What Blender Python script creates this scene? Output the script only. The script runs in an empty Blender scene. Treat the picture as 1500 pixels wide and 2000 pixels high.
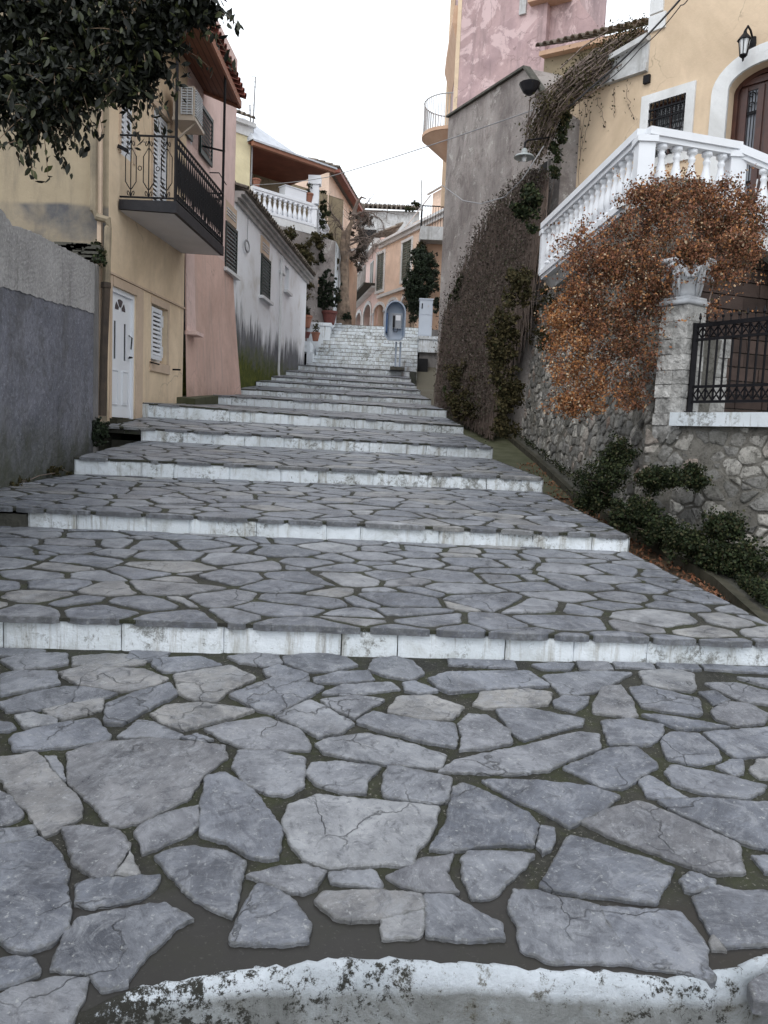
import bpy, math, random
import numpy as np
from mathutils import Vector, Matrix
random.seed(7); rng = np.random.default_rng(7)
sc = bpy.context.scene
R_ = math.radians
# ------------------------------------------------------------------ camera
EYE = Vector((0, 0, 1.6)); F = 1500.0
_p = math.atan(.1); _r = math.atan(.043)
cp, sp, cr, sr = math.cos(_p), math.sin(_p), math.cos(_r), math.sin(_r)
fwd = Vector((0, cp, -sp)); r0 = Vector((1, 0, 0)); u0_ = Vector((0, sp, cp))
CR = cr*r0 + sr*u0_; CU = -sr*r0 + cr*u0_
cam = bpy.data.objects.new('camera', bpy.data.cameras.new('camera'))
sc.collection.objects.link(cam)
cam.matrix_world = Matrix(((CR.x, CU.x, -fwd.x, EYE.x), (CR.y, CU.y, -fwd.y, EYE.y), (CR.z, CU.z, -fwd.z, EYE.z), (0, 0, 0, 1)))
cam.data.sensor_fit = 'HORIZONTAL'; cam.data.sensor_width = 36; cam.data.lens = 36
cam.data.clip_start = .05; cam.data.clip_end = 800
sc.camera = cam
# ------------------------------------------------------------------ sky and sun (overcast)
w = bpy.data.worlds.new("World"); sc.world = w; w.use_nodes = True
nt = w.node_tree; nt.nodes.clear()
sky = nt.nodes.new('ShaderNodeTexSky'); sky.sky_type = 'NISHITA'; sky.sun_disc = False
sky.sun_elevation = R_(38); sky.sun_rotation = R_(200)
hs = nt.nodes.new('ShaderNodeHueSaturation'); hs.inputs['Saturation'].default_value = .25; hs.inputs['Value'].default_value = .10
ov = nt.nodes.new('ShaderNodeMixRGB'); ov.inputs[0].default_value = .88; ov.inputs[2].default_value = (.90, .948, 1.0, 1)
bg = nt.nodes.new('ShaderNodeBackground'); bg.inputs[1].default_value = 1.12
wo = nt.nodes.new('ShaderNodeOutputWorld')
nt.links.new(sky.outputs[0], hs.inputs['Color']); nt.links.new(hs.outputs[0], ov.inputs[1])
nt.links.new(ov.outputs[0], bg.inputs[0]); nt.links.new(bg.outputs[0], wo.inputs[0])
sun = bpy.data.lights.new('sun', 'SUN'); sun.energy = .55; sun.angle = R_(25); sun.color = (1, .97, .93)
so = bpy.data.objects.new('sun', sun); sc.collection.objects.link(so)
so.rotation_euler = (R_(42), 0, R_(-25))
sc.view_settings.view_transform = 'Standard'; sc.view_settings.look = 'None'
sc.view_settings.exposure = .68; sc.view_settings.gamma = 1
# ------------------------------------------------------------------ pixel helpers (give real 3-D positions)
def ray(px, py):
    return fwd + (px-750)/F*CR + (1000-py)/F*CU
def at(px, py, Y):
    d = ray(px, py); return EYE + d*(Y/d.y)
class Fac:
    """vertical plane through two plan points; u along it, z up, o outward (towards the camera side)"""
    def __init__(s, A, B):
        s.A = Vector(A); d = Vector(B)-s.A; s.L = d.length; s.d = d/s.L
        n = Vector((s.d.y, -s.d.x))
        if n.dot(Vector((0, 0))-s.A) < 0: n = -n
        s.n = n
    def pt(s, u, z, o=0):
        q = s.A+s.d*u+s.n*o; return Vector((q.x, q.y, z))
    def hit(s, px, py, o=0):
        r = ray(px, py); a = s.A+s.n*o
        den = r.x*s.d.y-r.y*s.d.x; t = (a.x*s.d.y-a.y*s.d.x)/den
        q = Vector((r.x*t, r.y*t)); return (q-a).dot(s.d), EYE.z+r.z*t
# ------------------------------------------------------------------ mesh builder
class MB:
    def __init__(s): s.v = []; s.f = []; s.r = []; s.rv = 0.5; s.e = {}
    def pts(s, L):
        n = len(s.v); s.v += [tuple(p) for p in L]; return n
    def poly(s, L):
        n = s.pts(L); s.f.append(tuple(range(n, n+len(L)))); s.r.append(s.rv)
    def face(s, idx): s.f.append(tuple(idx)); s.r.append(s.rv)
    def hexa(s, P):
        n = s.pts(P)
        for q in ((0, 3, 2, 1), (4, 5, 6, 7), (0, 1, 5, 4), (1, 2, 6, 5), (2, 3, 7, 6), (3, 0, 4, 7)):
            s.face([n+i for i in q])
    def box(s, x0, x1, y0, y1, z0, z1):
        s.hexa([(x0, y0, z0), (x1, y0, z0), (x1, y1, z0), (x0, y1, z0), (x0, y0, z1), (x1, y0, z1), (x1, y1, z1), (x0, y1, z1)])
    def fbox(s, F_, a, b, z0, z1, o0, o1):
        p = F_.pt
        s.hexa([p(a, z0, o1), p(b, z0, o1), p(b, z0, o0), p(a, z0, o0), p(a, z1, o1), p(b, z1, o1), p(b, z1, o0), p(a, z1, o0)])
    def beam(s, a, b, w, h, up=Vector((0, 0, 1))):
        a = Vector(a); b = Vector(b); d = (b-a).normalized(); x = d.cross(up)
        if x.length < 1e-4: x = Vector((1, 0, 0))
        x.normalize(); y = x.cross(d).normalized(); x *= w/2; y *= h/2
        s.hexa([a-x-y, a+x-y, b+x-y, b-x-y, a-x+y, a+x+y, b+x+y, b-x+y])
    def tube(s, P, rad, n=6, cap=True):
        P = [Vector(p) for p in P]; m = len(P)
        if not hasattr(rad, '__len__'): rad = [rad]*m
        base = len(s.v); pd = None
        for i in range(m):
            d = (P[min(i+1, m-1)]-P[max(i-1, 0)])
            d = d.normalized() if d.length > 1e-9 else Vector((0, 0, 1))
            x = d.cross(Vector((0, 0, 1))) if abs(d.z) < .95 else d.cross(Vector((0, 1, 0)))
            if pd is not None and x.dot(pd) < 0: x = -x
            x.normalize(); pd = x; y = d.cross(x)
            for k in range(n):
                a = 2*math.pi*k/n; q = P[i]+(x*math.cos(a)+y*math.sin(a))*rad[i]; s.v.append(tuple(q))
        for i in range(m-1):
            for k in range(n):
                a = base+i*n+k; b = base+i*n+(k+1) % n
                s.face((a, b, b+n, a+n))
        if cap:
            s.face([base+k for k in range(n)][::-1]); s.face([base+(m-1)*n+k for k in range(n)])
    def lathe(s, c, prof, n=12, sq=False):
        c = Vector(c); base = len(s.v)
        for (r, z) in prof:
            for k in range(n):
                a = 2*math.pi*(k+.5)/n; s.v.append((c.x+r*math.cos(a), c.y+r*math.sin(a), c.z+z))
        for i in range(len(prof)-1):
            for k in range(n):
                a = base+i*n+k; b = base+i*n+(k+1) % n
                s.face((a, b, b+n, a+n))
        s.face([base+k for k in range(n)][::-1]); s.face([base+(len(prof)-1)*n+k for k in range(n)])
    def build(s, name, mat, parent=None, smooth=False, origin=None):
        me = bpy.data.meshes.new(name)
        o = bpy.data.objects.new(name, me); sc.collection.objects.link(o)
        off = Vector((0, 0, 0))
        if parent is not None:
            o.parent = parent; off = wloc(parent)
        org = Vector(origin) if origin is not None else (off if parent is not None else Vector((0, 0, 0)))
        o.location = org-off
        o['_w'] = (org.x, org.y, org.z)
        me.from_pydata([(x-org.x, y-org.y, z-org.z) for (x, y, z) in s.v], [], s.f)
        a = me.attributes.new('rnd', 'FLOAT', 'FACE'); a.data.foreach_set('value', np.array(s.r, dtype=np.float32))
        if s.e:
            ea = np.ones(len(s.v), dtype=np.float32); ea[list(s.e.keys())] = list(s.e.values()); b = me.attributes.new('edge', 'FLOAT', 'POINT'); b.data.foreach_set('value', ea)
        if smooth: me.polygons.foreach_set('use_smooth', [True]*len(s.f))
        me.update(); me.materials.append(mat)
        return o
def wloc(o):
    v = o.get('_w'); return Vector(v) if v is not None else Vector(o.location)
def empty(name, loc):
    o = bpy.data.objects.new(name, None); sc.collection.objects.link(o); o.location = loc
    o.empty_display_size = .1; o['_w'] = tuple(loc); return o
def tag(o, label=None, cat=None, group=None, kind=None):
    if label: o['label'] = label
    if cat: o['category'] = cat
    if group: o['group'] = group
    if kind: o['kind'] = kind
    return o
def thing(name, loc, label, cat, group=None): return tag(empty(name, loc), label, cat, group)
def cpart(src, loc, parent):
    """copy of a part sharing its mesh, its origin moved to world loc"""
    c = src.copy(); sc.collection.objects.link(c); c.parent = parent
    c.location = Vector(loc)-wloc(parent); c['_w'] = tuple(loc); return c
# fast leaf cloud -------------------------------------------------------------
def leaf_mesh(name, mat, parent, C, size, rnd=None, droop=.3, aspect=.5, extra=None, flat=None):
    """C (n,3) centres; each leaf is a folded two-quad blade (6 verts, 2 faces)"""
    n = len(C); C = np.asarray(C, float)
    a = rng.normal(size=(n, 3)); a[:, 2] -= droop; a /= np.linalg.norm(a, axis=1)[:, None]
    b = rng.normal(size=(n, 3))
    if flat is not None: b = b*(1-flat)+np.array([0, 0, 1.])*flat*3
    b = np.cross(a, b); b /= np.linalg.norm(b, axis=1)[:, None]+1e-9
    c = np.cross(a, b)
    L = size*(.6+.8*rng.random(n))[:, None]; W = L*aspect
    V = np.empty((n, 6, 3))
    V[:, 0] = C-a*L*.5; V[:, 3] = C+a*L*.5
    V[:, 1] = C-a*L*.12+b*W*.5+c*W*.18; V[:, 2] = C+a*L*.2+b*W*.42+c*W*.15
    V[:, 5] = C-a*L*.12-b*W*.5+c*W*.18; V[:, 4] = C+a*L*.2-b*W*.42+c*W*.15
    V = V.reshape(-1, 3)
    i = np.arange(n)[:, None]*6
    Fq = np.concatenate([i+np.array([[0, 1, 2, 3]]), i+np.array([[0, 3, 4, 5]])], 1).reshape(-1, 4)
    if rnd is None: rnd = rng.random(n)
    rr = np.repeat(rnd, 2)
    if extra is not None:
        ev = np.array(extra.v, float).reshape(-1, 3); nb = len(V)
    off = wloc(parent) if parent is not None else Vector((0, 0, 0))
    me = bpy.data.meshes.new(name)
    V2 = V-np.array(off)
    me.vertices.add(len(V2)); me.vertices.foreach_set('co', V2.ravel())
    me.loops.add(Fq.size); me.loops.foreach_set('vertex_index', Fq.ravel().astype(np.int32))
    me.polygons.add(len(Fq)); me.polygons.foreach_set('loop_start', np.arange(0, Fq.size, 4, dtype=np.int32))
    try: me.polygons.foreach_set('loop_total', np.full(len(Fq), 4, dtype=np.int32))
    except Exception: pass
    me.update(calc_edges=True)
    at_ = me.attributes.new('rnd', 'FLOAT', 'FACE'); at_.data.foreach_set('value', rr.astype(np.float32))
    me.materials.append(mat); me.validate()
    o = bpy.data.objects.new(name, me); sc.collection.objects.link(o)
    if parent is not None: o.parent = parent
    o['_w'] = tuple(off)
    return o
# ------------------------------------------------------------------ materials
class N:
    def __init__(s, name, rough=.8, spec=.3):
        s.m = bpy.data.materials.new(name); s.m.use_nodes = True; s.t = s.m.node_tree
        s.b = s.t.nodes['Principled BSDF']; s.b.inputs['Roughness'].default_value = rough
        s.b.inputs['Specular IOR Level'].default_value = spec
        tc = s.t.nodes.new('ShaderNodeTexCoord'); s.co = tc.outputs['Object']
    def nd(s, t): return s.t.nodes.new(t)
    def link(s, a, b): s.t.links.new(a, b)
    def mp(s, sx, sy, sz, co=None):
        n = s.nd('ShaderNodeMapping'); n.inputs['Scale'].default_value = (sx, sy, sz); s.link(co or s.co, n.inputs[0]); return n.outputs[0]
    def noise(s, scale, det=5, rough=.55, co=None, dist=0):
        n = s.nd('ShaderNodeTexNoise'); n.inputs['Scale'].default_value = scale; n.inputs['Detail'].default_value = det
        n.inputs['Roughness'].default_value = rough; n.inputs['Distortion'].default_value = dist
        s.link(co or s.co, n.inputs['Vector']); return n.outputs['Fac']
    def vor(s, scale, feat='F1', co=None, out='Distance', rnd=1):
        n = s.nd('ShaderNodeTexVoronoi'); n.feature = feat; n.inputs['Scale'].default_value = scale
        n.inputs['Randomness'].default_value = rnd
        s.link(co or s.co, n.inputs['Vector']); return n.outputs[out]
    def ramp(s, x, a, b, ca=(0, 0, 0), cb=(1, 1, 1), mid=None):
        n = s.nd('ShaderNodeValToRGB'); e = n.color_ramp.elements
        e[0].position = a; e[1].position = b; e[0].color = (*ca, 1); e[1].color = (*cb, 1)
        if mid:
            for (p, c) in mid: k = e.new(p); k.color = (*c, 1)
        s.link(x, n.inputs[0]); return n.outputs[0]
    def mix(s, f, a, b, mode='MIX'):
        n = s.nd('ShaderNodeMixRGB'); n.blend_type = mode
        for i, q in ((0, f), (1, a), (2, b)):
            if isinstance(q, (int, float)): n.inputs[i].default_value = q if i == 0 else (q, q, q, 1)
            elif isinstance(q, tuple): n.inputs[i].default_value = (*q, 1)
            else: s.link(q, n.inputs[i])
        return n.outputs[0]
    def math(s, op, a, b=0, clamp=False):
        n = s.nd('ShaderNodeMath'); n.operation = op; n.use_clamp = clamp
        for i, q in ((0, a), (1, b)):
            if isinstance(q, (int, float)): n.inputs[i].default_value = q
            else: s.link(q, n.inputs[i])
        return n.outputs[0]
    def attr(s, name='rnd'):
        n = s.nd('ShaderNodeAttribute'); n.attribute_name = name; return n.outputs['Fac']
    def z(s):
        n = s.nd('ShaderNodeSeparateXYZ'); s.link(s.co, n.inputs[0]); return n.outputs[2]
    def world_xyz(s):
        g = s.nd('ShaderNodeNewGeometry'); n = s.nd('ShaderNodeSeparateXYZ'); s.link(g.outputs['Position'], n.inputs[0]); return n.outputs
    def color(s, c):
        if isinstance(c, tuple): s.b.inputs['Base Color'].default_value = (*c, 1)
        else: s.link(c, s.b.inputs['Base Color'])
        return s
    def bump(s, h, st=.4, dist=.02):
        n = s.nd('ShaderNodeBump'); n.inputs['Strength'].default_value = st; n.inputs['Distance'].default_value = dist
        s.link(h, n.inputs['Height']); s.link(n.outputs[0], s.b.inputs['Normal']); return s
    def rough(s, x, a, b):
        r = s.ramp(x, .3, .7, (a,)*3, (b,)*3); s.link(r, s.b.inputs['Roughness']); return s
def simple(name, c1, c2=None, scale=3, rough=.7, bump=.15, bs=40, metal=0, var=0, spec=.3, dist=.01):
    n = N(name, rough, spec); c2 = c2 or tuple(x*.8 for x in c1)
    col = n.ramp(n.noise(scale), .3, .7, c1, c2)
    if var: col = n.mix(1, col, n.ramp(n.attr(), 0, 1, (1-var,)*3, (1+var,)*3), 'MULTIPLY')
    n.color(col); n.b.inputs['Metallic'].default_value = metal
    if bump: n.bump(n.noise(bs, 4), bump, dist)
    return n.m
def plaster(name, c1, c2, stain=(.2, .18, .15), amt=.5, sc_=1.2, streak=True, bs=25, bump=.25, patches=None, rough=.9, base=None):
    n = N(name, rough, .2)
    col = n.ramp(n.noise(sc_, 8, .68), .32, .68, c1, c2)
    col = n.mix(1, col, n.ramp(n.noise(sc_*.45, 6, .7, dist=.5), .35, .65, (.80, .79, .77), (1.08, 1.08, 1.08)), 'MULTIPLY')
    col = n.mix(n.ramp(n.noise(sc_*9, 6, .7), .5, .8, (0,)*3, (.35,)*3), col, tuple(x*.75 for x in c2))
    if streak:
        st = n.noise(2.2, 6, .65, n.mp(2.2, 2.2, .28)); col = n.mix(n.ramp(st, .52, .78, (0,)*3, (amt,)*3), col, stain)
    if patches:
        col = n.mix(n.ramp(n.noise(sc_*1.7, 8, .7, dist=.6), .54, .58, (0,)*3, (.8,)*3), col, patches)
    vm = n.nd('ShaderNodeVectorMath'); vm.operation = 'ADD'; nz = n.nd('ShaderNodeTexNoise'); nz.inputs['Scale'].default_value = 2.5; nz.inputs['Detail'].default_value = 8; n.link(n.co, nz.inputs['Vector'])
    vs = n.nd('ShaderNodeVectorMath'); vs.operation = 'SCALE'; vs.inputs['Scale'].default_value = .6; n.link(nz.outputs['Color'], vs.inputs[0]); n.link(n.co, vm.inputs[0]); n.link(vs.outputs[0], vm.inputs[1])
    ck = n.vor(.8, 'DISTANCE_TO_EDGE', vm.outputs[0]); cm = n.math('MULTIPLY', n.ramp(ck, 0, .010, (1,)*3, (0,)*3), n.ramp(n.noise(.7, 3), .5, .6, (0,)*3, (.6,)*3)); col = n.mix(cm, col, tuple(x*.4 for x in c2))
    if base is not None:
        xx, yy, zz = n.world_xyz(); bk_ = n.math('MULTIPLY', n.math('SUBTRACT', n.math('ADD', base, n.math('MULTIPLY', n.math('SUBTRACT', n.noise(2.6, 8, .75), .5), 1.6)), zz), 1.6, True); col = n.mix(n.math('MULTIPLY', bk_, .6), col, tuple(x*.42 for x in c2))
    n.color(col)
    h = n.mix(.4, n.noise(bs, 6, .7), n.noise(bs*.15, 4))
    n.bump(h, bump, .03); return n.m
MT = {}
# slate paving
n = N('slate_paving', .5, .55)
rn = n.attr(); vr = n.nd('ShaderNodeVectorRotate'); vr.rotation_type = 'Z_AXIS'; n.link(n.co, vr.inputs['Vector']); n.link(n.math('MULTIPLY', rn, 12.0), vr.inputs['Angle']); vro = vr.outputs[0]
base = n.ramp(rn, 0, 1, (.088, .097, .120), (.235, .245, .268), [(.2, (.155, .166, .195)), (.4, (.108, .116, .138)), (.6, (.195, .205, .230)), (.8, (.135, .138, .155)), (.92, (.215, .21, .205))])
n1 = n.noise(4.2, 9, .72, dist=.4); base = n.mix(1, base, n.ramp(n1, .34, .66, (.46, .468, .50), (1.62, 1.61, 1.58)), 'MULTIPLY')
n2 = n.noise(30, 9, .85, n.mp(1, .28, 1, vro), dist=.5); base = n.mix(n.ramp(n2, .50, .66, (0,)*3, (.42,)*3), base, (.33, .345, .375))
n3 = n.noise(19, 9, .85, n.mp(1, .2, 1, vro), dist=.7); base = n.mix(n.ramp(n3, .55, .66, (0,)*3, (.5,)*3), base, (.05, .055, .068))
n4 = n.noise(7.5, 9, .82, dist=.9); base = n.mix(n.ramp(n4, .50, .60, (0,)*3, (.55,)*3), base, (.29, .30, .325))
n5 = n.noise(5.2, 9, .8, dist=.7); base = n.mix(n.ramp(n5, .54, .64, (0,)*3, (.6,)*3), base, (.07, .074, .09))
n2b = n.noise(13, 9, .8, dist=1.0); base = n.mix(n.ramp(n2b, .53, .64, (0,)*3, (.75,)*3), base, (.052, .056, .07))
wp = n.nd('ShaderNodeVectorMath'); wp.operation = 'ADD'; wn_n = n.nd('ShaderNodeTexNoise'); wn_n.inputs['Scale'].default_value = 6; wn_n.inputs['Detail'].default_value = 6; n.link(n.co, wn_n.inputs['Vector'])
sc_n = n.nd('ShaderNodeVectorMath'); sc_n.operation = 'SCALE'; sc_n.inputs['Scale'].default_value = .22; n.link(wn_n.outputs['Color'], sc_n.inputs[0]); n.link(n.co, wp.inputs[0]); n.link(sc_n.outputs[0], wp.inputs[1])
ck = n.vor(2.6, 'DISTANCE_TO_EDGE', wp.outputs[0]); ckm = n.math('MULTIPLY', n.ramp(ck, .0, .012, (1,)*3, (0,)*3), n.ramp(n.noise(1.7, 3), .5, .58, (0,)*3, (1,)*3)); base = n.mix(n.math('MULTIPLY', ckm, .8), base, (.03, .032, .036))
lich = n.ramp(n.noise(48, 4, .7), .60, .68, (0,)*3, (.6,)*3); base = n.mix(lich, base, (.42, .43, .43))
br = n.noise(1.8, 6, .65, dist=.4); base = n.mix(n.ramp(br, .58, .74, (0,)*3, (.22,)*3), base, (.17, .15, .13))
ed = n.math('SUBTRACT', n.math('SUBTRACT', 1.0, n.attr('edge')), n.math('MULTIPLY', n.math('SUBTRACT', n.noise(22, 7, .8), .47), 3.2)); edm = n.math('MULTIPLY', n.math('SUBTRACT', ed, .55), 2.2, True)
base = n.mix(n.math('MULTIPLY', edm, .5), base, (.07, .07, .062))
n.color(base); n.rough(n1, .24, .52)
hh = n.mix(.5, n.noise(9, 10, .8, n.mp(1, .35, 1, vro), dist=.6), n.mix(.5, n2, n3))
hh = n.mix(n.math('MULTIPLY', ckm, .6), hh, 0.0)
n.bump(hh, .95, .022); MT['slate'] = n.m
# mortar
n = N('mortar', .75, .25)
c = n.ramp(n.noise(5, 9, .75), .3, .7, (.014, .014, .012), (.045, .044, .036))
c = n.mix(n.ramp(n.noise(45, 6, .85), .52, .68, (0,)*3, (.45,)*3), c, (.10, .098, .085))
c = n.mix(n.ramp(n.noise(4, 7, .75), .46, .60, (0,)*3, (.6,)*3), c, (.036, .042, .016))
c = n.mix(n.ramp(n.noise(70, 3, .7), .62, .68, (0,)*3, (.7,)*3), c, (.26, .25, .22))
x, y, z = n.world_xyz()
wet = n.math('MULTIPLY', n.math('SUBTRACT', n.math('ADD', 2.42, n.math('MULTIPLY', n.noise(2.2, 4), .35)), y), 6, True)
c = n.mix(n.math('MULTIPLY', wet, .85), c, (.024, .022, .021))
n.color(c); rr_ = n.mix(wet, n.ramp(n.noise(1.3, 3), .3, .7, (.45,)*3, (.85,)*3), (.42, .42, .42)); n.link(rr_, n.b.inputs['Roughness'])
n.bump(n.mix(wet, n.mix(.5, n.noise(40, 8, .85), n.noise(9, 5)), .5), .8, .02); MT['mortar'] = n.m
# whitewash
def whitewash(name, grime=.5, dirt=(.11, .105, .085)):
    n = N(name, .75, .3)
    c = n.ramp(n.noise(1.2, 6, .6), .3, .7, (.80, .845, .89), (.64, .69, .73))
    blot = n.noise(3.2, 9, .75, dist=.6)
    c = n.mix(n.ramp(blot, .60-.16*grime, .76-.06*grime, (0,)*3, (.7,)*3), c, (.36, .37, .34))
    st = n.noise(9, 8, .75, n.mp(1, 1, .10), dist=.2); c = n.mix(n.ramp(st, .60-.10*grime, .74-.08*grime, (0,)*3, (.75,)*3), c, (.26, .235, .18))
    st2 = n.noise(23, 6, .7, n.mp(1, 1, .06)); c = n.mix(n.math('MULTIPLY', n.ramp(st2, .58, .66, (0,)*3, (1,)*3), n.ramp(n.noise(1.1, 3), .45, .6, (0,)*3, (.55,)*3)), c, (.15, .12, .08))
    pat = n.noise(1.3, 5, .6); sp_ = n.noise(12, 10, .85, dist=.4)
    k = n.math('ADD', sp_, n.math('MULTIPLY', pat, .6)); c = n.mix(n.ramp(k, .90-.07*grime, 1.0-.08*grime, (0,)*3, (.8,)*3), c, dirt)
    n.color(c); n.bump(n.mix(.4, n.noise(16, 7, .7), n.noise(80, 4, .7)), .7, .018); return n.m
MT['white_step'] = whitewash('whitewashed_riser', .68)
MT['white_step_dirty'] = whitewash('worn_whitewash', .95)
MT['white_step_far'] = whitewash('old_whitewash', 1.1, (.13, .13, .11))
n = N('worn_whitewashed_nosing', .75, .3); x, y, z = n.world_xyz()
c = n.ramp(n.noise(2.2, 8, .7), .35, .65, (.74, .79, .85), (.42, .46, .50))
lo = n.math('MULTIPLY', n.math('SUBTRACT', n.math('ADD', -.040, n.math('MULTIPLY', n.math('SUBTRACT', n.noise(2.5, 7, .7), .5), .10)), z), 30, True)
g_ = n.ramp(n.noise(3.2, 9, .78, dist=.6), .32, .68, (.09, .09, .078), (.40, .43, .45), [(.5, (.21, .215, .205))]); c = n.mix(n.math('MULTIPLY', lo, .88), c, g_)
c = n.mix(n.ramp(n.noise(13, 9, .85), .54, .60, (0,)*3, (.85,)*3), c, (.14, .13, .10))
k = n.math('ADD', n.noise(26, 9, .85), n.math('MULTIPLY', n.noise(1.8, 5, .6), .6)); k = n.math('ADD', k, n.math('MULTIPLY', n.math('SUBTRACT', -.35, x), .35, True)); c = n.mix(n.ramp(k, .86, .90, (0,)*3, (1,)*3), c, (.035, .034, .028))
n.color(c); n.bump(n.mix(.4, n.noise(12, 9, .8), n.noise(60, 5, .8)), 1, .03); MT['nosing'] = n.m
MT['white_wall_old'] = whitewash('whitewashed_wall', .35)
MT['eave_stone'] = simple('pale_eave_moulding', (.52, .50, .48), (.34, .33, .32), 3, .9, .3)
MT['dark_stone'] = simple('dark_damp_stone', (.05, .05, .042), (.10, .095, .08), 5, .85, .6, 20, dist=.03)
MT['litter'] = simple('leaf_litter_soil', (.05, .04, .028), (.11, .07, .04), 8, .95, .8, 30, dist=.03)
MT['moss_concrete'] = simple('mossy_concrete', (.05, .056, .026), (.095, .095, .06), 4, .85, .5, 30)
MT['kerb'] = simple('mossy_kerb', (.028, .028, .018), (.075, .068, .05), 7, .9, .6, 25)
MT['soil'] = simple('hill_soil', (.09, .08, .06), (.13, .12, .09), .4, .95, .4, 3)
# rubble stones and rubble mortar
n = N('rubble_stone', .85, .25)
rn = n.attr()
c = n.ramp(rn, 0, 1, (.22, .215, .205), (.74, .715, .66), [(.3, (.40, .39, .37)), (.5, (.28, .275, .26)), (.7, (.58, .555, .51)), (.85, (.68, .655, .61)), (.93, (.40, .30, .25))])
c = n.mix(1, c, n.ramp(n.noise(9, 8, .7), .3, .75, (.55,)*3, (1.25,)*3), 'MULTIPLY')
c = n.mix(n.ramp(n.noise(12, 9, .85), .50, .62, (0,)*3, (.8,)*3), c, (.06, .058, .05))
c = n.mix(n.ramp(n.noise(1.3, 8, .75), .50, .64, (0,)*3, (.7,)*3), c, (.09, .088, .07))
n.color(c); n.bump(n.mix(.6, n.noise(12, 9, .8), n.noise(50, 5, .7)), 1, .05); MT['rubble'] = n.m
n = N('rubble_mortar', .95, .1)
c = n.ramp(n.noise(4, 9, .75), .3, .7, (.42, .40, .36), (.20, .19, .17))
c = n.mix(n.ramp(n.noise(14, 8, .85), .50, .62, (0,)*3, (.7,)*3), c, (.07, .067, .055))
n.color(c); n.bump(n.noise(16, 9, .85), 1, .07); MT['rubble_mortar'] = n.m
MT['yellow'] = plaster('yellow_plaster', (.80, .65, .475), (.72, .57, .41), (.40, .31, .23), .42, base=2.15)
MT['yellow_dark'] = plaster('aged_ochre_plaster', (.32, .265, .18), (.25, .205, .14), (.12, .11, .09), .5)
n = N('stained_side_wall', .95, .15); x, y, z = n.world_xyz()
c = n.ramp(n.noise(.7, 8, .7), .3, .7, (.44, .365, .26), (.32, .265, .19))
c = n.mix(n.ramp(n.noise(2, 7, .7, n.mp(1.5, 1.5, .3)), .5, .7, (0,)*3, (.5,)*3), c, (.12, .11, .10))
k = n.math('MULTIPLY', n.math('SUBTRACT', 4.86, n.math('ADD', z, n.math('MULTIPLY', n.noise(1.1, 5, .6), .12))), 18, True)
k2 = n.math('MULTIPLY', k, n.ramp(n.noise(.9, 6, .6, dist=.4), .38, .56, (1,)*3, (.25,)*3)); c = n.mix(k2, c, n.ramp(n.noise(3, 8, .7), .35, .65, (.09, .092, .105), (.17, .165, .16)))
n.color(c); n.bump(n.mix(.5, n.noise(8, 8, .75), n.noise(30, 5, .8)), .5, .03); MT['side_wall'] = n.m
MT['yellow_trim'] = plaster('buff_plaster_trim', (.64, .50, .385), (.56, .44, .34), (.36, .29, .23), .3)
MT['pink'] = plaster('salmon_plaster', (.74, .53, .46), (.64, .44, .375), (.40, .31, .28), .7, base=2.6)
MT['pink_pale'] = plaster('pale_pink_plaster', (.78, .60, .56), (.72, .54, .50), (.5, .4, .37), .35)
MT['cement'] = plaster('cement_render', (.26, .25, .24), (.19, .18, .18), (.10, .095, .09), .5, 2.0)
MT['villa'] = plaster('apricot_plaster', (.74, .59, .43), (.68, .53, .385), (.48, .36, .25), .25, .8)
MT['villa_white'] = plaster('white_moulding', (.78, .79, .80), (.70, .71, .72), (.4, .4, .38), .25)
MT['villa_white_old'] = plaster('peeling_white_cornice', (.62, .63, .64), (.42, .42, .42), (.14, .13, .11), .8, 3)
MT['balus'] = simple('painted_white_balustrade', (.80, .82, .86), (.73, .75, .79), 3, .5, .1, 40, spec=.4)
MT['peach'] = plaster('peach_plaster', (.86, .67, .55), (.80, .61, .49), (.6, .46, .38), .2)
MT['cream'] = plaster('cream_plaster', (.78, .70, .47), (.72, .64, .42), (.55, .48, .33), .2)
MT['rose'] = plaster('weathered_rose_plaster', (.58, .42, .42), (.36, .26, .27), (.22, .17, .175), .9, .8, patches=(.64, .49, .49))
n = N('brown_cement_gable', .95, .15)
c = n.ramp(n.noise(.55, 8, .65, dist=.4), .3, .7, (.15, .135, .13), (.37, .34, .325))
c = n.mix(n.ramp(n.noise(1.6, 9, .78, dist=.6), .50, .62, (0,)*3, (.75,)*3), c, (.14, .12, .115))
c = n.mix(n.ramp(n.noise(2.3, 9, .8), .53, .60, (0,)*3, (.55,)*3), c, (.30, .265, .25))
c = n.mix(n.ramp(n.noise(2.1, 9, .85, dist=.5), .57, .60, (0,)*3, (.75,)*3), c, (.46, .445, .42))
c = n.mix(n.ramp(n.noise(5.5, 9, .85, dist=.3), .60, .64, (0,)*3, (.8,)*3), c, (.06, .055, .055))
c = n.mix(n.ramp(n.noise(2.4, 6, .7, n.mp(1.2, 1.2, .35)), .5, .66, (0,)*3, (.4,)*3), c, (.11, .09, .088))
c = n.mix(1, c, (1.18, 1.17, 1.16), 'MULTIPLY')
n.color(c); n.bump(n.mix(.5, n.noise(3, 8, .7), n.noise(22, 6, .8)), .7, .06); MT['gable'] = n.m
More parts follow.
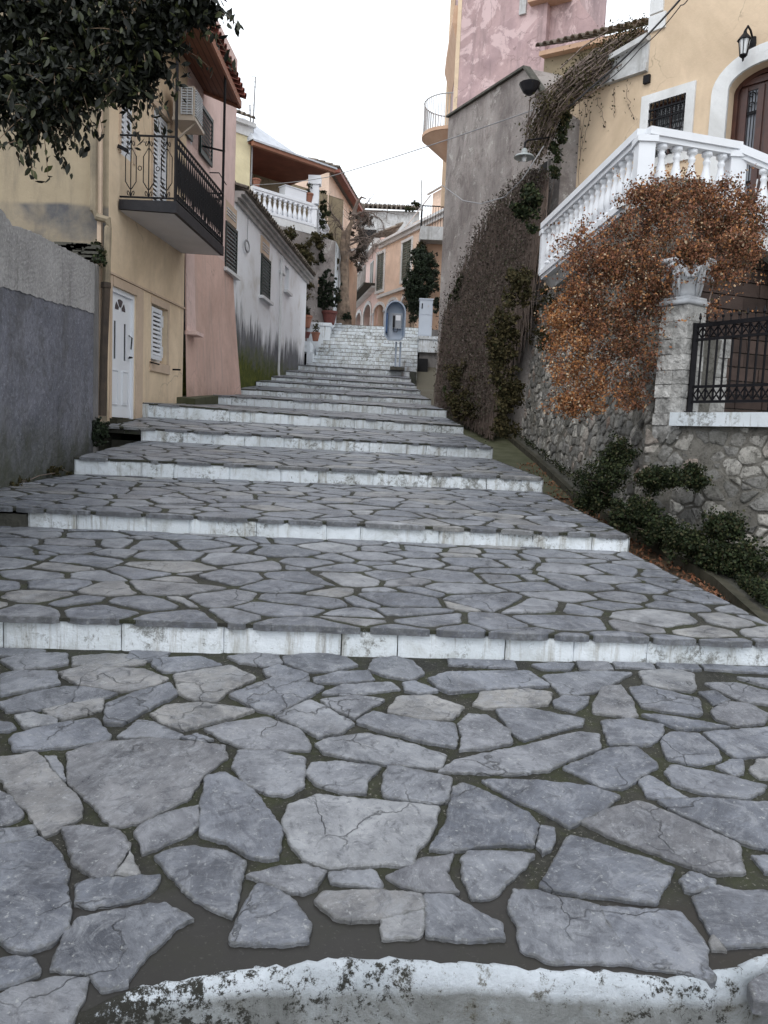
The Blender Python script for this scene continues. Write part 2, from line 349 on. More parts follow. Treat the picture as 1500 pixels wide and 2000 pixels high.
# left street wall
n = N('dark_rendered_wall', .8, .3)
x, y, z = n.world_xyz()
c = n.ramp(n.noise(.9, 8, .65, dist=.5), .3, .7, (.125, .132, .165), (.27, .275, .32))
c = n.mix(n.ramp(n.noise(17, 8, .85), .48, .64, (0,)*3, (.7,)*3), c, (.065, .068, .085))
c = n.mix(n.ramp(n.noise(23, 7, .85), .53, .62, (0,)*3, (.8,)*3), c, (.36, .37, .41))
c = n.mix(n.ramp(n.noise(1.6, 9, .8, dist=.8), .50, .60, (0,)*3, (.5,)*3), c, (.075, .075, .075))
c = n.mix(n.ramp(n.noise(2.5, 6, .7, n.mp(1, 1, .25)), .5, .7, (0,)*3, (.4,)*3), c, (.09, .085, .08))
mo = n.math('ADD', n.math('MULTIPLY', z, -1), n.math('MULTIPLY', n.noise(2.4, 8, .7), 1.6))
c = n.mix(n.ramp(mo, -.55, .25, (0,)*3, (.9,)*3) if False else n.math('MULTIPLY', n.math('ADD', mo, .95, True), .9, True), c, (.045, .052, .022))
n.color(c); n.bump(n.mix(.6, n.noise(22, 9, .85), n.noise(5, 6, .7)), 1, .05); MT['wall_dark'] = n.m
n = N('pebbledash_coat', .95, .15)
c = n.ramp(n.noise(1.5, 8, .65), .3, .7, (.46, .45, .45), (.28, .275, .275))
c = n.mix(n.ramp(n.noise(20, 7, .85), .48, .62, (0,)*3, (.6,)*3), c, (.22, .215, .215))
c = n.mix(n.ramp(n.noise(27, 5, .85), .54, .66, (0,)*3, (.7,)*3), c, (.66, .65, .64))
c = n.mix(n.ramp(n.noise(3, 6, .7, n.mp(1, 1, .2)), .55, .72, (0,)*3, (.7,)*3), c, (.06, .058, .05))
n.color(c); n.bump(n.noise(28, 8, .85), .6, .02); MT['pebble'] = n.m
# white house with dark damp base and moss
n = N('damp_white_plaster', .85, .2)
x, y, z = n.world_xyz()
c = n.ramp(n.noise(.6, 6, .6), .35, .7, (.88, .90, .93), (.74, .74, .75))
st = n.noise(3.0, 7, .7, n.mp(1.6, 1.6, .22)); pat = n.noise(.45, 3)
lv = n.math('ADD', z, n.math('MULTIPLY', st, -3.0)); lv = n.math('ADD', lv, n.math('MULTIPLY', pat, -1.8))
c = n.mix(n.ramp(n.noise(1.2, 5, .6), .55, .7, (0,)*3, (.35,)*3), c, (.42, .37, .28))
k = n.math('MULTIPLY', n.math('SUBTRACT', 2.15, lv), 1.9, True); c = n.mix(n.math('MULTIPLY', k, .93), c, n.ramp(n.noise(4, 8, .75, n.mp(1.5, 1.5, .25)), .35, .65, (.06, .062, .07), (.17, .175, .19)))
mz = n.math('ADD', z, n.math('MULTIPLY', n.noise(2.2, 6, .7), -1.6)); km = n.math('MULTIPLY', n.math('SUBTRACT', 3.05, mz), 1.6, True)
c = n.mix(n.math('MULTIPLY', km, .95), c, n.ramp(n.noise(5, 8, .8), .4, .65, (.05, .07, .008), (.15, .165, .02)))
n.color(c); n.bump(n.mix(.5, n.noise(6, 7, .7), n.noise(40, 5, .8)), .5, .04); MT['white_house'] = n.m
MT['white_plain'] = simple('white_gloss_paint', (.78, .80, .84), (.74, .76, .80), 2, .4, .05, 30, spec=.5)
MT['cream_metal'] = simple('cream_metal', (.44, .37, .30), (.38, .32, .26), 3, .45, .05)
MT['shut_white'] = simple('white_shutter_paint', (.74, .76, .80), (.66, .68, .72), 4, .5, .1)
MT['shut_green'] = simple('dark_green_shutter', (.010, .022, .022), (.016, .03, .028), 5, .45, .15)
MT['shut_olive'] = simple('grey_green_shutter', (.13, .14, .11), (.10, .11, .09), 5, .6, .15)
MT['iron'] = simple('black_iron', (.004, .004, .006), (.009, .008, .010), 8, .6, .2, 60, spec=.2)
MT['glass'] = simple('window_glass', (.03, .035, .04), (.05, .055, .06), 1, .08, 0, spec=.8)
MT['dark_in'] = simple('dark_interior', (.012, .012, .014), (.02, .02, .02), 1, .9, 0)
MT['slab_dark'] = simple('dark_balcony_edge', (.008, .008, .012), (.02, .019, .023), 6, .6, .3)
MT['slab_under'] = simple('grey_painted_soffit', (.66, .64, .64), (.58, .56, .56), 2, .85, .1)
n = N('brown_boarded_soffit', .6, .3)
wv = n.nd('ShaderNodeTexWave'); wv.wave_type = 'BANDS'; wv.bands_direction = 'X'; wv.inputs['Scale'].default_value = 2.6; wv.inputs['Distortion'].default_value = .3; n.link(n.co, wv.inputs['Vector'])
c = n.mix(n.ramp(wv.outputs['Fac'], 0, .12, (1,)*3, (0,)*3), n.ramp(n.noise(3, 5), .3, .7, (.20, .088, .055), (.15, .062, .04)), (.04, .02, .015))
n.color(c); n.bump(wv.outputs['Fac'], .3, .01); MT['soffit'] = n.m
MT['fascia'] = simple('brick_red_fascia', (.36, .17, .11), (.28, .13, .085), 3, .6, .2)
MT['fascia_red'] = simple('oxide_red_beam', (.22, .07, .045), (.15, .045, .03), 3, .6, .2)
MT['fascia_orange'] = simple('terracotta_verge', (.56, .38, .27), (.48, .31, .21), 3, .8, .2)
MT['tile'] = simple('terracotta_roof_tile', (.22, .07, .05), (.12, .045, .035), 6, .85, .4, 30, var=.35)
MT['tile_old'] = simple('lichened_roof_tile', (.24, .20, .165), (.11, .095, .08), 6, .95, .6, 25, var=.4)
MT['roof_grey'] = simple('pale_cement_roof', (.62, .65, .70), (.46, .48, .52), 3, .8, .4, 14, dist=.03)
MT['pipe'] = simple('stained_drainpipe', (.33, .27, .19), (.14, .12, .09), 3, .7, .3)
MT['pipe_dark'] = simple('rusty_dark_drainpipe', (.05, .04, .035), (.10, .075, .055), 5, .7, .4)
MT['terracotta'] = simple('terracotta_pot', (.33, .15, .10), (.24, .11, .075), 8, .8, .2)
MT['red_pot'] = simple('dark_red_pot', (.15, .05, .042), (.11, .04, .035), 8, .7, .2)
MT['wood_door'] = simple('dark_varnished_wood', (.075, .028, .020), (.045, .018, .014), 6, .3, .15, 50, spec=.5)
MT['grille_glass'] = simple('grey_door_glass', (.34, .36, .40), (.24, .26, .30), 2, .2, .05)
MT['bark'] = simple('grey_brown_bark', (.11, .075, .05), (.20, .145, .10), 9, .9, .9, 18, dist=.04)
MT['trunk_pale'] = simple('peeling_tan_bark', (.36, .27, .20), (.12, .09, .07), 5, .9, .8, 8, dist=.05)
MT['twig'] = simple('dry_brown_twig', (.12, .09, .078), (.21, .165, .14), 6, .9, .3)
MT['twig_grey'] = simple('grey_bare_vine', (.13, .11, .105), (.20, .17, .16), 6, .9, .3)
def leafmat(name, cols, rough=.5, spec=.4, trans=.0):
    n = N(name, rough, spec); k = len(cols); mid = [(i/(k-1), cols[i]) for i in range(1, k-1)]
    n.color(n.ramp(n.attr(), 0, 1, cols[0], cols[-1], mid)); return n.m
MT['lf_dark'] = leafmat('dark_glossy_leaf', [(.004, .006, .004), (.008, .010, .006), (.012, .015, .008), (.022, .026, .012), (.06, .07, .022)], .5, .25)
MT['lf_rust'] = leafmat('rust_autumn_leaf', [(.065, .055, .028), (.12, .068, .042), (.18, .085, .052), (.22, .10, .065), (.27, .12, .055), (.36, .16, .06), (.42, .21, .09), (.42, .29, .18), (.52, .41, .29)], .8, .12)
MT['lf_green'] = leafmat('ivy_leaf', [(.007, .011, .005), (.014, .022, .010), (.024, .036, .014), (.022, .028, .016), (.05, .062, .024), (.06, .05, .028)], .7, .15)
MT['lf_bright'] = leafmat('fresh_weed_leaf', [(.03, .05, .012), (.05, .085, .02), (.075, .12, .03)], .6)
MT['lf_vine'] = leafmat('withered_vine_leaf', [(.045, .037, .032), (.075, .060, .054), (.115, .092, .083), (.045, .052, .028), (.17, .14, .125)], .9, .1)
MT['lf_shrub'] = leafmat('dark_evergreen_leaf', [(.006, .011, .005), (.010, .018, .008), (.016, .028, .011), (.028, .044, .018)], .65)
MT['lf_olive'] = leafmat('olive_brown_leaf', [(.03, .027, .015), (.055, .047, .022), (.085, .068, .032), (.028, .034, .014)], .85, .15)
MT['lf_fallen'] = leafmat('fallen_leaf', [(.16, .06, .03), (.22, .10, .05), (.10, .055, .035)], .9)
MT['booth_frame'] = simple('brushed_grey_metal', (.30, .34, .40), (.24, .28, .34), 4, .35, .1, metal=.4)
MT['booth_panel'] = simple('pale_blue_plastic', (.42, .52, .64), (.36, .46, .60), 3, .3, .05, spec=.5)
MT['booth_blue'] = simple('deep_blue_stripe', (.06, .14, .34), (.07, .15, .32), 3, .4, .05)
MT['phone_body'] = simple('grey_phone_body', (.33, .35, .38), (.28, .30, .33), 3, .4, .1)
MT['cabinet'] = simple('pale_grey_cabinet', (.52, .57, .64), (.46, .51, .58), 2, .5, .08)
MT['cable'] = simple('grey_cable', (.30, .30, .31), (.22, .22, .23), 3, .6, 0)
MT['cable_dark'] = simple('black_cable', (.03, .03, .034), (.045, .045, .05), 3, .6, 0)
MT['lamp_enamel'] = simple('weathered_enamel', (.34, .37, .37), (.26, .28, .28), 5, .4, .1)
MT['bulb'] = simple('frosted_lamp_glass', (.75, .77, .78), (.7, .72, .74), 2, .2, 0)
MT['brick_block'] = simple('brown_block', (.085, .06, .052), (.05, .036, .032), 5, .9, .4, var=.25)
MT['ashlar'] = simple('pale_pier_stone', (.58, .57, .55), (.22, .215, .205), 9, .85, .9, 16, var=.25, dist=.05)
MT['capital'] = simple('aged_white_marble', (.64, .66, .69), (.40, .41, .43), 4, .7, .3)
# ------------------------------------------------------------------ polygon tools for stone patterns
def clip(poly, nx, ny, c):
    out = []; m = len(poly)
    for i in range(m):
        a = poly[i]; b = poly[(i+1) % m]; da = nx*a[0]+ny*a[1]-c; db = nx*b[0]+ny*b[1]-c
        if da <= 0: out.append(a)
        if (da < 0 < db) or (db < 0 < da):
            t = da/(da-db); out.append((a[0]+(b[0]-a[0])*t, a[1]+(b[1]-a[1])*t))
    return out
def area(p): return .5*abs(sum(p[i][0]*p[(i+1) % len(p)][1]-p[(i+1) % len(p)][0]*p[i][1] for i in range(len(p))))
def cells(dom, size, ax=1.0, wvar=.5, jit=.42, seed=0):
    """power-diagram cells of a convex-ish domain polygon; size = mean spacing, ax = stretch in first axis"""
    R = random.Random(seed)
    x0 = min(p[0] for p in dom); x1 = max(p[0] for p in dom); y0 = min(p[1] for p in dom); y1 = max(p[1] for p in dom)
    sx = size*ax; sy = size; pts = []; j = 0; y = y0-sy
    while y < y1+sy:
        x = x0-sx+(j % 2)*sx*.5
        while x < x1+sx:
            pts.append((x+R.uniform(-jit, jit)*sx, y+R.uniform(-jit, jit)*sy, R.uniform(0, wvar))); x += sx
        y += sy; j += 1
    out = []
    P = np.array([(p[0]/ax, p[1]) for p in pts]); W = np.array([p[2] for p in pts])*size*size*.5
    D = [(q[0]/ax, q[1]) for q in dom]
    for i in range(len(pts)):
        d2 = ((P-P[i])**2).sum(1); near = np.argsort(d2)[1:26]
        if d2[near[0]] > 9*size*size: continue
        poly = D
        for k in near:
            nx, ny = P[k]-P[i]; c = .5*((P[k]**2).sum()-(P[i]**2).sum()+W[i]-W[k])
            poly = clip(poly, nx, ny, c)
            if len(poly) < 3: break
        if len(poly) >= 3 and area(poly) > .03*size*size: out.append([(q[0]*ax, q[1]) for q in poly])
    return out
def inset(poly, d):
    m = len(poly); s = sum(poly[i][0]*poly[(i+1) % m][1]-poly[(i+1) % m][0]*poly[i][1] for i in range(m))
    if s < 0: poly = poly[::-1]
    out = poly
    for i in range(m):
        a = poly[i]; b = poly[(i+1) % m]; ex, ey = b[0]-a[0], b[1]-a[1]; L = math.hypot(ex, ey)
        if L < 1e-6: continue
        nx, ny = ey/L, -ex/L
        out = clip(out, nx, ny, nx*a[0]+ny*a[1]-d)
        if len(out) < 3: return []
    return out
def roughen(poly, step, amp, R, corner=.25):
    m = len(poly); Q = []
    for i in range(m):      # cut corners a little
        a, b, c = poly[i-1], poly[i], poly[(i+1) % m]; k1 = R.uniform(.05, corner); k2 = R.uniform(.05, corner)
        l1 = math.dist(a, b); l2 = math.dist(b, c)
        k1 = min(k1, .06/max(l1, .01)) if corner < .2 else k1; k2 = min(k2, .06/max(l2, .01)) if corner < .2 else k2
        Q.append((b[0]+(a[0]-b[0])*k1, b[1]+(a[1]-b[1])*k1)); Q.append((b[0]+(c[0]-b[0])*k2, b[1]+(c[1]-b[1])*k2))
    out = []; m = len(Q)
    for i in range(m):
        a = Q[i]; b = Q[(i+1) % m]; L = math.dist(a, b); k = max(1, int(L/step)); nx, ny = (b[1]-a[1])/max(L, 1e-6), -(b[0]-a[0])/max(L, 1e-6); w = 0
        for j in range(k):
            t = j/k; w = .6*w+R.uniform(-amp, amp); e = w if j else 0
            out.append((a[0]+(b[0]-a[0])*t+nx*e, a[1]+(b[1]-a[1])*t+ny*e))
    return out
def stone(mb, poly, to3, h, bev, R, dome=0, sink=.02, tilt=0, rim=0):
    """poly 2-D -> raised stone; to3(x, y, h) gives the 3-D point"""
    m = len(poly)
    if m < 3: return
    s = sum(poly[i][0]*poly[(i+1) % m][1]-poly[(i+1) % m][0]*poly[i][1] for i in range(m))
    if s < 0: poly = poly[::-1]
    cx = sum(p[0] for p in poly)/m; cy = sum(p[1] for p in poly)/m
    tx, ty = R.uniform(-tilt, tilt), R.uniform(-tilt, tilt)
    hz = lambda p: h+tx*(p[0]-cx)+ty*(p[1]-cy)
    def shr(p, d):
        L = math.dist(p, (cx, cy)); k = max(.3, 1-d/max(L, 1e-6)); return (cx+(p[0]-cx)*k, cy+(p[1]-cy)*k)
    rings = [[to3(p[0], p[1], -sink) for p in poly], [to3(p[0], p[1], hz(p)-bev*.8) for p in poly]]
    q = [shr(p, bev) for p in poly]; rings.append([to3(p[0], p[1], hz(p)) for p in q])
    if dome:
        q2 = [shr(p, 1e9) if False else (cx+(p[0]-cx)*.62, cy+(p[1]-cy)*.62) for p in poly]; rings.append([to3(p[0], p[1], hz(p)+dome*R.uniform(.6, 1.2)) for p in q2])
    if rim:
        q3 = [shr(p, bev+rim*R.uniform(.6, 1.5)) for p in poly]; rings.append([to3(p[0], p[1], hz(p)+.0015) for p in q3])
    mb.rv = R.random(); n = mb.pts([p for r in rings for p in r])
    if rim:
        for i in range(3*m): mb.e[n+i] = 0.0
    for k in range(len(rings)-1):
        for i in range(m):
            j = (i+1) % m; mb.face((n+k*m+i, n+k*m+j, n+(k+1)*m+j, n+(k+1)*m+i))
    mb.face([n+(len(rings)-1)*m+i for i in range(m)])
# ------------------------------------------------------------------ facade tools
def wall(mb, F_, u0, u1, z0, ztop, holes=(), depth=.22, o=0):
    zt = ztop if callable(ztop) else (lambda u: ztop)
    us = sorted({u0, u1, *[h[0] for h in holes], *[h[1] for h in holes]}); zs = sorted({z0, *[h[2] for h in holes], *[h[3] for h in holes]})
    us = [u for u in us if u0-1e-6 <= u <= u1+1e-6]; zs = [z for z in zs if z >= z0-1e-6]
    for i in range(len(us)-1):
        a, b = us[i], us[i+1]; m = (a+b)/2
        for j in range(len(zs)):
            za = zs[j]; top = j == len(zs)-1; zb = None if top else zs[j+1]
            if not top and any(h[0] < m < h[1] and h[2] < (za+zb)/2 < h[3] for h in holes): continue
            mb.poly([F_.pt(a, za, o), F_.pt(b, za, o), F_.pt(b, zt(b) if top else zb, o), F_.pt(a, zt(a) if top else zb, o)])
    for (a, b, c, d) in holes:
        P = F_.pt
        mb.poly([P(a, c, o), P(a, d, o), P(a, d, o-depth), P(a, c, o-depth)]); mb.poly([P(b, d, o), P(b, c, o), P(b, c, o-depth), P(b, d, o-depth)])
        mb.poly([P(a, c, o), P(a, c, o-depth), P(b, c, o-depth), P(b, c, o)]); mb.poly([P(a, d, o-depth), P(a, d, o), P(b, d, o), P(b, d, o-depth)])
def shell(mb, F_, u0, u1, z0, ztop, back, o=0):
    """sides, back and top closing a house behind its facade"""
    zt = ztop if callable(ztop) else (lambda u: ztop); P = F_.pt; e = .003
    mb.poly([P(u0, z0, o), P(u0, zt(u0), o), P(u0, zt(u0), o-back), P(u0, z0, o-back)])
    mb.poly([P(u1, z0, o), P(u1, z0, o-back), P(u1, zt(u1), o-back), P(u1, zt(u1), o)])
    mb.poly([P(u0, z0, o-back), P(u0, zt(u0), o-back), P(u1, zt(u1), o-back), P(u1, z0, o-back)])
    mb.poly([P(u0, zt(u0), o), P(u1, zt(u1), o), P(u1, zt(u1), o-back), P(u0, zt(u0), o-back)])
def arch(mb, F_, u0, u1, zs, zc, o, depth, seg=12):
    """fills the corners of a rectangular hole (top zc) above springing zs and adds the vault"""
    c = (u0+u1)/2; a = (u1-u0)/2; h = zc-zs; P = F_.pt
    A = [(c-a*math.cos(math.pi*i/seg), zs+h*math.sin(math.pi*i/seg)) for i in range(seg+1)]
    for i in range(seg):
        (x, y), (x2, y2) = A[i], A[i+1]; cor = (u0, zc) if i < seg/2 else (u1, zc)
        mb.poly([P(x, y, o-.001), P(x2, y2, o-.001), P(*cor, o-.001)])
        mb.poly([P(x, y, o), P(x, y, o-depth), P(x2, y2, o-depth), P(x2, y2, o)])
    return A
def archband(mb, F_, u0, u1, zs, zc, wd, o0, o1, seg=14, z0=None):
    c = (u0+u1)/2; a = (u1-u0)/2; h = zc-zs; P = F_.pt
    I = [(c-a*math.cos(math.pi*i/seg), zs+h*math.sin(math.pi*i/seg)) for i in range(seg+1)]
    O = [(c-(a+wd)*math.cos(math.pi*i/seg), zs+(h+wd)*math.sin(math.pi*i/seg)) for i in range(seg+1)]
    if z0 is not None: I = [(u0, z0)]+I+[(u1, z0)]; O = [(u0-wd, z0)]+O+[(u1+wd, z0)]
    for i in range(len(I)-1):
        a1, a2, b1, b2 = I[i], I[i+1], O[i], O[i+1]
        mb.hexa([P(*a1, o1), P(*a2, o1), P(*b2, o1), P(*b1, o1), P(*a1, o0), P(*a2, o0), P(*b2, o0), P(*b1, o0)])
def shutter(F_, u0, u1, z0, z1, o, mat, parent, name='shutter', pitch=.055, F2=None):
    mb = MB(); g = F2 or F_; fr = min(.055, (u1-u0)*.16)
    mb.fbox(g, u0, u0+fr, z0, z1, o, o+.035); mb.fbox(g, u1-fr, u1, z0, z1, o, o+.035)
    for zz in (z0, z1-fr*1.3): mb.fbox(g, u0+fr, u1-fr, zz, zz+fr*1.3, o, o+.034)
    if z1-z0 > 1.5: zm = (z0+z1)/2; mb.fbox(g, u0+fr, u1-fr, zm-.04, zm+.04, o, o+.034)
    k = max(3, int((z1-z0-2*fr)/pitch))
    for i in range(k):
        z = z0+fr*1.3+(z1-z0-2.6*fr)*(i+.5)/k; P = g.pt
        mb.hexa([P(u0+fr, z-pitch*.45, o+.03), P(u1-fr, z-pitch*.45, o+.03), P(u1-fr, z+pitch*.15, o+.006), P(u0+fr, z+pitch*.15, o+.006),
                 P(u0+fr, z-pitch*.30, o+.034), P(u1-fr, z-pitch*.30, o+.034), P(u1-fr, z+pitch*.34, o+.008), P(u0+fr, z+pitch*.34, o+.008)])
    return mb.build(name, mat, parent)
def window(F_, u0, u1, z0, z1, o, parent, fmat, gmat=None, bars=(1, 1), fw=.05, name='window'):
    mb = MB(); mb.fbox(F_, u0, u0+fw, z0, z1, o, o+.04); mb.fbox(F_, u1-fw, u1, z0, z1, o, o+.04)
    mb.fbox(F_, u0+fw, u1-fw, z0, z0+fw, o, o+.039); mb.fbox(F_, u0+fw, u1-fw, z1-fw, z1, o, o+.039)
    for i in range(bars[0]):
        u = u0+(u1-u0)*(i+1)/(bars[0]+1); mb.fbox(F_, u-fw*.4, u+fw*.4, z0+fw, z1-fw, o, o+.036)
    for i in range(bars[1]):
        z = z0+(z1-z0)*(i+1)/(bars[1]+1); mb.fbox(F_, u0+fw, u1-fw, z-fw*.3, z+fw*.3, o, o+.033)
    w_ = mb.build(name, fmat, parent)
    g = MB(); g.fbox(F_, u0+.01, u1-.01, z0+.01, z1-.01, o-.02, o+.01); g.build('pane', gmat or MT['glass'], w_)
    return w_
def tiles(mb, A, B, up, rows, pitch=.22, rad=.085, length=.42):
    """barrel roof tiles: eave line A->B, 'up' = vector up the slope"""
    A = Vector(A); B = Vector(B); up = Vector(up); L = (B-A).length; d = (B-A)/L; n = int(L/pitch); un = up.normalized(); nn = d.cross(un)
    if nn.z < 0: nn = -nn
    for i in range(n):
        for j in range(rows):
            p = A+d*(i+.5)*pitch+un*(j*length*.82)+nn*(.02+.0*j)+Vector((0, 0, random.uniform(-.01, .012)))
            q = p+un*length; mb.rv = random.random(); base = len(mb.v); seg = 6
            for (c, r) in ((p+nn*.015, rad), (q-nn*.01, rad*.8)):
                for k in range(seg+1):
                    a = math.pi*k/seg; mb.v.append(tuple(c+d*(math.cos(a)*r)+nn*(math.sin(a)*r)))
                for k in range(seg+1):
                    a = math.pi*k/seg; mb.v.append(tuple(c+d*(math.cos(a)*(r-.018))+nn*(math.sin(a)*(r-.018))))
            s1 = seg+1
            for k in range(seg):
                mb.face((base+k, base+k+1, base+2*s1+k+1, base+2*s1+k)); mb.face((base+s1+k+1, base+s1+k, base+3*s1+k, base+3*s1+k+1))
                mb.face((base+k+1, base+k, base+s1+k, base+s1+k+1))
BAL = [(.060, 0), (.060, .04), (.035, .06), (.032, .09), (.055, .15), (.068, .22), (.060, .32), (.036, .46), (.030, .54), (.040, .57), (.040, .60), (.030, .62), (.036, .66), (.058, .68), (.058, .74)]
def baluster_mesh(h, k=1.0, n=10):
    mb = MB(); mb.lathe((0, 0, 0), [(r*k, z/.74*h) for r, z in BAL], n); return mb
# =================================================================== GROUND, STAIRWAY
PROF = [(-60, -1.5), (-4, -1.2), (0, -.9), (2, -.75), (4.4, -.4), (7, .1), (10, .5), (13, .9), (16, 1.3), (20, 2.1), (24, 2.8), (28, 3.3), (30, 4.2), (32.4, 5.6), (34, 5.98), (400, 6.0)]
def prof(y):
    for (a, za), (b, zb) in zip(PROF, PROF[1:]):
        if a <= y <= b: return za+(zb-za)*(y-a)/(b-a)
    return PROF[-1][1]
mb = MB(); xs = [-250, -100, -40, -20, -10, -6, -3, 0, 3, 6, 10, 20, 40, 100, 250]; ys = [a for a, _ in PROF[1:-1]]; ys = [-60]+ys+[60, 120, 400]
for i in range(len(xs)-1):
    for j in range(len(ys)-1):
        mb.poly([(xs[i], ys[j], prof(ys[j])), (xs[i+1], ys[j], prof(ys[j])), (xs[i+1], ys[j+1], prof(ys[j+1])), (xs[i], ys[j+1], prof(ys[j+1]))])
tag(mb.build('ground', MT['soil']), kind='structure')
S = [((0, 1200, 1262, 4.28), (1500, 1252, 1304, 4.48)), ((55, 993, 1030, 6.75), (1228, 1046, 1078, 7.0)), ((145, 893, 926, 9.3), (1060, 934, 961, 9.9)),
     ((275, 836, 861, 11.6), (962, 874, 896, 13.0)), ((275, 787, 814, 13.0), (905, 832, 848, 15.6)), ((420, 772, 790, 16.6), (872, 800, 816, 18.2)),
     ((465, 759, 771, 18.8), (842, 780, 791, 20.8)), ((500, 744, 753, 21), (821, 763, 771, 23)), ((530, 735, 743, 23), (814, 752, 759, 24.8)),
     ((550, 724, 732, 25), (803, 739, 747, 26.4)), ((572, 712, 722, 27), (800, 725, 736, 28))]
ST = []
for l, r in S:
    ST.append(dict(Lt=at(l[0], l[1], l[3]), Lb=at(l[0], l[2], l[3]), Rt=at(r[0], r[1], r[3]), Rb=at(r[0], r[2], r[3])))
def onx(a, b, x):
    t = (x-a.x)/(b.x-a.x); return a+(b-a)*t
ST[0]['Lt'] = onx(ST[0]['Lt'], ST[0]['Rt'], -4.4); ST[0]['Lb'] = onx(ST[0]['Lb'], ST[0]['Rb'], -4.4)
for k in ('t', 'b'):
    q = onx(ST[0]['L'+k], ST[0]['R'+k], 2.56); ST[0]['R'+k] = q
stair = MB()
stair.poly([(-.5, 5, -.3), (.5, 5, -.3), (.5, 6, -.3), (-.5, 6, -.3)])
stair = tag(stair.build('stairway', MT['mortar']), kind='structure')
class Tread:
    def __init__(s, FL, FR, BR, BL): s.c = [Vector(q) for q in (FL, FR, BR, BL)]
    def z(s, x, y):
        FL, FR, BR, BL = s.c
        tf = (x-FL.x)/(FR.x-FL.x); tb = (x-BL.x)/(BR.x-BL.x)
        yf = FL.y+(FR.y-FL.y)*tf; yb = BL.y+(BR.y-BL.y)*tb; zf = FL.z+(FR.z-FL.z)*tf; zb = BL.z+(BR.z-BL.z)*tb
        t = (y-yf)/(yb-yf); t = max(-.2, min(1.2, t)); return zf+(zb-zf)*t
    def dom(s, fwd_=0.02):
        FL, FR, BR, BL = s.c; return [(FL.x, FL.y-fwd_), (FR.x, FR.y-fwd_), (BR.x, BR.y), (BL.x, BL.y)]
def paved(tr, size, ax, seed, gap, h=.009, step=.035, amp=.007, keep=None, name='paving', bev=.005, extra=None):
    R = random.Random(seed); mb = MB()
    for c in cells(tr.dom(.062), size, ax, 1.1, .44, seed):
        if keep and not keep(c): continue
        q = inset(c, R.uniform(gap*.35, gap*.9))
        if len(q) < 3 or area(q) < .004: continue
        q = roughen(q, step, amp, R, .22)
        stone(mb, q, lambda x, y, hh: (x, y, tr.z(x, y)+hh), h+R.uniform(-.004, .004), bev, R, sink=.03, tilt=.008, rim=.018)
    if extra:
        for q in extra:
            q = roughen(q, .014, .0042, R, .04)
            stone(mb, q, lambda x, y, hh: (x, y, tr.z(x, y)+hh), .007+R.uniform(-.003, .003), .004, R, sink=.03, tilt=.008, rim=.016)
    o = mb.build(name, MT['slate'], stair); return tag(o, kind='structure')
def slab(tr, thick=1.0, nx=24, ny=10, name='mortar_bed', mat='mortar', fw=.024, amp=.003):
    mb = MB(); FL, FR, BR, BL = tr.c; off = Vector((0, -fw, 0)); g = []
    for j in range(ny+1):
        row = []
        for i in range(nx+1):
            a = FL+off+(FR-FL)*(i/nx); b = BL+(BR-BL)*(i/nx); q = a+(b-a)*(j/ny)
            row.append((q.x, q.y, q.z+(random.uniform(-amp, amp) if 0 < j < ny else 0)))
        g.append(row)
    n = mb.pts([q for r in g for q in r])
    for j in range(ny):
        for i in range(nx):
            a = n+j*(nx+1)+i; mb.face((a, a+1, a+nx+2, a+nx+1))
    # lip and sides
    lip = .022
    A, B = g[0][0], g[0][-1]; D = lambda q, dz: (q[0], q[1], q[2]-dz)
    mb.poly([D(A, lip), D(B, lip), B, A]); mb.poly([D(A, lip), (A[0], A[1]+.05, A[2]-lip), (B[0], B[1]+.05, B[2]-lip), D(B, lip)])
    C_, E_ = g[-1][-1], g[-1][0]
    mb.poly([D(B, thick), D(C_, thick), C_, B]); mb.poly([D(E_, thick), D(A, thick), A, E_])
    o = mb.build(name, MT[mat], stair); return tag(o, kind='structure')
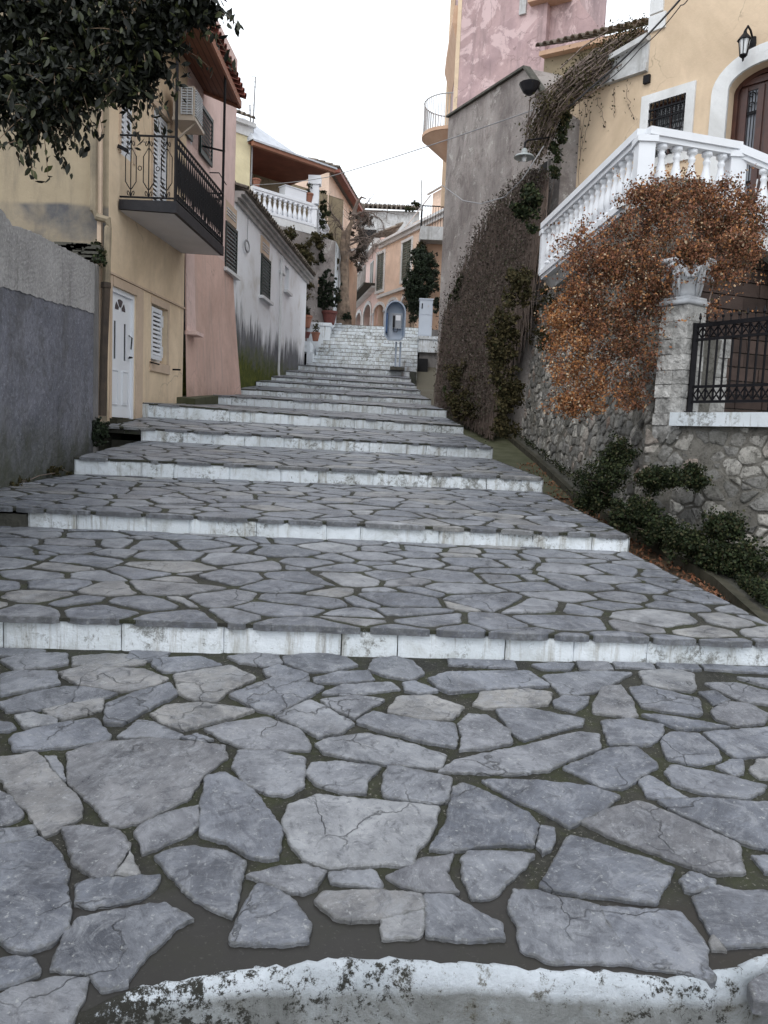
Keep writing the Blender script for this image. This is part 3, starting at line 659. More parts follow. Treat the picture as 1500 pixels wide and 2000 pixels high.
def riser(Lb, Lt, Rb, Rt, seed, dirty=.6, drop=.035, blk=(.3, .75), far=False, u0=0):
    R = random.Random(seed); d = (Rb-Lb); d.z = 0; L = d.length; d /= L; nn = Vector((d.y, -d.x, 0))
    if nn.y > 0: nn = -nn
    zb = lambda u: Lb.z+(Rb.z-Lb.z)*u/L; zt = lambda u: Lt.z+(Rt.z-Lt.z)*u/L-drop
    def to3(u, v, h):
        q = Lb+d*u+nn*h; return (q.x, q.y, zb(u)+(zt(u)-zb(u))*v)
    A, B = MB(), MB(); u = u0
    while u < L-.05:
        w_ = R.uniform(*blk); e = min(L, u+w_)
        if L-e < .15: e = L
        H = max(.06, zt(u)-zb(u)); n = max(2, int((e-u)/.07)); pts = []
        g = R.uniform(.0005, .004)
        for i in range(n+1): pts.append((u+g+(e-u-2*g)*i/n, .0+R.uniform(-.015, .02)))
        for k in (.33, .66): pts.append((e-g+R.uniform(-.002, .002), k))
        for i in range(n+1): pts.append((e-g-(e-u-2*g)*i/n, 1-R.uniform(-.01, .035)))
        for k in (.66, .33): pts.append((u+g+R.uniform(-.002, .002), k))
        cx = (u+e)/2; hh = R.uniform(-.004, .010); tgt = B if (far or R.random() < .10 or (u/L+R.uniform(-.18, .18)) > dirty) else A
        m = len(pts); base = tgt.pts([to3(p[0], p[1], -.03) for p in pts]+[to3(p[0], p[1], hh) for p in pts]+[to3(cx+(p[0]-cx)*(1-.02/max(.05, (e-u)/2)), .5+(p[1]-.5)*.86, hh+.009) for p in pts])
        for k in range(2):
            for i in range(m):
                j = (i+1) % m; tgt.face((base+k*m+i, base+k*m+j, base+(k+1)*m+j, base+(k+1)*m+i))
        tgt.face([base+2*m+i for i in range(m)]); u = e
    if A.f: tag(A.build('riser', MT['white_step'], stair), kind='structure')
    if B.f: tag(B.build('riser', MT['white_step_far' if far else 'white_step_dirty'], stair), kind='structure')
    bk = MB(); P = [to3(u0, -.3, -.012), to3(L, -.3, -.012), to3(L, 1.1, -.012), to3(u0, 1.1, -.012)]; bk.poly(P)
    # end caps
    E1, E2 = Vector(to3(L, 0, -.03)), Vector(to3(L, 1, -.03))
    tag(bk.build('riser_joint', MT['dark_stone'], stair), kind='structure')
# --- near landing with the stones as they lie
Z4 = lambda L: [(x/2, 1280+y/2) for x, y in L]
Z5 = lambda L: [(750+x/2, 1280+y/2) for x, y in L]
r4 = [[(5, 75), (80, 60), (215, 65), (232, 112), (120, 135), (5, 158)], [(285, 8), (420, -5), (590, 5), (560, 35), (420, 50), (285, 40)],
 [(5, 20), (130, -8), (258, -5), (262, 35), (180, 48), (60, 60)], [(230, 70), (330, 45), (560, 55), (655, 90), (620, 110), (560, 130), (470, 140), (310, 118)],
 [(0, 185), (120, 150), (250, 125), (350, 130), (455, 150), (420, 165), (170, 210), (30, 222)], [(170, 215), (290, 190), (400, 165), (395, 215), (260, 250), (200, 240)],
 [(600, 15), (780, 8), (865, 40), (720, 62), (640, 65), (598, 40)], [(682, 75), (900, 42), (998, 92), (890, 140), (845, 182), (760, 175), (700, 150)],
 [(415, 195), (520, 150), (660, 110), (690, 158), (560, 220), (480, 270), (410, 265)], [(890, 5), (1000, -8), (1085, 0), (1100, 30), (1040, 42), (940, 30)],
 [(1110, 5), (1240, -10), (1350, 10), (1395, 40), (1300, 62), (1200, 65), (1115, 30)], [(1030, 60), (1090, 40), (1200, 75), (1205, 100), (1170, 112), (1050, 85)],
 [(895, 155), (1085, 85), (1130, 90), (1265, 128), (1170, 180), (1080, 230), (1010, 215)], [(1225, 90), (1320, 65), (1440, 60), (1460, 95), (1330, 108), (1235, 110)],
 [(1260, 150), (1340, 115), (1520, 105), (1560, 135), (1370, 158)], [(1075, 238), (1210, 180), (1260, 200), (1380, 270), (1340, 300), (1240, 320), (1190, 290)],
 [(1255, 175), (1380, 160), (1500, 175), (1440, 210), (1385, 248), (1290, 205)], [(590, 232), (650, 200), (780, 190), (990, 218), (930, 240), (720, 292), (640, 270)],
 [(460, 320), (540, 255), (600, 262), (712, 310), (690, 330)], [(800, 288), (900, 265), (1040, 245), (1165, 290), (1210, 350), (1205, 372), (1040, 368), (960, 365), (870, 330)],
 [(40, 330), (60, 310), (200, 275), (370, 250), (430, 315), (420, 335), (260, 360), (60, 372)], [(60, 240), (130, 230), (215, 250), (220, 270), (100, 282)],
 [(-80, 255), (30, 265), (58, 285), (30, 297), (-80, 297)], [(262, 385), (380, 345), (600, 330), (740, 340), (875, 355), (885, 405), (790, 470), (740, 555), (610, 620), (540, 655), (430, 668), (395, 620), (330, 550), (270, 500)],
 [(-20, 400), (60, 395), (130, 380), (165, 400), (240, 500), (310, 570), (318, 630), (200, 695), (165, 705), (110, 610), (60, 560), (0, 480)], [(175, 400), (222, 402), (245, 440), (255, 495), (222, 465)],
 [(910, 440), (930, 375), (1060, 372), (1190, 405), (1185, 510), (1110, 550), (1040, 540), (960, 505)], [(1200, 465), (1220, 425), (1340, 420), (1485, 440), (1430, 490), (1425, 540), (1330, 535), (1240, 505)],
 [(1235, 350), (1300, 325), (1440, 308), (1560, 335), (1740, 390), (1720, 440), (1640, 438), (1500, 425), (1380, 405), (1270, 385)], [(1395, 265), (1460, 225), (1510, 238), (1640, 258), (1770, 270), (1780, 310), (1775, 360), (1620, 330), (1500, 300)],
 [(780, 660), (800, 480), (880, 462), (910, 480), (1000, 545), (1085, 660), (1100, 700), (1085, 790), (1040, 798), (960, 780), (890, 730), (790, 705)],
 [(1105, 660), (1130, 590), (1240, 550), (1500, 575), (1710, 595), (1700, 660), (1670, 720), (1620, 770), (1610, 820), (1500, 815), (1420, 820), (1290, 835), (1190, 800), (1140, 740)],
 [(530, 690), (570, 655), (650, 620), (775, 590), (770, 670), (740, 695), (560, 775), (550, 720)], [(-40, 685), (130, 670), (138, 705), (40, 735), (-40, 740)],
 [(-40, 760), (60, 740), (150, 715), (200, 740), (240, 790), (268, 850), (250, 900), (275, 1000), (270, 1060), (200, 1130), (110, 1160), (50, 1150), (0, 1110), (-40, 1100)],
 [(245, 680), (330, 672), (450, 688), (505, 740), (440, 860), (380, 868), (290, 815), (270, 750)], [(455, 855), (507, 770), (545, 850), (530, 865)],
 [(300, 900), (350, 880), (520, 868), (620, 862), (590, 920), (540, 955), (370, 985), (300, 970)], [(605, 790), (680, 760), (760, 750), (900, 780), (955, 810), (930, 930), (905, 1022), (850, 1000), (760, 950), (700, 890)],
 [(965, 865), (1080, 835), (1190, 825), (1270, 850), (1230, 910), (1180, 930), (1100, 915)], [(1290, 850), (1450, 840), (1490, 895), (1480, 915), (1300, 890)],
 [(1235, 965), (1270, 930), (1480, 925), (1640, 940), (1655, 990), (1500, 1030), (1330, 1035)], [(900, 1125), (960, 980), (1010, 900), (1070, 915), (1150, 970), (1210, 1050), (1200, 1120), (1100, 1132)],
 [(205, 1230), (250, 1110), (310, 1030), (560, 985), (640, 975), (700, 1010), (750, 1040), (680, 1070), (600, 1150), (530, 1225), (500, 1290), (400, 1310), (340, 1245), (260, 1240)], [(-40, 1210), (60, 1185), (130, 1195), (148, 1250), (40, 1290), (-40, 1305)],
 [(-60, 1350), (100, 1290), (240, 1265), (340, 1270), (300, 1380), (250, 1480), (-60, 1500)], [(-20, 520), (50, 560), (90, 620), (70, 640), (-20, 670)], [(710, 322), (770, 308), (830, 330), (790, 340)],
 [(1495, 1035), (1650, 998), (1662, 1045), (1630, 1100), (1500, 1110)]]
r5 = [[(-40, 20), (40, 8), (110, 25), (155, 72), (100, 98), (0, 80), (-60, 60)], [(-20, 105), (110, 102), (210, 140), (130, 152), (-20, 148)] if False else [(75, 112), (120, 104), (210, 140), (130, 152), (85, 140)],
 [(20, 215), (60, 165), (180, 160), (310, 205), (260, 250), (150, 255), (20, 225)], [(175, 95), (250, 70), (560, 62), (645, 120), (500, 130), (260, 148), (210, 130)],
 [(290, 275), (330, 235), (400, 240), (490, 300), (495, 345), (380, 365), (295, 372), (310, 320)], [(350, 195), (380, 145), (560, 135), (655, 150), (635, 195), (530, 205), (390, 208)],
 [(440, 215), (560, 210), (780, 250), (770, 275), (690, 290), (550, 335), (500, 300)], [(620, 80), (800, 62), (970, 70), (850, 135), (760, 155), (690, 150)],
 [(215, 455), (280, 410), (600, 345), (760, 305), (840, 315), (840, 370), (720, 410), (640, 450), (480, 465), (320, 460)], [(665, 180), (700, 160), (800, 165), (790, 190), (745, 220), (670, 200)],
 [(820, 190), (850, 130), (925, 120), (965, 170), (990, 235), (960, 245), (820, 225)], [(1000, 65), (1140, 55), (1210, 75), (1215, 130), (1195, 142), (1020, 118)],
 [(960, 130), (1010, 120), (1225, 170), (1240, 225), (1220, 235), (1010, 205)], [(1010, 235), (1060, 235), (1240, 262), (1350, 285), (1160, 290)],
 [(850, 260), (960, 250), (1090, 275), (1085, 310), (1040, 350), (880, 348)], [(700, 440), (800, 400), (870, 368), (985, 360), (1060, 420), (1065, 440), (990, 480), (930, 520), (860, 515)],
 [(1085, 340), (1120, 305), (1230, 310), (1300, 370), (1310, 410), (1230, 432), (1110, 405)], [(1255, 110), (1370, 108), (1500, 140), (1560, 200), (1400, 180), (1300, 135)],
 [(1230, 145), (1290, 140), (1350, 175), (1290, 195)], [(1280, 220), (1340, 185), (1420, 190), (1500, 230), (1480, 265), (1380, 275), (1300, 250)],
 [(1250, 305), (1400, 290), (1560, 280), (1600, 385), (1370, 400), (1310, 350)], [(1300, 435), (1350, 412), (1400, 410), (1400, 460), (1370, 475)],
 [(1100, 460), (1130, 432), (1300, 465), (1490, 510), (1480, 530), (1400, 562), (1250, 540), (1130, 505)], [(1000, 490), (1040, 472), (1190, 560), (1030, 555)],
 [(385, 490), (480, 485), (600, 490), (800, 510), (920, 550), (840, 610), (760, 650), (720, 670), (640, 620), (500, 560)], [(0, 470), (20, 430), (150, 455), (262, 480), (245, 575), (180, 580), (0, 550)],
 [(180, 760), (250, 650), (270, 520), (310, 505), (440, 560), (560, 620), (600, 668), (580, 745), (450, 740), (250, 765)], [(612, 672), (665, 682), (655, 750), (620, 775), (598, 745)],
 [(1070, 570), (1240, 562), (1540, 580), (1620, 790), (1400, 735), (1200, 640)], [(775, 655), (900, 600), (990, 578), (1040, 590), (1380, 740), (1405, 850), (1290, 855), (1100, 790), (900, 715)],
 [(10, 865), (140, 800), (270, 780), (235, 850), (290, 925), (130, 920)], [(305, 800), (330, 770), (470, 770), (585, 780), (520, 850), (430, 940), (345, 948), (310, 870)],
 [(610, 905), (680, 790), (730, 710), (800, 725), (1130, 835), (1100, 890), (1055, 970), (880, 945), (720, 930)],
 [(490, 990), (510, 920), (600, 925), (800, 975), (835, 985), (880, 1070), (940, 1160), (975, 1212), (790, 1200), (650, 1200), (540, 1150), (530, 1070)],
 [(842, 985), (1100, 1000), (1160, 1010), (1210, 1070), (1260, 1150), (1255, 1210), (1290, 1250), (1270, 1275), (1150, 1235), (985, 1215), (948, 1160), (888, 1070)],
 [(162, 940), (270, 945), (350, 1000), (455, 1050), (465, 1110), (330, 1115), (172, 1100), (167, 1030)], [(1160, 880), (1200, 850), (1290, 880), (1285, 905), (1220, 925), (1180, 920)],
 [(1210, 950), (1290, 905), (1400, 925), (1600, 930), (1620, 1120), (1440, 1130), (1335, 1140), (1280, 1090), (1240, 1020)], [(1440, 790), (1520, 790), (1600, 860), (1490, 850)],
 [(1270, 1120), (1285, 1090), (1335, 1155), (1280, 1150)], [(1430, 450), (1460, 410), (1600, 400), (1600, 485), (1470, 480)], [(580, 38), (650, 30), (740, 35), (720, 58), (620, 55)],
 [(1380, 88), (1500, 95), (1600, 100), (1600, 130), (1500, 122)]]
T0 = Tread((-4.6, 2.13, 0.0), (3.0, 2.13, 0.0), (3.0, 4.63, .355), (-4.6, 4.20, .294))
T0.z = lambda x, y: .144*(y-2.13)
def toplane(px, py):
    d = ray(px, py); t = (.144*(0-2.13)-EYE.z)/(d.z-.144*d.y); q = EYE+d*t; return (q.x, q.y)
traced = [[toplane(*q) for q in P] for P in [Z4(p) for p in r4]+[Z5(p) for p in r5]]
def keep0(c):
    cx = sum(p[0] for p in c)/len(c); cy = sum(p[1] for p in c)/len(c); q = .5003*cy
    if any(abs(p[0]) < .505*p[1]+.06 and p[0] < .5*p[1]+.03 for p in c): return False
    return True
def squeeze(q, k=.0045):
    c = (sum(p[0] for p in q)/len(q), sum(p[1] for p in q)/len(q)); return [(p[0]-(p[0]-c[0])*k/max(.05, math.dist(p, c)), p[1]-(p[1]-c[1])*k/max(.05, math.dist(p, c))) for p in q]
rowp = []; x = -4.4; RR = random.Random(8); tv = [p for q in traced for p in q]
while x < 2.8:
    w_ = RR.uniform(.2, .46); yl = 4.362+.0446*x; d_ = RR.uniform(.07, .13)
    if not any(x-.0 < p[0] < x+w_ and p[1] > yl-.05 for p in tv): rowp.append([(x, yl-d_), (x+w_*.5, yl-d_-RR.uniform(0, .03)), (x+w_-.02, yl-d_+RR.uniform(-.02, .02)), (x+w_-.02, yl-.01), (x, yl-.015)])
    x += w_
slab(Tread((-4.6, 2.26, .0117), (3.0, 2.26, .0117), (3.0, 4.63, .352), (-4.6, 4.20, .290)), .7, 90, 40, fw=0, amp=.002)
paved(T0, .36, 1.15, 3, .03, keep=keep0, extra=[squeeze(q, -.0095) for q in traced]+rowp, name='landing_paving')
# whitewashed nosing at the foot of the picture
edge = [(-900, 2060), (-200, 2030), (60, 2000), (170, 1972), (235, 1938), (300, 1918), (400, 1901), (480, 1891), (560, 1882), (620, 1873), (700, 1872), (800, 1874), (900, 1878), (985, 1884), (1100, 1893), (1200, 1900), (1300, 1905), (1380, 1904), (1410, 1893), (1450, 1878), (1500, 1866), (1700, 1850), (2200, 1850)]
E2 = [toplane(*q) for q in edge]; mb = MB(); rows = []
R = random.Random(5); fine = []
for a, b in zip(E2, E2[1:]):
    k = max(1, int(math.dist(a, b)/.03))
    for i in range(k): t = i/k; xx = a[0]+(b[0]-a[0])*t; fine.append((xx, a[1]+(b[1]-a[1])*t+R.uniform(-.006, .006)+.007*math.sin(xx*13+2*math.sin(xx*5))*math.sin(xx*9.3)))
prf = [(.012, -.02), (.006, -.008), (-.004, -.003), (-.02, -.008), (-.034, -.03), (-.04, -.07), (-.042, -.13), (-.045, -.20), (-.05, -.27), (-.052, -.36)]
g = []
for (dy, dz) in prf:
    g.append([(x, y+dy+R.uniform(-.005, .005)*(dz < -.02), .144*(y-2.13)+dz+.004+R.uniform(-.004, .004)) for x, y in fine])
n0 = mb.pts([q for r in g for q in r]); m = len(fine)
for j in range(len(g)-1):
    for i in range(m-1): mb.face((n0+j*m+i, n0+(j+1)*m+i, n0+(j+1)*m+i+1, n0+j*m+i+1))
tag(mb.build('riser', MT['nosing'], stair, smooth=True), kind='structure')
mb = MB()
for (xa, ya_), (xb, yb_) in zip(fine, fine[1:]):
    za = lambda y: .144*(y-2.13)+.0
    mb.poly([(xa, ya_-.005, za(ya_)-.004), (xb, yb_-.005, za(yb_)-.004), (xb, max(yb_+.02, 2.34), za(max(yb_+.02, 2.34))-.008), (xa, max(ya_+.02, 2.34), za(max(ya_+.02, 2.34))-.008)])
tag(mb.build('mortar_edge', MT['mortar'], stair), kind='structure')
Tm = Tread((-4.4, .2, -.50), (3.0, .2, -.50), (3.0, 2.2, -.30), (-4.4, 2.2, -.30)); slab(Tm, .5, 20, 6); paved(Tm, .4, 1.1, 77, .03)
# treads
TR = []
XL = {0: (-4.3, -4.25), 1: (-4.15, None), 2: (None, None), 3: (-4.28, -4.1), 4: (None, None), 5: (-3.95, None)}
for i in range(len(ST)-1):
    a, b = ST[i], ST[i+1]; FL, FR, BR, BL = a['Lt'].copy(), a['Rt'].copy(), b['Rb'].copy(), b['Lb'].copy()
    e = XL.get(i, (None, None))
    if e[0]: FL = onx(a['Lt'], a['Rt'], e[0])
    if e[1]: BL = onx(b['Lb'], b['Rb'], e[1])
    BR = BR+(BR-BL)*.0; t = Tread(FL, FR, BR, BL); TR.append(t)
    size = [.26, .27, .30, .34, .40, .5, .5, .5, .5, .5][i]
    slab(t, .9 if i != 3 else .9, 50 if i < 3 else 16, 14 if i < 3 else 5)
    paved(t, size, 1.45, 20+i, [.030, .034, .038, .04, .05, .05, .05, .05, .05, .05][i], step=.035 if i < 2 else .12, amp=.007)
for i, s in enumerate(ST):
    d = [.62, .60, .48, .42, .36, .3, .25, .2, .15, .15, .1][i]
    Lb, Lt = s['Lb'], s['Lt']
    riser(Lb-Vector((0, 0, .02)), Lt, s['Rb']-Vector((0, 0, .02)), s['Rt'], 50+i, d, .018 if i < 4 else .012, (.3, .8))
# dark recesses left of two risers
mb = MB(); q = ST[1]; a = onx(q['Lb'], q['Rb'], -4.2); mb.box(a.x, q['Lb'].x-.004, q['Lb'].y-.04, q['Lb'].y+.3, q['Lb'].z-.1, q['Lt'].z-.05)
mb.box(-4.3, -3.72, ST[3]['Lb'].y+.25, ST[3]['Lb'].y+.6, .8, 1.35)
tag(mb.build('rough_footing', MT['dark_stone'], stair), kind='structure')
# door slab jutting left over the dark hole
f0 = at(190, 822, 11.9); mb = MB()
mb.hexa([(-4.45, 11.55, 1.47), (-3.7, 11.55, 1.45), (-3.7, 13.2, 1.60), (-4.3, 13.2, 1.62), (-4.45, 11.55, 1.55), (-3.7, 11.55, 1.53), (-3.7, 13.2, 1.72), (-4.3, 13.2, 1.72)])
tag(mb.build('door_slab', MT['mortar'], stair), kind='structure')
# small ledge step by the pink house
mb = MB(); a = at(345, 775, 14.6); b = at(422, 772, 16.5); 
mb.hexa([(a.x-.15, a.y, 1.7), (a.x+.35, a.y, 1.7), (b.x+.05, b.y, 1.9), (b.x-.3, b.y, 1.9), (a.x-.15, a.y, a.z), (a.x+.35, a.y, a.z-.02), (b.x+.05, b.y, b.z), (b.x-.3, b.y, b.z)])
tag(mb.build('side_ledge', MT['moss_concrete'], stair), kind='structure')
# steep upper flight
N2 = 12; zt0 = ST[-1]['Lt'].z; zt1 = 6.02; y0 = 28.35; dy = .34
last = ST[-1]; ttop = Tread(last['Lt'], last['Rt'], Vector((.98, y0, zt0+.03)), Vector((-2.95, y0, zt0+.03))); slab(ttop, .9, 16, 3); paved(ttop, .5, 1.3, 99, .04, step=.12)
for k in range(N2):
    za = zt0+.03+(zt1-zt0-.03)*k/N2; zb = zt0+.03+(zt1-zt0-.03)*(k+1)/N2; y = y0+k*dy; f = k/(N2-1)
    xl = -2.95+(.55)*f; xr = .98+.1*f; R = random.Random(300+k)
    riser(Vector((xl, y, za-.01)), Vector((xl, y+R.uniform(-.02, .02), zb)), Vector((xr, y+R.uniform(-.03, .03), za-.01)), Vector((xr, y, zb)), 400+k, .0, .0, (.2, .7), far=True)
    mb = MB(); nx = 14
    for i in range(nx):
        a = xl+(xr-xl)*i/nx; b = xl+(xr-xl)*(i+1)/nx; h = R.uniform(-.015, .01)
        mb.hexa([(a, y-.01, za-.3), (b, y-.01, za-.3), (b, y+dy+.02, za-.3), (a, y+dy+.02, za-.3), (a, y-.01, zb+h), (b, y-.01, zb+h), (b, y+dy+.02, zb+h), (a, y+dy+.02, zb+h)])
    tag(mb.build('worn_step', MT['white_step_far'], stair), kind='structure')
mb = MB(); mb.box(-14, 9, y0+N2*dy, 60, 5.2, 6.03); tag(mb.build('plaza', MT['moss_concrete'] if False else MT['cement']), kind='structure')
# =================================================================== DRAIN, KERB, BANK (right)
K = [Vector((3.25, 1.0, -.5)), Vector((3.12, 4.0, -.12))]+[at(*q) for q in ((1460, 1180, 6.4), (1400, 1127, 7.14), (1242, 1036, 8.9), (1120, 960, 11.2), (1050, 895, 14.2), (975, 834, 17.5), (955, 825, 18.6))]
mb = MB()
for a, b in zip(K, K[1:]):
    k = 6
    for i in range(k):
        p = a+(b-a)*(i/k); q = a+(b-a)*((i+1)/k); j = random.uniform(-.01, .01)
        mb.hexa([(p.x-.03, p.y, p.z-.4), (p.x+.07, p.y, p.z-.4), (q.x+.07, q.y, q.z-.4), (q.x-.03, q.y, q.z-.4), (p.x-.03, p.y, p.z), (p.x+.07, p.y, p.z-.01), (q.x+.07, q.y, q.z-.01), (q.x-.03, q.y, q.z)])
tag(mb.build('kerb', MT['kerb']), kind='structure')
def strip(name, Lp, Rp, mat, sub=8, amp=.02):
    mb = MB(); rows = []
    for k in range(len(Lp)-1):
        for i in range(sub):
            t = i/sub; a = Lp[k]+(Lp[k+1]-Lp[k])*t; b = Rp[k]+(Rp[k+1]-Rp[k])*t
            rows.append([a+(b-a)*(j/6)+Vector((0, 0, random.uniform(-amp, amp))) for j in range(7)])
    rows.append([Lp[-1]+(Rp[-1]-Lp[-1])*(j/6) for j in range(7)])
    n = mb.pts([q for r in rows for q in r])
    for k in range(len(rows)-1):
        for j in range(6): a = n+k*7+j; mb.face((a, a+1, a+8, a+7))
    return tag(mb.build(name, mat), kind='structure')
DV = lambda p, dx, dz: Vector((p.x+dx, p.y, p.z+dz))
strip('drain', [Vector((1.6, k.y, k.z-.16)) for k in K[:6]], [DV(k, -.02, -.12) for k in K[:6]], MT['litter'], amp=.012)
strip('drain_slab', [Vector((1.3, k.y, k.z-.10)) for k in K[5:]]+[Vector((1.0, 24, K[-1].z+.75))], [DV(k, -.03, -.10) for k in K[5:]]+[Vector((1.9, 24, K[-1].z+.8))], MT['moss_concrete'], amp=.004)
strip('bank', [DV(k, .05, -.04) for k in K], [DV(k, 1.2, .12) for k in K], MT['dark_stone'], amp=.03)
leafC = []
for _ in range(1500):
    k = random.random()**1.0*5; i = min(int(k), 4); a = K[i+1 if i+1 < len(K)-1 else i]; b = K[min(i+2, len(K)-1)]; t = random.random(); p = a+(b-a)*t
    leafC.append((p.x-abs(random.gauss(.1, .22)) if random.random() < .8 else p.x+random.uniform(.1, .3), p.y, p.z-.10+random.uniform(0, .02)))
tag(leaf_mesh('leaf_litter', MT['lf_fallen'], None, leafC, .05, flat=.9), 'brown fallen leaves gathered in the drain beside the steps', 'leaf litter', kind='stuff')
# =================================================================== RIGHT SIDE: rubble walls, fence, pillar
def rubble(name, to3, L, Hf, size, seed, label, cat, loc, gap=.018, dome=.006, h=.018, grid=(30, 14), ax=1.25, zc=None, cut=None):
    R = random.Random(seed); root = thing(name, loc, label, cat); mb = MB()
    Hm = max(Hf(L*i/10) for i in range(11))
    for c in cells([(0, 0), (L, 0), (L, Hm), (0, Hm)], size, ax, 1.2, .46, seed):
        cx = sum(p[0] for p in c)/len(c); cy = sum(p[1] for p in c)/len(c)
        if cy > Hf(max(0, min(L, cx)))-size*.3: continue
        if cut and cut(cx, cy): continue
        q = inset(c, R.uniform(gap*.3, gap*1.1))
        if len(q) < 3 or area(q) < .0015: continue
        q = roughen(q, size*.14, size*.03, R, .13)
        stone(mb, q, to3, h+R.uniform(-.020, .018), .010, R, dome=dome, sink=.03, tilt=.08)
    mb.build('rubble_facing', MT['rubble'], root, smooth=False)
    m2 = MB(); nx, ny = grid; P = []
    for j in range(ny+1):
        for i in range(nx+1):
            u = L*i/nx; v = Hf(u)*j/ny; P.append(to3(u, v, R.uniform(-.012, .018)))
    n = m2.pts(P)
    for j in range(ny):
        for i in range(nx): a = n+j*(nx+1)+i; m2.face((a, a+1, a+nx+2, a+nx+1))
    bk = [to3(L*i/nx, Hf(L*i/nx), -.5) for i in range(nx+1)]; ft = [to3(L*i/nx, Hf(L*i/nx), .0) for i in range(nx+1)]
    for i in range(nx): m2.poly([ft[i], ft[i+1], bk[i+1], bk[i]])
    m2.poly([to3(0, 0, 0), to3(0, Hf(0), 0), to3(0, Hf(0), -.5), to3(0, 0, -.5)]); m2.poly([to3(L, 0, 0), to3(L, 0, -.5), to3(L, Hf(L), -.5), to3(L, Hf(L), 0)])
    m2.build('mortar', MT['rubble_mortar'], root); return root
# wall A runs away along the steps, leaning back a little
LA = 8.3
def wA(u, v, h):
    y = 9.35+u*.985; H = 5.6; f = v/H; bx = 3.12-.045*(y-9.3); tx = 3.70-.098*(y-9.3); return (bx+(tx-bx)*f-h, y-.0*h, -.3+v)
rubble('retaining_wall', wA, LA, lambda u: 3.2 if u < 1.2 else (5.45 if u < 1.5 else 5.35-.11*(u-1.5)), .15, 11, 'long leaning grey rubble wall running uphill below the white balustrade', 'wall', (3.2, 12, -.3), grid=(40, 24), ax=1.1)
WB = Fac((3.1, 9.3), (4.0, 7.95))
rubble('garden_wall', lambda u, v, h: tuple(WB.pt(u, -.6+v, h)), 4.4, lambda u: 2.46, .155, 12, 'pale rubble stone wall under the white coping and black iron fence', 'wall', (3.6, 8.6, -.6), ax=1.3)
# coping
u0, z0 = WB.hit(1316, 832); u1, z1 = WB.hit(1316, 806)
mb = MB()
for i in range(6):
    a = u0+(4.4-u0)*i/6; b = u0+(4.4-u0)*(i+1)/6; mb.fbox(WB, a, b, 1.85+.002*(i % 2), z1, -.4, .09+.003*(i % 2))
ZC = z1; tag(mb.build('coping', MT['white_wall_old']), 'whitewashed flat coping slab on the pale rubble wall under the iron fence', 'coping')
# pillar
pc = WB.pt(u0-.10, 0, -.16); px_, py_ = pc.x, pc.y
pr = thing('gate_pillar', (px_, py_, 1.7), 'stone block pillar with curled white capital beside the iron fence', 'pillar')
mb = MB(); z = 1.7; R = random.Random(4); ang = math.atan2(WB.d.y, WB.d.x); ca, sa = math.cos(ang), math.sin(ang)
def rb(mb, cx, cy, hx, hy, z0, z1, j=0):
    P = []
    for z_ in (z0, z1):
        for (sx, sy) in ((-1, -1), (1, -1), (1, 1), (-1, 1)):
            x = sx*hx; y = sy*hy; P.append((cx+x*ca-y*sa, cy+x*sa+y*ca, z_))
    mb.hexa(P)
while z < 3.18:
    h = R.uniform(.14, .21); mb.rv = R.random(); k = R.uniform(-.012, .012)
    if R.random() < .5: rb(mb, px_, py_, .18+k, .18+k, z, z+h-.012)
    else:
        s = R.uniform(-.05, .05); o1 = Vector((ca, sa))*(s-.09-.0); 
        rb(mb, px_+ca*(-.092+s/2), py_+sa*(-.092+s/2), .088+s/2, .18+k, z, z+h-.012); mb.rv = R.random(); rb(mb, px_+ca*(.092+s/2), py_+sa*(.092+s/2), .088-s/2, .177-k, z, z+h-.012)
    z += h
rb(mb, px_, py_, .165, .165, 1.7, 3.2)
mb.build('shaft', MT['ashlar'], pr)
mb = MB(); rb(mb, px_, py_, .2, .2, z, z+.05); rb(mb, px_, py_, .17, .17, z+.05, z+.09)
prof_ = [(.15, .09), (.16, .14), (.15, .2), (.17, .28), (.20, .36), (.235, .42), (.24, .46), (.22, .48)]
mb.lathe((px_, py_, z), prof_, 16)
rb(mb, px_, py_, .22, .22, z+.475, z+.53)
for k in range(4):      # paired scrolls on each face
    a = ang+k*math.pi/2; ox_, oy_ = math.cos(a), math.sin(a); tx_, ty_ = -oy_, ox_
    for sg in (-1, 1):
        P = []
        for i in range(34):
            t = i/33; th = t*3.3*math.pi; rr = .10*(1-.82*t); u = sg*(.115+rr*math.cos(th+math.pi)*.9); v = z+.36+rr*math.sin(th+math.pi*.5)*1.15; d_ = .205+.02*t
            P.append((px_+ox_*d_+tx_*u, py_+oy_*d_+ty_*u, v))
        P = [(px_+ox_*.165+tx_*sg*.03, py_+oy_*.165+ty_*sg*.03, z+.10), (px_+ox_*.18+tx_*sg*.035, py_+oy_*.18+ty_*sg*.035, z+.2)]+P
        mb.tube(P, [.012, .018]+[.026-.010*i/33 for i in range(34)], 7)
mb.build('capital', MT['capital'], pr, smooth=True)
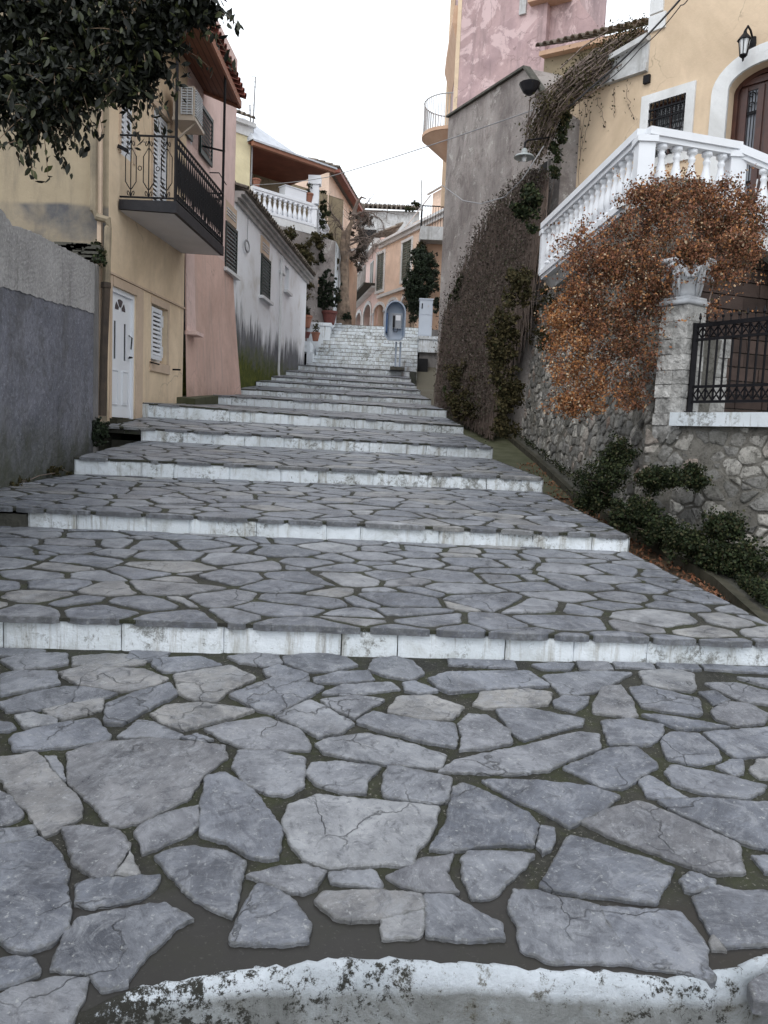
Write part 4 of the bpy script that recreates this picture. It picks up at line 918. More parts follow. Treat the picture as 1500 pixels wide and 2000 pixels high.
# iron fence
fz0 = ZC+.02; A = WB.pt(u0+.06, 0, -.12); fr = thing('iron_fence', (A.x, A.y, ZC), 'black wrought iron fence with crossed lattice bands above the white coping', 'fence')
zt = WB.hit(1365, 636, -.12)[1]; print('fence top', zt, 'coping', ZC, 'pillar', px_, py_)
ub = u0+.10; ue = 4.3; o_ = -.12; P = WB.pt
mb = MB()
for z_, hh in ((zt, .045), (zt-.16, .03), (ZC+.30, .03), (ZC+.13, .03)): mb.beam(P(ub, z_, o_), P(ue, z_, o_), .03, hh)
mb.build('rail', MT['iron'], fr)
mb = MB(); u = ub
while u < ue:
    mb.beam(P(u, ZC+.13, o_), P(u, zt, o_), .018, .018, Vector((1, 0, 0))); u += .095
mb.build('bar', MT['iron'], fr)
for za, zb in ((zt-.145, zt-.02), (ZC+.145, ZC+.285)):
    mb = MB(); u = ub
    while u < ue-.1:
        mb.beam(P(u, za, o_), P(u+.095, zb, o_), .012, .012, Vector((1, 0, 0))); mb.beam(P(u+.095, za, o_+.008), P(u, zb, o_+.008), .012, .012, Vector((1, 0, 0)))
        u += .095
    mb.build('lattice', MT['iron'], fr)
for uu in (ub, ub+.98, ub+1.96, ub+2.94):
    mb = MB(); mb.beam(P(uu, ZC-.05, o_), P(uu, zt+.03, o_), .06, .06, Vector((1, 0, 0))); mb.beam(P(uu, ZC+.01, o_), P(uu, ZC+.02, o_), .12, .12, Vector((1, 0, 0))); mb.build('fence_post', MT['iron'], fr)
mb = MB(); u = ub+.05
while u < ue: mb.lathe(P(u, zt, o_), [(.008, 0), (.006, .06), (.018, .08), (.004, .14)], 6); u += .095
mb.build('spike', MT['iron'], fr)
# =================================================================== VILLA
VF = Fac((3.63, 15.5), (4.86, 14.2))
vh = thing('villa', (5.5, 13.5, 4), 'apricot plastered villa with white arched doorway behind the white balustrade', 'house')
uq = VF.hit(1264, 141)[0]; print('uq', uq)
d0 = VF.hit(1412, 250)[0]; d1 = VF.hit(1412, 250)[0]+1.55
doorL = VF.hit(1418, 250)[0]; zfl = 4.75
zcrown = VF.hit(1500, 118)[1]; zspr = VF.hit(1424, 178)[1]; doorR = doorL+2*(VF.hit(1500, 118)[0]-doorL)*1.02
print('door', doorL, doorR, zspr, zcrown)
w0 = VF.hit(1268, 230); w1 = VF.hit(1342, 185); wz0 = w0[1]-.75; wz1 = VF.hit(1342, 182)[1]; wu0, wu1 = w0[0], w1[0]; print('win', wu0, wu1, wz0, wz1)
z_c = VF.hit(1101, 196)[1]; z_c2 = VF.hit(1264, 141)[1]; print('cornice', z_c, z_c2)
mb = MB(); wall(mb, VF, -.45, uq, 2.5, (z_c+z_c2)/2+.4, [(VF.hit(1105, 0)[0]-2, VF.hit(1105, 0)[0]-1.9, 3, 4)] if False else [], .2)
wall(mb, VF, uq, 8.5, 2.5, 14, [(wu0, wu1, wz0, wz1), (doorL, doorR, zfl, zcrown)], .28)
arch(mb, VF, doorL, doorR, zspr, zcrown, 0, .28); shell(mb, VF, uq, 8.5, 2.5, 14, 7); shell(mb, VF, -.45, uq-.003, 2.5, (z_c+z_c2)/2+.4, 6.5)
mb.build('wall', MT['villa'], vh)
mb = MB(); archband(mb, VF, doorL, doorR, zspr, zcrown, .28, -.02, .05, 18, zfl); mb.build('door_surround', MT['villa_white'], vh)
mb = MB(); archband(mb, VF, doorL+.003, doorR-.003, zspr, zcrown-.003, -.07, -.24, -.20, 18, zfl); mb.build('door_frame', MT['wood_door'], vh)
# door leaves
dm = (doorL+doorR)/2
dr = MB(); wall(dr, VF, doorL, doorR, zfl, zcrown, [(doorL+.22, dm-.14, zfl+1.0, zspr+.02), (dm+.14, doorR-.22, zfl+1.0, zspr+.02)], .05, -.25)
dr.fbox(VF, dm-.05, dm+.05, zfl, zcrown-.05, -.25, -.20); dr.fbox(VF, doorL, doorR, zspr+.10, zspr+.2, -.25, -.21)
for a, b in ((doorL+.12, dm-.12), (dm+.12, doorR-.12)):
    dr.fbox(VF, a, b, zfl+.2, zfl+.85, -.25, -.225); dr.fbox(VF, a+.06, b-.06, zfl+.27, zfl+.78, -.23, -.21)
    for x in (a+.05, b-.05): dr.fbox(VF, x-.05, x+.05, zfl+.95, zspr+.06, -.25, -.22)
door = dr.build('door', MT['wood_door'], vh)
for a, b in ((doorL+.22, dm-.14), (dm+.14, doorR-.22)):
    g = MB(); g.fbox(VF, a-.01, b+.01, zfl+1, zspr+.03, -.30, -.28); g.build('pane', MT['grille_glass'], door)
    g = MB(); k = 5
    for i in range(k): u = a+(b-a)*(i+.5)/k; g.beam(VF.pt(u, zfl+1, -.25), VF.pt(u, zspr, -.25), .012, .012, Vector((1, 0, 0)))
    for zz in (zfl+1.35, zspr-.35): g.beam(VF.pt(a, zz, -.25), VF.pt(b, zz, -.25), .012, .05)
    for i in range(4):
        c = VF.pt(a+(b-a)*((i % 2)*.5+.25), zspr-.22+.16*(i//2), -.25); r = .055
        g.tube([c+Vector((VF.d.x*r*math.cos(t), VF.d.y*r*math.cos(t), r*math.sin(t)))*(1-.08*j) for j, t in enumerate([q*.7 for q in range(12)])], .008, 4)
    g.build('door_grille', MT['iron'], door)
g = MB(); g.tube([VF.pt(dm-.09, zfl+1.05, -.19), VF.pt(dm-.09, zfl+1.2, -.15), VF.pt(dm-.09, zfl+1.35, -.19)], .012, 6); g.build('door_handle', MT['capital'], door)
# window with grille
wr = window(VF, wu0, wu1, wz0, wz1, -.16, vh, MT['wood_door'], MT['glass'], (1, 0))
mb = MB(); t = .16
mb.fbox(VF, wu0-t, wu0, wz0-t, wz1+t, -.01, .04); mb.fbox(VF, wu1, wu1+t, wz0-t, wz1+t, -.01, .04); mb.fbox(VF, wu0, wu1, wz1, wz1+t, -.01, .041); mb.fbox(VF, wu0, wu1, wz0-t, wz0, -.01, .041)
mb.build('window_surround', MT['villa_white'], vh)
mb = MB(); k = 8
for i in range(k+1):
    u = wu0+.03+(wu1-wu0-.06)*i/k
    mb.tube([VF.pt(u, wz1-.06, .02), VF.pt(u, wz0+.55, .03), VF.pt(u, wz0+.3, .12), VF.pt(u, wz0+.12, .2), VF.pt(u, wz0+.02, .12), VF.pt(u, wz0, .03)], .011, 5)
    mb.lathe(VF.pt(u, wz1-.07, .02), [(.01, 0), (.02, .03), (.012, .06), (.003, .09)], 5)
for zz in (wz1-.13, wz1-.3): mb.beam(VF.pt(wu0, zz, .025), VF.pt(wu1, zz, .025), .03, .03)
mb.beam(VF.pt(wu0, wz0+.4, .08), VF.pt(wu1, wz0+.4, .08), .02, .02)
for i in range(k*2):
    u = wu0+.03+(wu1-wu0-.06)*(i+.5)/(2*k); c = VF.pt(u, wz1-.21, .03); mb.tube([c+Vector((VF.d.x*.028*math.cos(q), VF.d.y*.028*math.cos(q), .035*math.sin(q))) for q in [j*math.pi/4 for j in range(9)]], .006, 4)
mb.build('window_grille', MT['iron'], vh)
# cornice of the low wing and quoins
zc_ = (z_c+z_c2)/2
mb = MB(); Pp = VF.pt; a, b = -.45, uq+.02
def wedge(mb, a, b, za0, za1, zb0, zb1, o0, o1):
    P = VF.pt; mb.hexa([P(a, za0, o1), P(b, zb0, o1), P(b, zb0, o0), P(a, za0, o0), P(a, za1, o1), P(b, zb1, o1), P(b, zb1, o0), P(a, za1, o0)])
wedge(mb, a, b, z_c, z_c+.14, z_c2, z_c2+.14, 0, .10); wedge(mb, a, b, z_c+.143, z_c+.22, z_c2+.143, z_c2+.52, -.1, .05); wedge(mb, a, b, z_c+.22, z_c+.30, z_c2+.52, z_c2+.62, -.3, .16)
mb.build('cornice', MT['villa_white_old'], vh)
mb = MB(); z = VF.hit(1278, 62)[1]; zq = z; i = 0
while z < 14: w_ = .30 if i % 2 == 0 else .24; mb.fbox(VF, uq-.02, uq+w_, z, z+.27, -.01, .045); z += .30; i += 1
mb.build('quoin', MT['villa_white'], vh)
q = VF.hit(1265, 156); mb = MB(); mb.fbox(VF, q[0]-.06, q[0]+.06, q[1]-.07, q[1]+.07, 0, .06); mb.build('vent', MT['iron'], vh)
# lantern on its bracket
q = VF.hit(1455, 88, .25); L0 = VF.pt(q[0], q[1], .28); ln = thing('wall_lantern', tuple(L0), 'black iron coach lantern fixed over the arched doorway', 'lantern')
mb = MB(); mb.lathe(L0, [(.05, -.19), (.02, -.21), (.012, -.26)], 8); mb.lathe(L0, [(.06, -.18), (.062, -.16)], 8); mb.lathe(L0, [(.115, .06), (.10, .09), (.05, .15), (.03, .17), (.025, .2), (.008, .24)], 8)
for k in range(6):
    a = k*math.pi/3; mb.beam(L0+Vector((math.cos(a)*.058, math.sin(a)*.058, -.17)), L0+Vector((math.cos(a)*.095, math.sin(a)*.095, .07)), .012, .012)
mb.build('cage', MT['iron'], ln)
mb = MB(); mb.lathe(L0, [(.05, -.165), (.088, .06)], 6); mb.build('lamp_glass', MT['bulb'], ln)
mb = MB(); W0 = VF.pt(q[0]+.02, q[1]+.02, .0)
mb.tube([L0+Vector((0, 0, .2)), L0*.75+W0*.25+Vector((0, 0, .30)), L0*.4+W0*.6+Vector((0, 0, .26)), W0+Vector((0, 0, .12))], .018, 6); mb.lathe(W0+Vector((0, 0, -.02)), [(.05, 0), (.06, .1), (.05, .2)], 8); mb.build('bracket', MT['iron'], ln)
# terrace and its balustrade
A0 = at(1262, 252, 10.8); ZR = A0.z; B0 = at(1440, 283, 11.25); E0 = at(1068, 437, 14.9); Bb = at(1066, 533, 14.9); Ab = at(1262, 372, 10.8)
ZR2 = (ZR+B0.z)/2; print('rail z', ZR, B0.z, E0.z, Bb.z, Ab.z)
hb = ZR-Ab.z
tr_ = thing('terrace', (4.5, 11.5, 3), 'terrace below the villa doorway with dark block face behind the iron fence', 'terrace')
TF = Fac((A0.x, A0.y+.02), (B0.x, B0.y+.02))
mb = MB(); wall(mb, TF, -.0, 4.2, .5, Ab.z-.12, [], .1); mb.poly([TF.pt(.1, Ab.z-.12, 0), TF.pt(4.2, Ab.z-.12, 0), TF.pt(4.2, Ab.z-.12, -2.0), TF.pt(1.2, Ab.z-.12, -2.0)]); mb.poly([TF.pt(0, .5, 0), TF.pt(0, Ab.z-.12, 0), TF.pt(.6, Ab.z-.12, -2.2), TF.pt(.6, .5, -2.2)])
mb.build('core', MT['rubble_mortar'], tr_)
mb = MB(); R = random.Random(9); z = .6
while z < Ab.z-.35:
    u = -R.uniform(0, .2)
    while u < 4.1: w_ = R.uniform(.28, .5); mb.rv = R.random(); mb.fbox(TF, max(u, .0)+.006, min(u+w_, 4.2)-.006, z+.006, z+.19, .0, .05+R.uniform(0, .015)); u += w_
    z += .2
mb.build('block_face', MT['brick_block'], tr_)
mb = MB(); mb.fbox(TF, -.06, 4.2, Ab.z-.12, Ab.z, -.5, .10); mb.fbox(TF, -.03, 4.2, Ab.z-.22, Ab.z-.12, -.3, .05); mb.build('edge_slab', MT['villa_white'], tr_)
# pale pier behind the fence
mb = MB(); R = random.Random(3); pz = .8; q0 = at(1372, 700, 10.3); q1 = at(1420, 700, 10.3)
while pz < 3.0: mb.rv = R.random(); k = R.uniform(-.02, .02); mb.box(q0.x+k, q1.x+k, 10.25, 10.6, pz, pz+.24); pz += .25
tag(mb.build('garden_pier', MT['ashlar']), 'short pale stone pier in the yard seen through the iron fence', 'pier')
bl = thing('balustrade', (A0.x, A0.y, Ab.z), 'white painted balustrade with turned balusters round the villa terrace and stair', 'balustrade')
def rail(P, Q, w_, h_, prt=bl, nm='handrail', lo=.0):
    mb = MB(); mb.beam(P-Vector((0, 0, h_/2)), Q-Vector((0, 0, h_/2)), w_, h_); mb.beam(P-Vector((0, 0, h_*1.35)), Q-Vector((0, 0, h_*1.35)), w_*.72, h_*.69); return mb.build(nm, MT['balus'], prt)
def newel(c, z0, z1, s=.11, prt=bl):
    mb = MB(); mb.box(c.x-s, c.x+s, c.y-s, c.y+s, z0, z1-.12); mb.box(c.x-s*1.25, c.x+s*1.25, c.y-s*1.25, c.y+s*1.25, z1-.20, z1-.12); return mb.build('newel', MT['balus'], prt)
BASE = {}
def balrow(P, Q, n, hgt, prt=bl, k=1.0, skip=()):
    key = (round(hgt, 2), k)
    if key not in BASE: BASE[key] = baluster_mesh(hgt-.17, k)
    first = BASE[key]
    for i in range(n):
        t = (i+.5)/n; q = P+(Q-P)*t
        if isinstance(first, MB):
            m2 = MB(); m2.f = first.f; m2.r = first.r; m2.v = [(x+q.x, y+q.y, z+q.z-hgt) for x, y, z in first.v]
            first = m2.build('baluster', MT['balus'], prt, smooth=True, origin=(q.x, q.y, q.z-hgt)); BASE[key] = first
        else: cpart(first, (q.x, q.y, q.z-hgt), prt)
up = Vector((0, 0, 1))
rail(A0, E0, .24, .10); rail(A0+up*.003, B0+up*.003, .24, .10)
newel(A0, Ab.z, ZR); newel(B0, Ab.z, B0.z); newel(E0, Bb.z-.02, E0.z, .09)
balrow(A0+(E0-A0)*.03, E0-(E0-A0)*.03, 17, hb, k=1.15); balrow(A0+(B0-A0)*.1, B0-(B0-A0)*.08, 5, hb, k=1.25)
rail(Ab+up*.02, Bb+up*.02+Vector((0, 0, 0)), .26, .09, nm='base_rail')
mb = MB(); a, b = Ab, Bb
for s in range(1): mb.hexa([a+Vector((.1, 0, -.32)), a+Vector((.5, 0, -.32)), b+Vector((.5, 0, -.3)), b+Vector((.1, 0, -.3)), a+Vector((-.05, 0, -.05)), a+Vector((.5, 0, -.05)), b+Vector((.5, 0, -.05)), b+Vector((-.05, 0, -.05))])
mb.build('stringer', MT['villa_white_old'], bl)
# flight to the right
G0 = B0+Vector((1.7, -1.0, -1.1)); rail(B0, G0, .22, .10); balrow(B0+(G0-B0)*.12, G0, 6, hb, k=1.25); rail(B0-up*(hb-.02), G0-up*(hb-.02), .24, .09, nm='base_rail')
mb = MB(); a = B0-up*(hb+.06); b = G0-up*(hb+.06); mb.hexa([a-up*.35, a-up*.35+Vector((.2, .9, 0)), b-up*.35+Vector((.2, .9, 0)), b-up*.35, a, a+Vector((.2, .9, 0)), b+Vector((.2, .9, 0)), b]); mb.build('stringer', MT['villa_white'], bl)
# =================================================================== BROWN GABLE BUILDING
GF = Fac((1.28, 21.5), (3.16, 15.5))
gh = thing('gable_house', (2.5, 20, 0), 'tall bare brown cement gable wall half hidden under hanging dry vines', 'house')
def gu(px, py): return GF.hit(px, py)
p0 = gu(868, 236); p1 = gu(1028, 133); p2 = gu(1062, 182); p3 = (gu(1100, 250)[0], gu(1100, 250)[1]+.2); print('gable', p0, p1, p2)
tops = [(-.02, p0[1]-.03), p1, p2, p3]
def gt(u):
    for (a, za), (b, zb) in zip(tops, tops[1:]):
        if u <= b: return za+(zb-za)*(u-a)/(b-a)
    return tops[-1][1]
mb = MB(); hw = gu(1060, 350); hl, hr = 5.55, 5.95; 
us = [-.02, 1, 2, 3, 4, p1[0], p2[0], 7.6]
wall(mb, GF, -.02, p1[0], 0, gt); wall(mb, GF, p1[0], p2[0], 0, gt); wall(mb, GF, p2[0], p3[0], 0, gt)
for a, b in zip(us, us[1:]): pass
P = GF.pt; bk = 5
mb.poly([P(-.02, 0), P(-.02, gt(-.02)), P(-.02, gt(-.02), -bk), P(-.02, 0, -bk)])
for a, b in zip(tops, tops[1:]): mb.poly([P(a[0], a[1]), P(b[0], b[1]), P(b[0], b[1], -bk), P(a[0], a[1], -bk)])
e = p3[0]; mb.poly([P(e, 0), P(e, 0, -bk), P(e, gt(e), -bk), P(e, gt(e))])
mb.build('wall', MT['gable'], gh)
mb = MB()
for (a, za), (b, zb) in zip(tops, tops[1:3]): mb.beam(P(a, za+.02, .0), P(b, zb+.02, .0), .16, .05)
mb.build('verge', MT['dark_stone'], gh)
# small half-round gutter hopper and a little window with dark opening
q = gu(1056, 172); c = P(q[0], q[1], .25); mb = MB()
mb.lathe(c, [(.05, -.18), (.13, -.12), (.2, 0), (.22, .04)], 12); mb.build('hopper', MT['slab_dark'], gh)
q = gu(1064, 352); mb = MB(); mb.fbox(GF, q[0]-.16, q[0]+.16, q[1]-.3, q[1]+.35, -.1, .012); wn = mb.build('window', MT['dark_in'], gh)
mb = MB(); mb.fbox(GF, q[0]-.2, q[0]-.16, q[1]-.3, q[1]+.35, 0, .05); mb.fbox(GF, q[0]+.16, q[0]+.2, q[1]-.3, q[1]+.35, 0, .05); mb.build('frame', MT['cement'], wn)
# lower stony batter to the left, where the paint has gone
# =================================================================== ROSE TOWER
RF = Fac((1.66, 24), (4.35, 22.3))
rt = thing('tower_house', (4, 24, 3), 'tall weathered rose pink house rising behind the brown gable', 'house')
ue = RF.hit(1064, 100)[0]; uz = RF.hit(1165, 45); mb = MB()
wall(mb, RF, 0, ue, 4, 19); mb.poly([RF.pt(0, 4), RF.pt(0, 19), RF.pt(0, 19, -.01)+Vector((0, 3.6, 0)), RF.pt(0, 4)+Vector((0, 3.6, 0))])
mb.poly([RF.pt(0, 19), RF.pt(ue, 19), RF.pt(ue, 19, -5), RF.pt(0, 19, -5)]); mb.poly([RF.pt(ue, 4), RF.pt(ue, 4, -5), RF.pt(ue, 19, -5), RF.pt(ue, 19)])
mb.build('wall', MT['rose'], rt)
uf = RF.hit(1130, 0)[0]; mb = MB(); zf = RF.hit(1130, 0)[1]
mb.poly([RF.pt(ue, 4, -.25), RF.pt(uz[0], 4, -.25), RF.pt(uz[0], uz[1], -.25), RF.pt(uf, zf, -.25), RF.pt(uf-.5, zf+1, -.25), RF.pt(ue, zf+1.6, -.25)])
mb.poly([RF.pt(uz[0], 4, -.25), RF.pt(uz[0], 4, -5), RF.pt(uz[0], uz[1], -5), RF.pt(uz[0], uz[1], -.25)]); mb.poly([RF.pt(uz[0], uz[1], -.25), RF.pt(uz[0], uz[1], -5), RF.pt(uf, zf, -5), RF.pt(uf, zf, -.25)])
mb.build('side_wing', MT['rose'], rt)
q = RF.hit(1030, 24); mb = MB(); mb.fbox(RF, q[0]-.22, q[0]-.02, q[1]-.05, q[1]+3, 0, .08); mb.build('pipe', MT['villa_white_old'], rt)
q2 = RF.hit(1110, 8); mb = MB(); mb.fbox(RF, q[0]+.1, q2[0], q[1]+.12, q[1]+.3, -.25, .25); mb.build('eave', MT['fascia_orange'], rt)
mb = MB(); x = 2.16
for i in range(6): pass
yq = 24.02
side = Fac((1.655, 24.0), (1.655, 27.6)); mb = MB()
for i in range(7):
    a = math.pi*i/6
mb.hexa([(1.65, 24.2, 13.0), (1.66, 24.2, 13.0), (1.66, 27.2, 13.0), (1.65, 27.2, 13.0), (1.40, 24.05, 13.8), (1.66, 24.05, 13.8), (1.66, 27.2, 13.8), (1.40, 27.2, 13.8)])
mb.hexa([(1.40, 24.05, 13.8), (1.66, 24.05, 13.8), (1.66, 27.2, 13.8), (1.40, 27.2, 13.8), (1.43, 24.05, 14.3), (1.66, 24.05, 14.3), (1.66, 27.2, 14.3), (1.43, 27.2, 14.3)])
mb.build('window_hood', MT['fascia_orange'], rt)
mb = MB(); mb.box(1.54, 1.655, 24.01, 24.12, 9.5, 19); mb.box(1.50, 1.655, 27.3, 27.5, 9.5, 19); mb.build('corner_strip', MT['yellow'], rt)
# round balcony on the street side
cx, cy, rr = 1.6, 25.3, .92; zf = 11.05; mb = MB(); A_ = [math.pi/2+math.pi*i/14 for i in range(15)]
for (r1, z1_, r2, z2_) in ((.05, 10.2, rr*.96, zf-.12), (rr*.96, zf-.12, rr, zf-.1), (rr, zf-.1, rr, zf)):
    for a, b in zip(A_, A_[1:]):
        mb.poly([(cx+r1*math.cos(a), cy+r1*math.sin(a), z1_), (cx+r1*math.cos(b), cy+r1*math.sin(b), z1_), (cx+r2*math.cos(b), cy+r2*math.sin(b), z2_), (cx+r2*math.cos(a), cy+r2*math.sin(a), z2_)])
mb.poly([(cx+rr*math.cos(a), cy+rr*math.sin(a), zf) for a in A_]); mb.build('balcony_floor', MT['fascia_orange'], rt)
mb = MB(); mb.tube([(cx+(rr-.04)*math.cos(a), cy+(rr-.04)*math.sin(a), zf+.95) for a in A_], .02, 5)
for i in range(29): a = math.pi/2+math.pi*i/28; q = (cx+(rr-.04)*math.cos(a), cy+(rr-.04)*math.sin(a)); mb.tube([(q[0], q[1], zf), (q[0], q[1], zf+.95)], .010, 4)
mb.build('balcony_railing', MT['villa_white_old'], rt)
# =================================================================== SMALL RUIN BETWEEN TOWER AND VILLA
HF = Fac((3.85, 18.5), (5.56, 16.5)); q0 = HF.hit(1064, 100); q1 = HF.hit(1180, 62); q2 = HF.hit(1262, 55); print('ruin', q0, q1, q2)
ru = thing('old_outbuilding', (4.7, 18, 5), 'small ochre ruin with sagging mossy tile eave between the pink tower and villa', 'house')
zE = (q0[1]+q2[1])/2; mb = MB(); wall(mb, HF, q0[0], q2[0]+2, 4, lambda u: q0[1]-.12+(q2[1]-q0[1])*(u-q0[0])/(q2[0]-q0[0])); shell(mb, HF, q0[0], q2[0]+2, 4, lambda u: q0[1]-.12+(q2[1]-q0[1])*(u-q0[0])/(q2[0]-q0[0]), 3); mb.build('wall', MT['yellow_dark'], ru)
mb = MB(); wl = lambda u: q0[1]+(q2[1]-q0[1])*(u-q0[0])/(q2[0]-q0[0])
mb.beam(HF.pt(q0[0], wl(q0[0])-.12, .1), HF.pt(q2[0], wl(q2[0])-.12, .1), .2, .10); mb.build('eave_band', MT['fascia_orange'], ru)
mb = MB(); tiles(mb, HF.pt(q0[0]-.1, wl(q0[0]-.1)-.02, .25), HF.pt(q2[0]+.3, wl(q2[0]+.3)-.02, .25), Vector((-HF.n.x, -HF.n.y, .45)), 6, .2, .08); mb.build('roof', MT['tile_old'], ru)
# =================================================================== VEGETATION HELPERS
def clump(C, n, flat=1.0):
    """C list of (x,y,z,rx,ry,rz,weight); points denser near the surface"""
    out = []; W = np.array([c[6] for c in C], float); W /= W.sum(); k = rng.choice(len(C), n, p=W)
    d = rng.normal(size=(n, 3)); d /= np.linalg.norm(d, axis=1)[:, None]; r = rng.random(n)**.45
    P = np.array([c[:3] for c in C])[k]; Rr = np.array([c[3:6] for c in C])[k]
    return P+d*Rr*(r*(1+.18*rng.normal(size=n)))[:, None]
def sub(C, n, spread, rad, seed=0):
    """breaks clumps into small tufts for an uneven outline"""
    P = clump(C, n); return [(p[0], p[1], p[2], rad*random.uniform(.5, 1.3), rad*random.uniform(.5, 1.3), rad*random.uniform(.5, 1.2), random.uniform(.4, 1.3)) for p in P]
def pc_(px, py, Y, rpx, rpy=None, w_=1, depth=None):
    q = at(px, py, Y); r = rpx*Y/F; r2 = (rpy or rpx)*Y/F; return (q.x, q.y, q.z, r, depth or min(r, r2)*.8, r2, w_)
def grow(mb, roots, targets, r0=.012, mat=None, maxlen=.9):
    rl = [Vector(q) for q in roots]; nodes = [rl[0]]
    for p in rl[1:]: q = min(nodes, key=lambda q: (q-p).length); mb.tube([q, (p+q)/2+Vector((0, 0, .03)), p], [r0, r0, r0], 4, False); nodes.append(p)
    tg = [Vector(t[:3]) for t in targets]
    rts = list(nodes); tg.sort(key=lambda p: min((p-q).length for q in rts))
    for p in tg:
        q = min(nodes, key=lambda q: (q-p).length); L = (p-q).length
        if L < 5:
            m = (p+q)/2+Vector((random.gauss(0, .08), random.gauss(0, .08), random.gauss(.03, .06)))*L; r = r0*min(1.5, .5+L*2); mb.tube([q, m, p], [r, r*.7, r*.45], 4, False)
        nodes.append(p)
# orange shrub
C = [pc_(1180, 520, 9.5, 95, 85, 2), pc_(1290, 450, 9.6, 110, 85, 2.2), pc_(1400, 440, 9.5, 80, 65, 1.5), pc_(1130, 650, 9.5, 68, 85, 1.5), pc_(1150, 740, 9.4, 62, 55, 1), pc_(1220, 660, 9.4, 80, 90, 1.8), pc_(1290, 560, 9.3, 60, 60, 1),
     pc_(1270, 385, 9.9, 75, 28, .7), pc_(1380, 375, 9.9, 70, 26, .6), pc_(1450, 430, 9.4, 42, 45, .6), pc_(1230, 770, 9.3, 40, 28, .3), pc_(1115, 785, 9.4, 42, 32, .5), pc_(1110, 600, 9.7, 45, 60, .6), pc_(1460, 500, 9.3, 28, 40, .2), pc_(1415, 530, 8.75, 30, 40, .35), pc_(1350, 495, 8.6, 34, 16, .3), pc_(1440, 480, 8.7, 45, 40, .6), pc_(1395, 590, 8.6, 10, 30, .06)]
bush = thing('autumn_shrub', (3.6, 9.7, 1.5), 'huge rust orange shrub spilling over the rubble wall below the white balustrade', 'shrub')
T = sub(C, 620, 0, .15)
pts = clump(T, 52000); q = np.array([[p[0], p[1], p[2]] for p in pts])
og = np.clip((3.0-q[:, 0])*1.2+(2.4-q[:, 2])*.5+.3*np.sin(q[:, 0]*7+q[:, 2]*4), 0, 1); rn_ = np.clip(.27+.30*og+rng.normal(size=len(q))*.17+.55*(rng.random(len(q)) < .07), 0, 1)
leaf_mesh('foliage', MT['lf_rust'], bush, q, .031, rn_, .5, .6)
mb = MB(); R = random.Random(21)
grow(mb, [(3.7, 9.9, 2.4), (3.6, 9.8, 3.3), (3.65, 9.85, 2.8), (3.2, 9.6, 2.6)], T, .006)
mb.tube([(3.8, 10, 1.4), (3.7, 9.9, 2.4), (3.6, 9.8, 3.3)], [.06, .05, .03], 7)
mb.build('stems', MT['twig'], bush)
sp = []
for i in range(260):
    t = T[R.randrange(len(T))]; p = Vector(t[:3]); d = Vector((R.gauss(0, 1), R.gauss(0, .6), R.uniform(-.2, 1.2))).normalized()
    for k in range(14): s_ = .05+.030*k; sp.append(tuple(p+d*s_+Vector((0, 0, -.25*s_*s_))+Vector((R.gauss(0, .008), R.gauss(0, .008), R.gauss(0, .008)))))
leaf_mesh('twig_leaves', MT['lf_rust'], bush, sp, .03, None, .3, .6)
# hanging dry vine curtain over the gable and wall
vn = thing('hanging_vine', (2.6, 18, 1.5), 'dark curtain of dry hanging vines draped down the brown gable wall', 'vine')
def surf(px, py):
    """point on the gable plane or, lower down, on the bank in front of it"""
    u, z = GF.hit(px, py); bulge = .25+.55*max(0, min(1, (6.0-z)/4.5)); u, z = GF.hit(px, py, bulge); return GF.pt(u, z, bulge)
outline_l = [(330, 1040), (400, 960), (470, 925), (540, 895), (600, 872), (680, 862), (760, 866), (815, 880)]
outline_r = [(330, 1080), (400, 1060), (470, 1040), (540, 1020), (600, 1000), (680, 985), (760, 975), (815, 960)]
def ox(tab, y):
    for (a, xa), (b, xb) in zip(tab, tab[1:]):
        if a <= y <= b: return xa+(xb-xa)*(y-a)/(b-a)
    return tab[-1][1]
mb = MB(); R = random.Random(31); VL = []
for i in range(3300):
    y = 330+480*R.random()**.8; f = R.random(); x = ox(outline_l, y)+(ox(outline_r, y)-ox(outline_l, y))*f
    p = surf(x, y); ln_ = R.uniform(.8, 3.0); o = GF.n; pts_ = []; sw = R.gauss(0, .10); ph = R.uniform(0, 6)
    for k in range(6):
        t = k/5; q = p+Vector((GF.d.x*(sw*t+.03*math.sin(ph+5*t)), GF.d.y*(sw*t+.03*math.sin(ph+5*t)), -ln_*t)); b_ = .02+R.uniform(0, .05)+.22*t*ln_*.25
        q += Vector((o.x, o.y, 0))*b_
        zf_ = prof(q.y)+.25
        if q.z < zf_: break
        pts_.append(q)
        if R.random() < .4: VL.append(tuple(q+Vector((R.gauss(0, .06), R.gauss(0, .06), R.gauss(0, .1)))))
    if len(pts_) > 2: mb.rv = R.random(); mb.tube(pts_, [.012, .010, .009, .007, .006, .004][:len(pts_)], 3, False)
mb.build('hanging_stems', MT['twig'], vn)
for i in range(13000):
    y = 332+480*R.random(); f = R.random(); x = ox(outline_l, y)+(ox(outline_r, y)-ox(outline_l, y))*f+R.gauss(0, 6); p = surf(x, y); k = R.uniform(.0, .20); VL.append((p.x+GF.n.x*k, p.y+GF.n.y*k, p.z))
leaf_mesh('withered_leaves', MT['lf_vine'], vn, VL, .045, None, 1.2, .5)
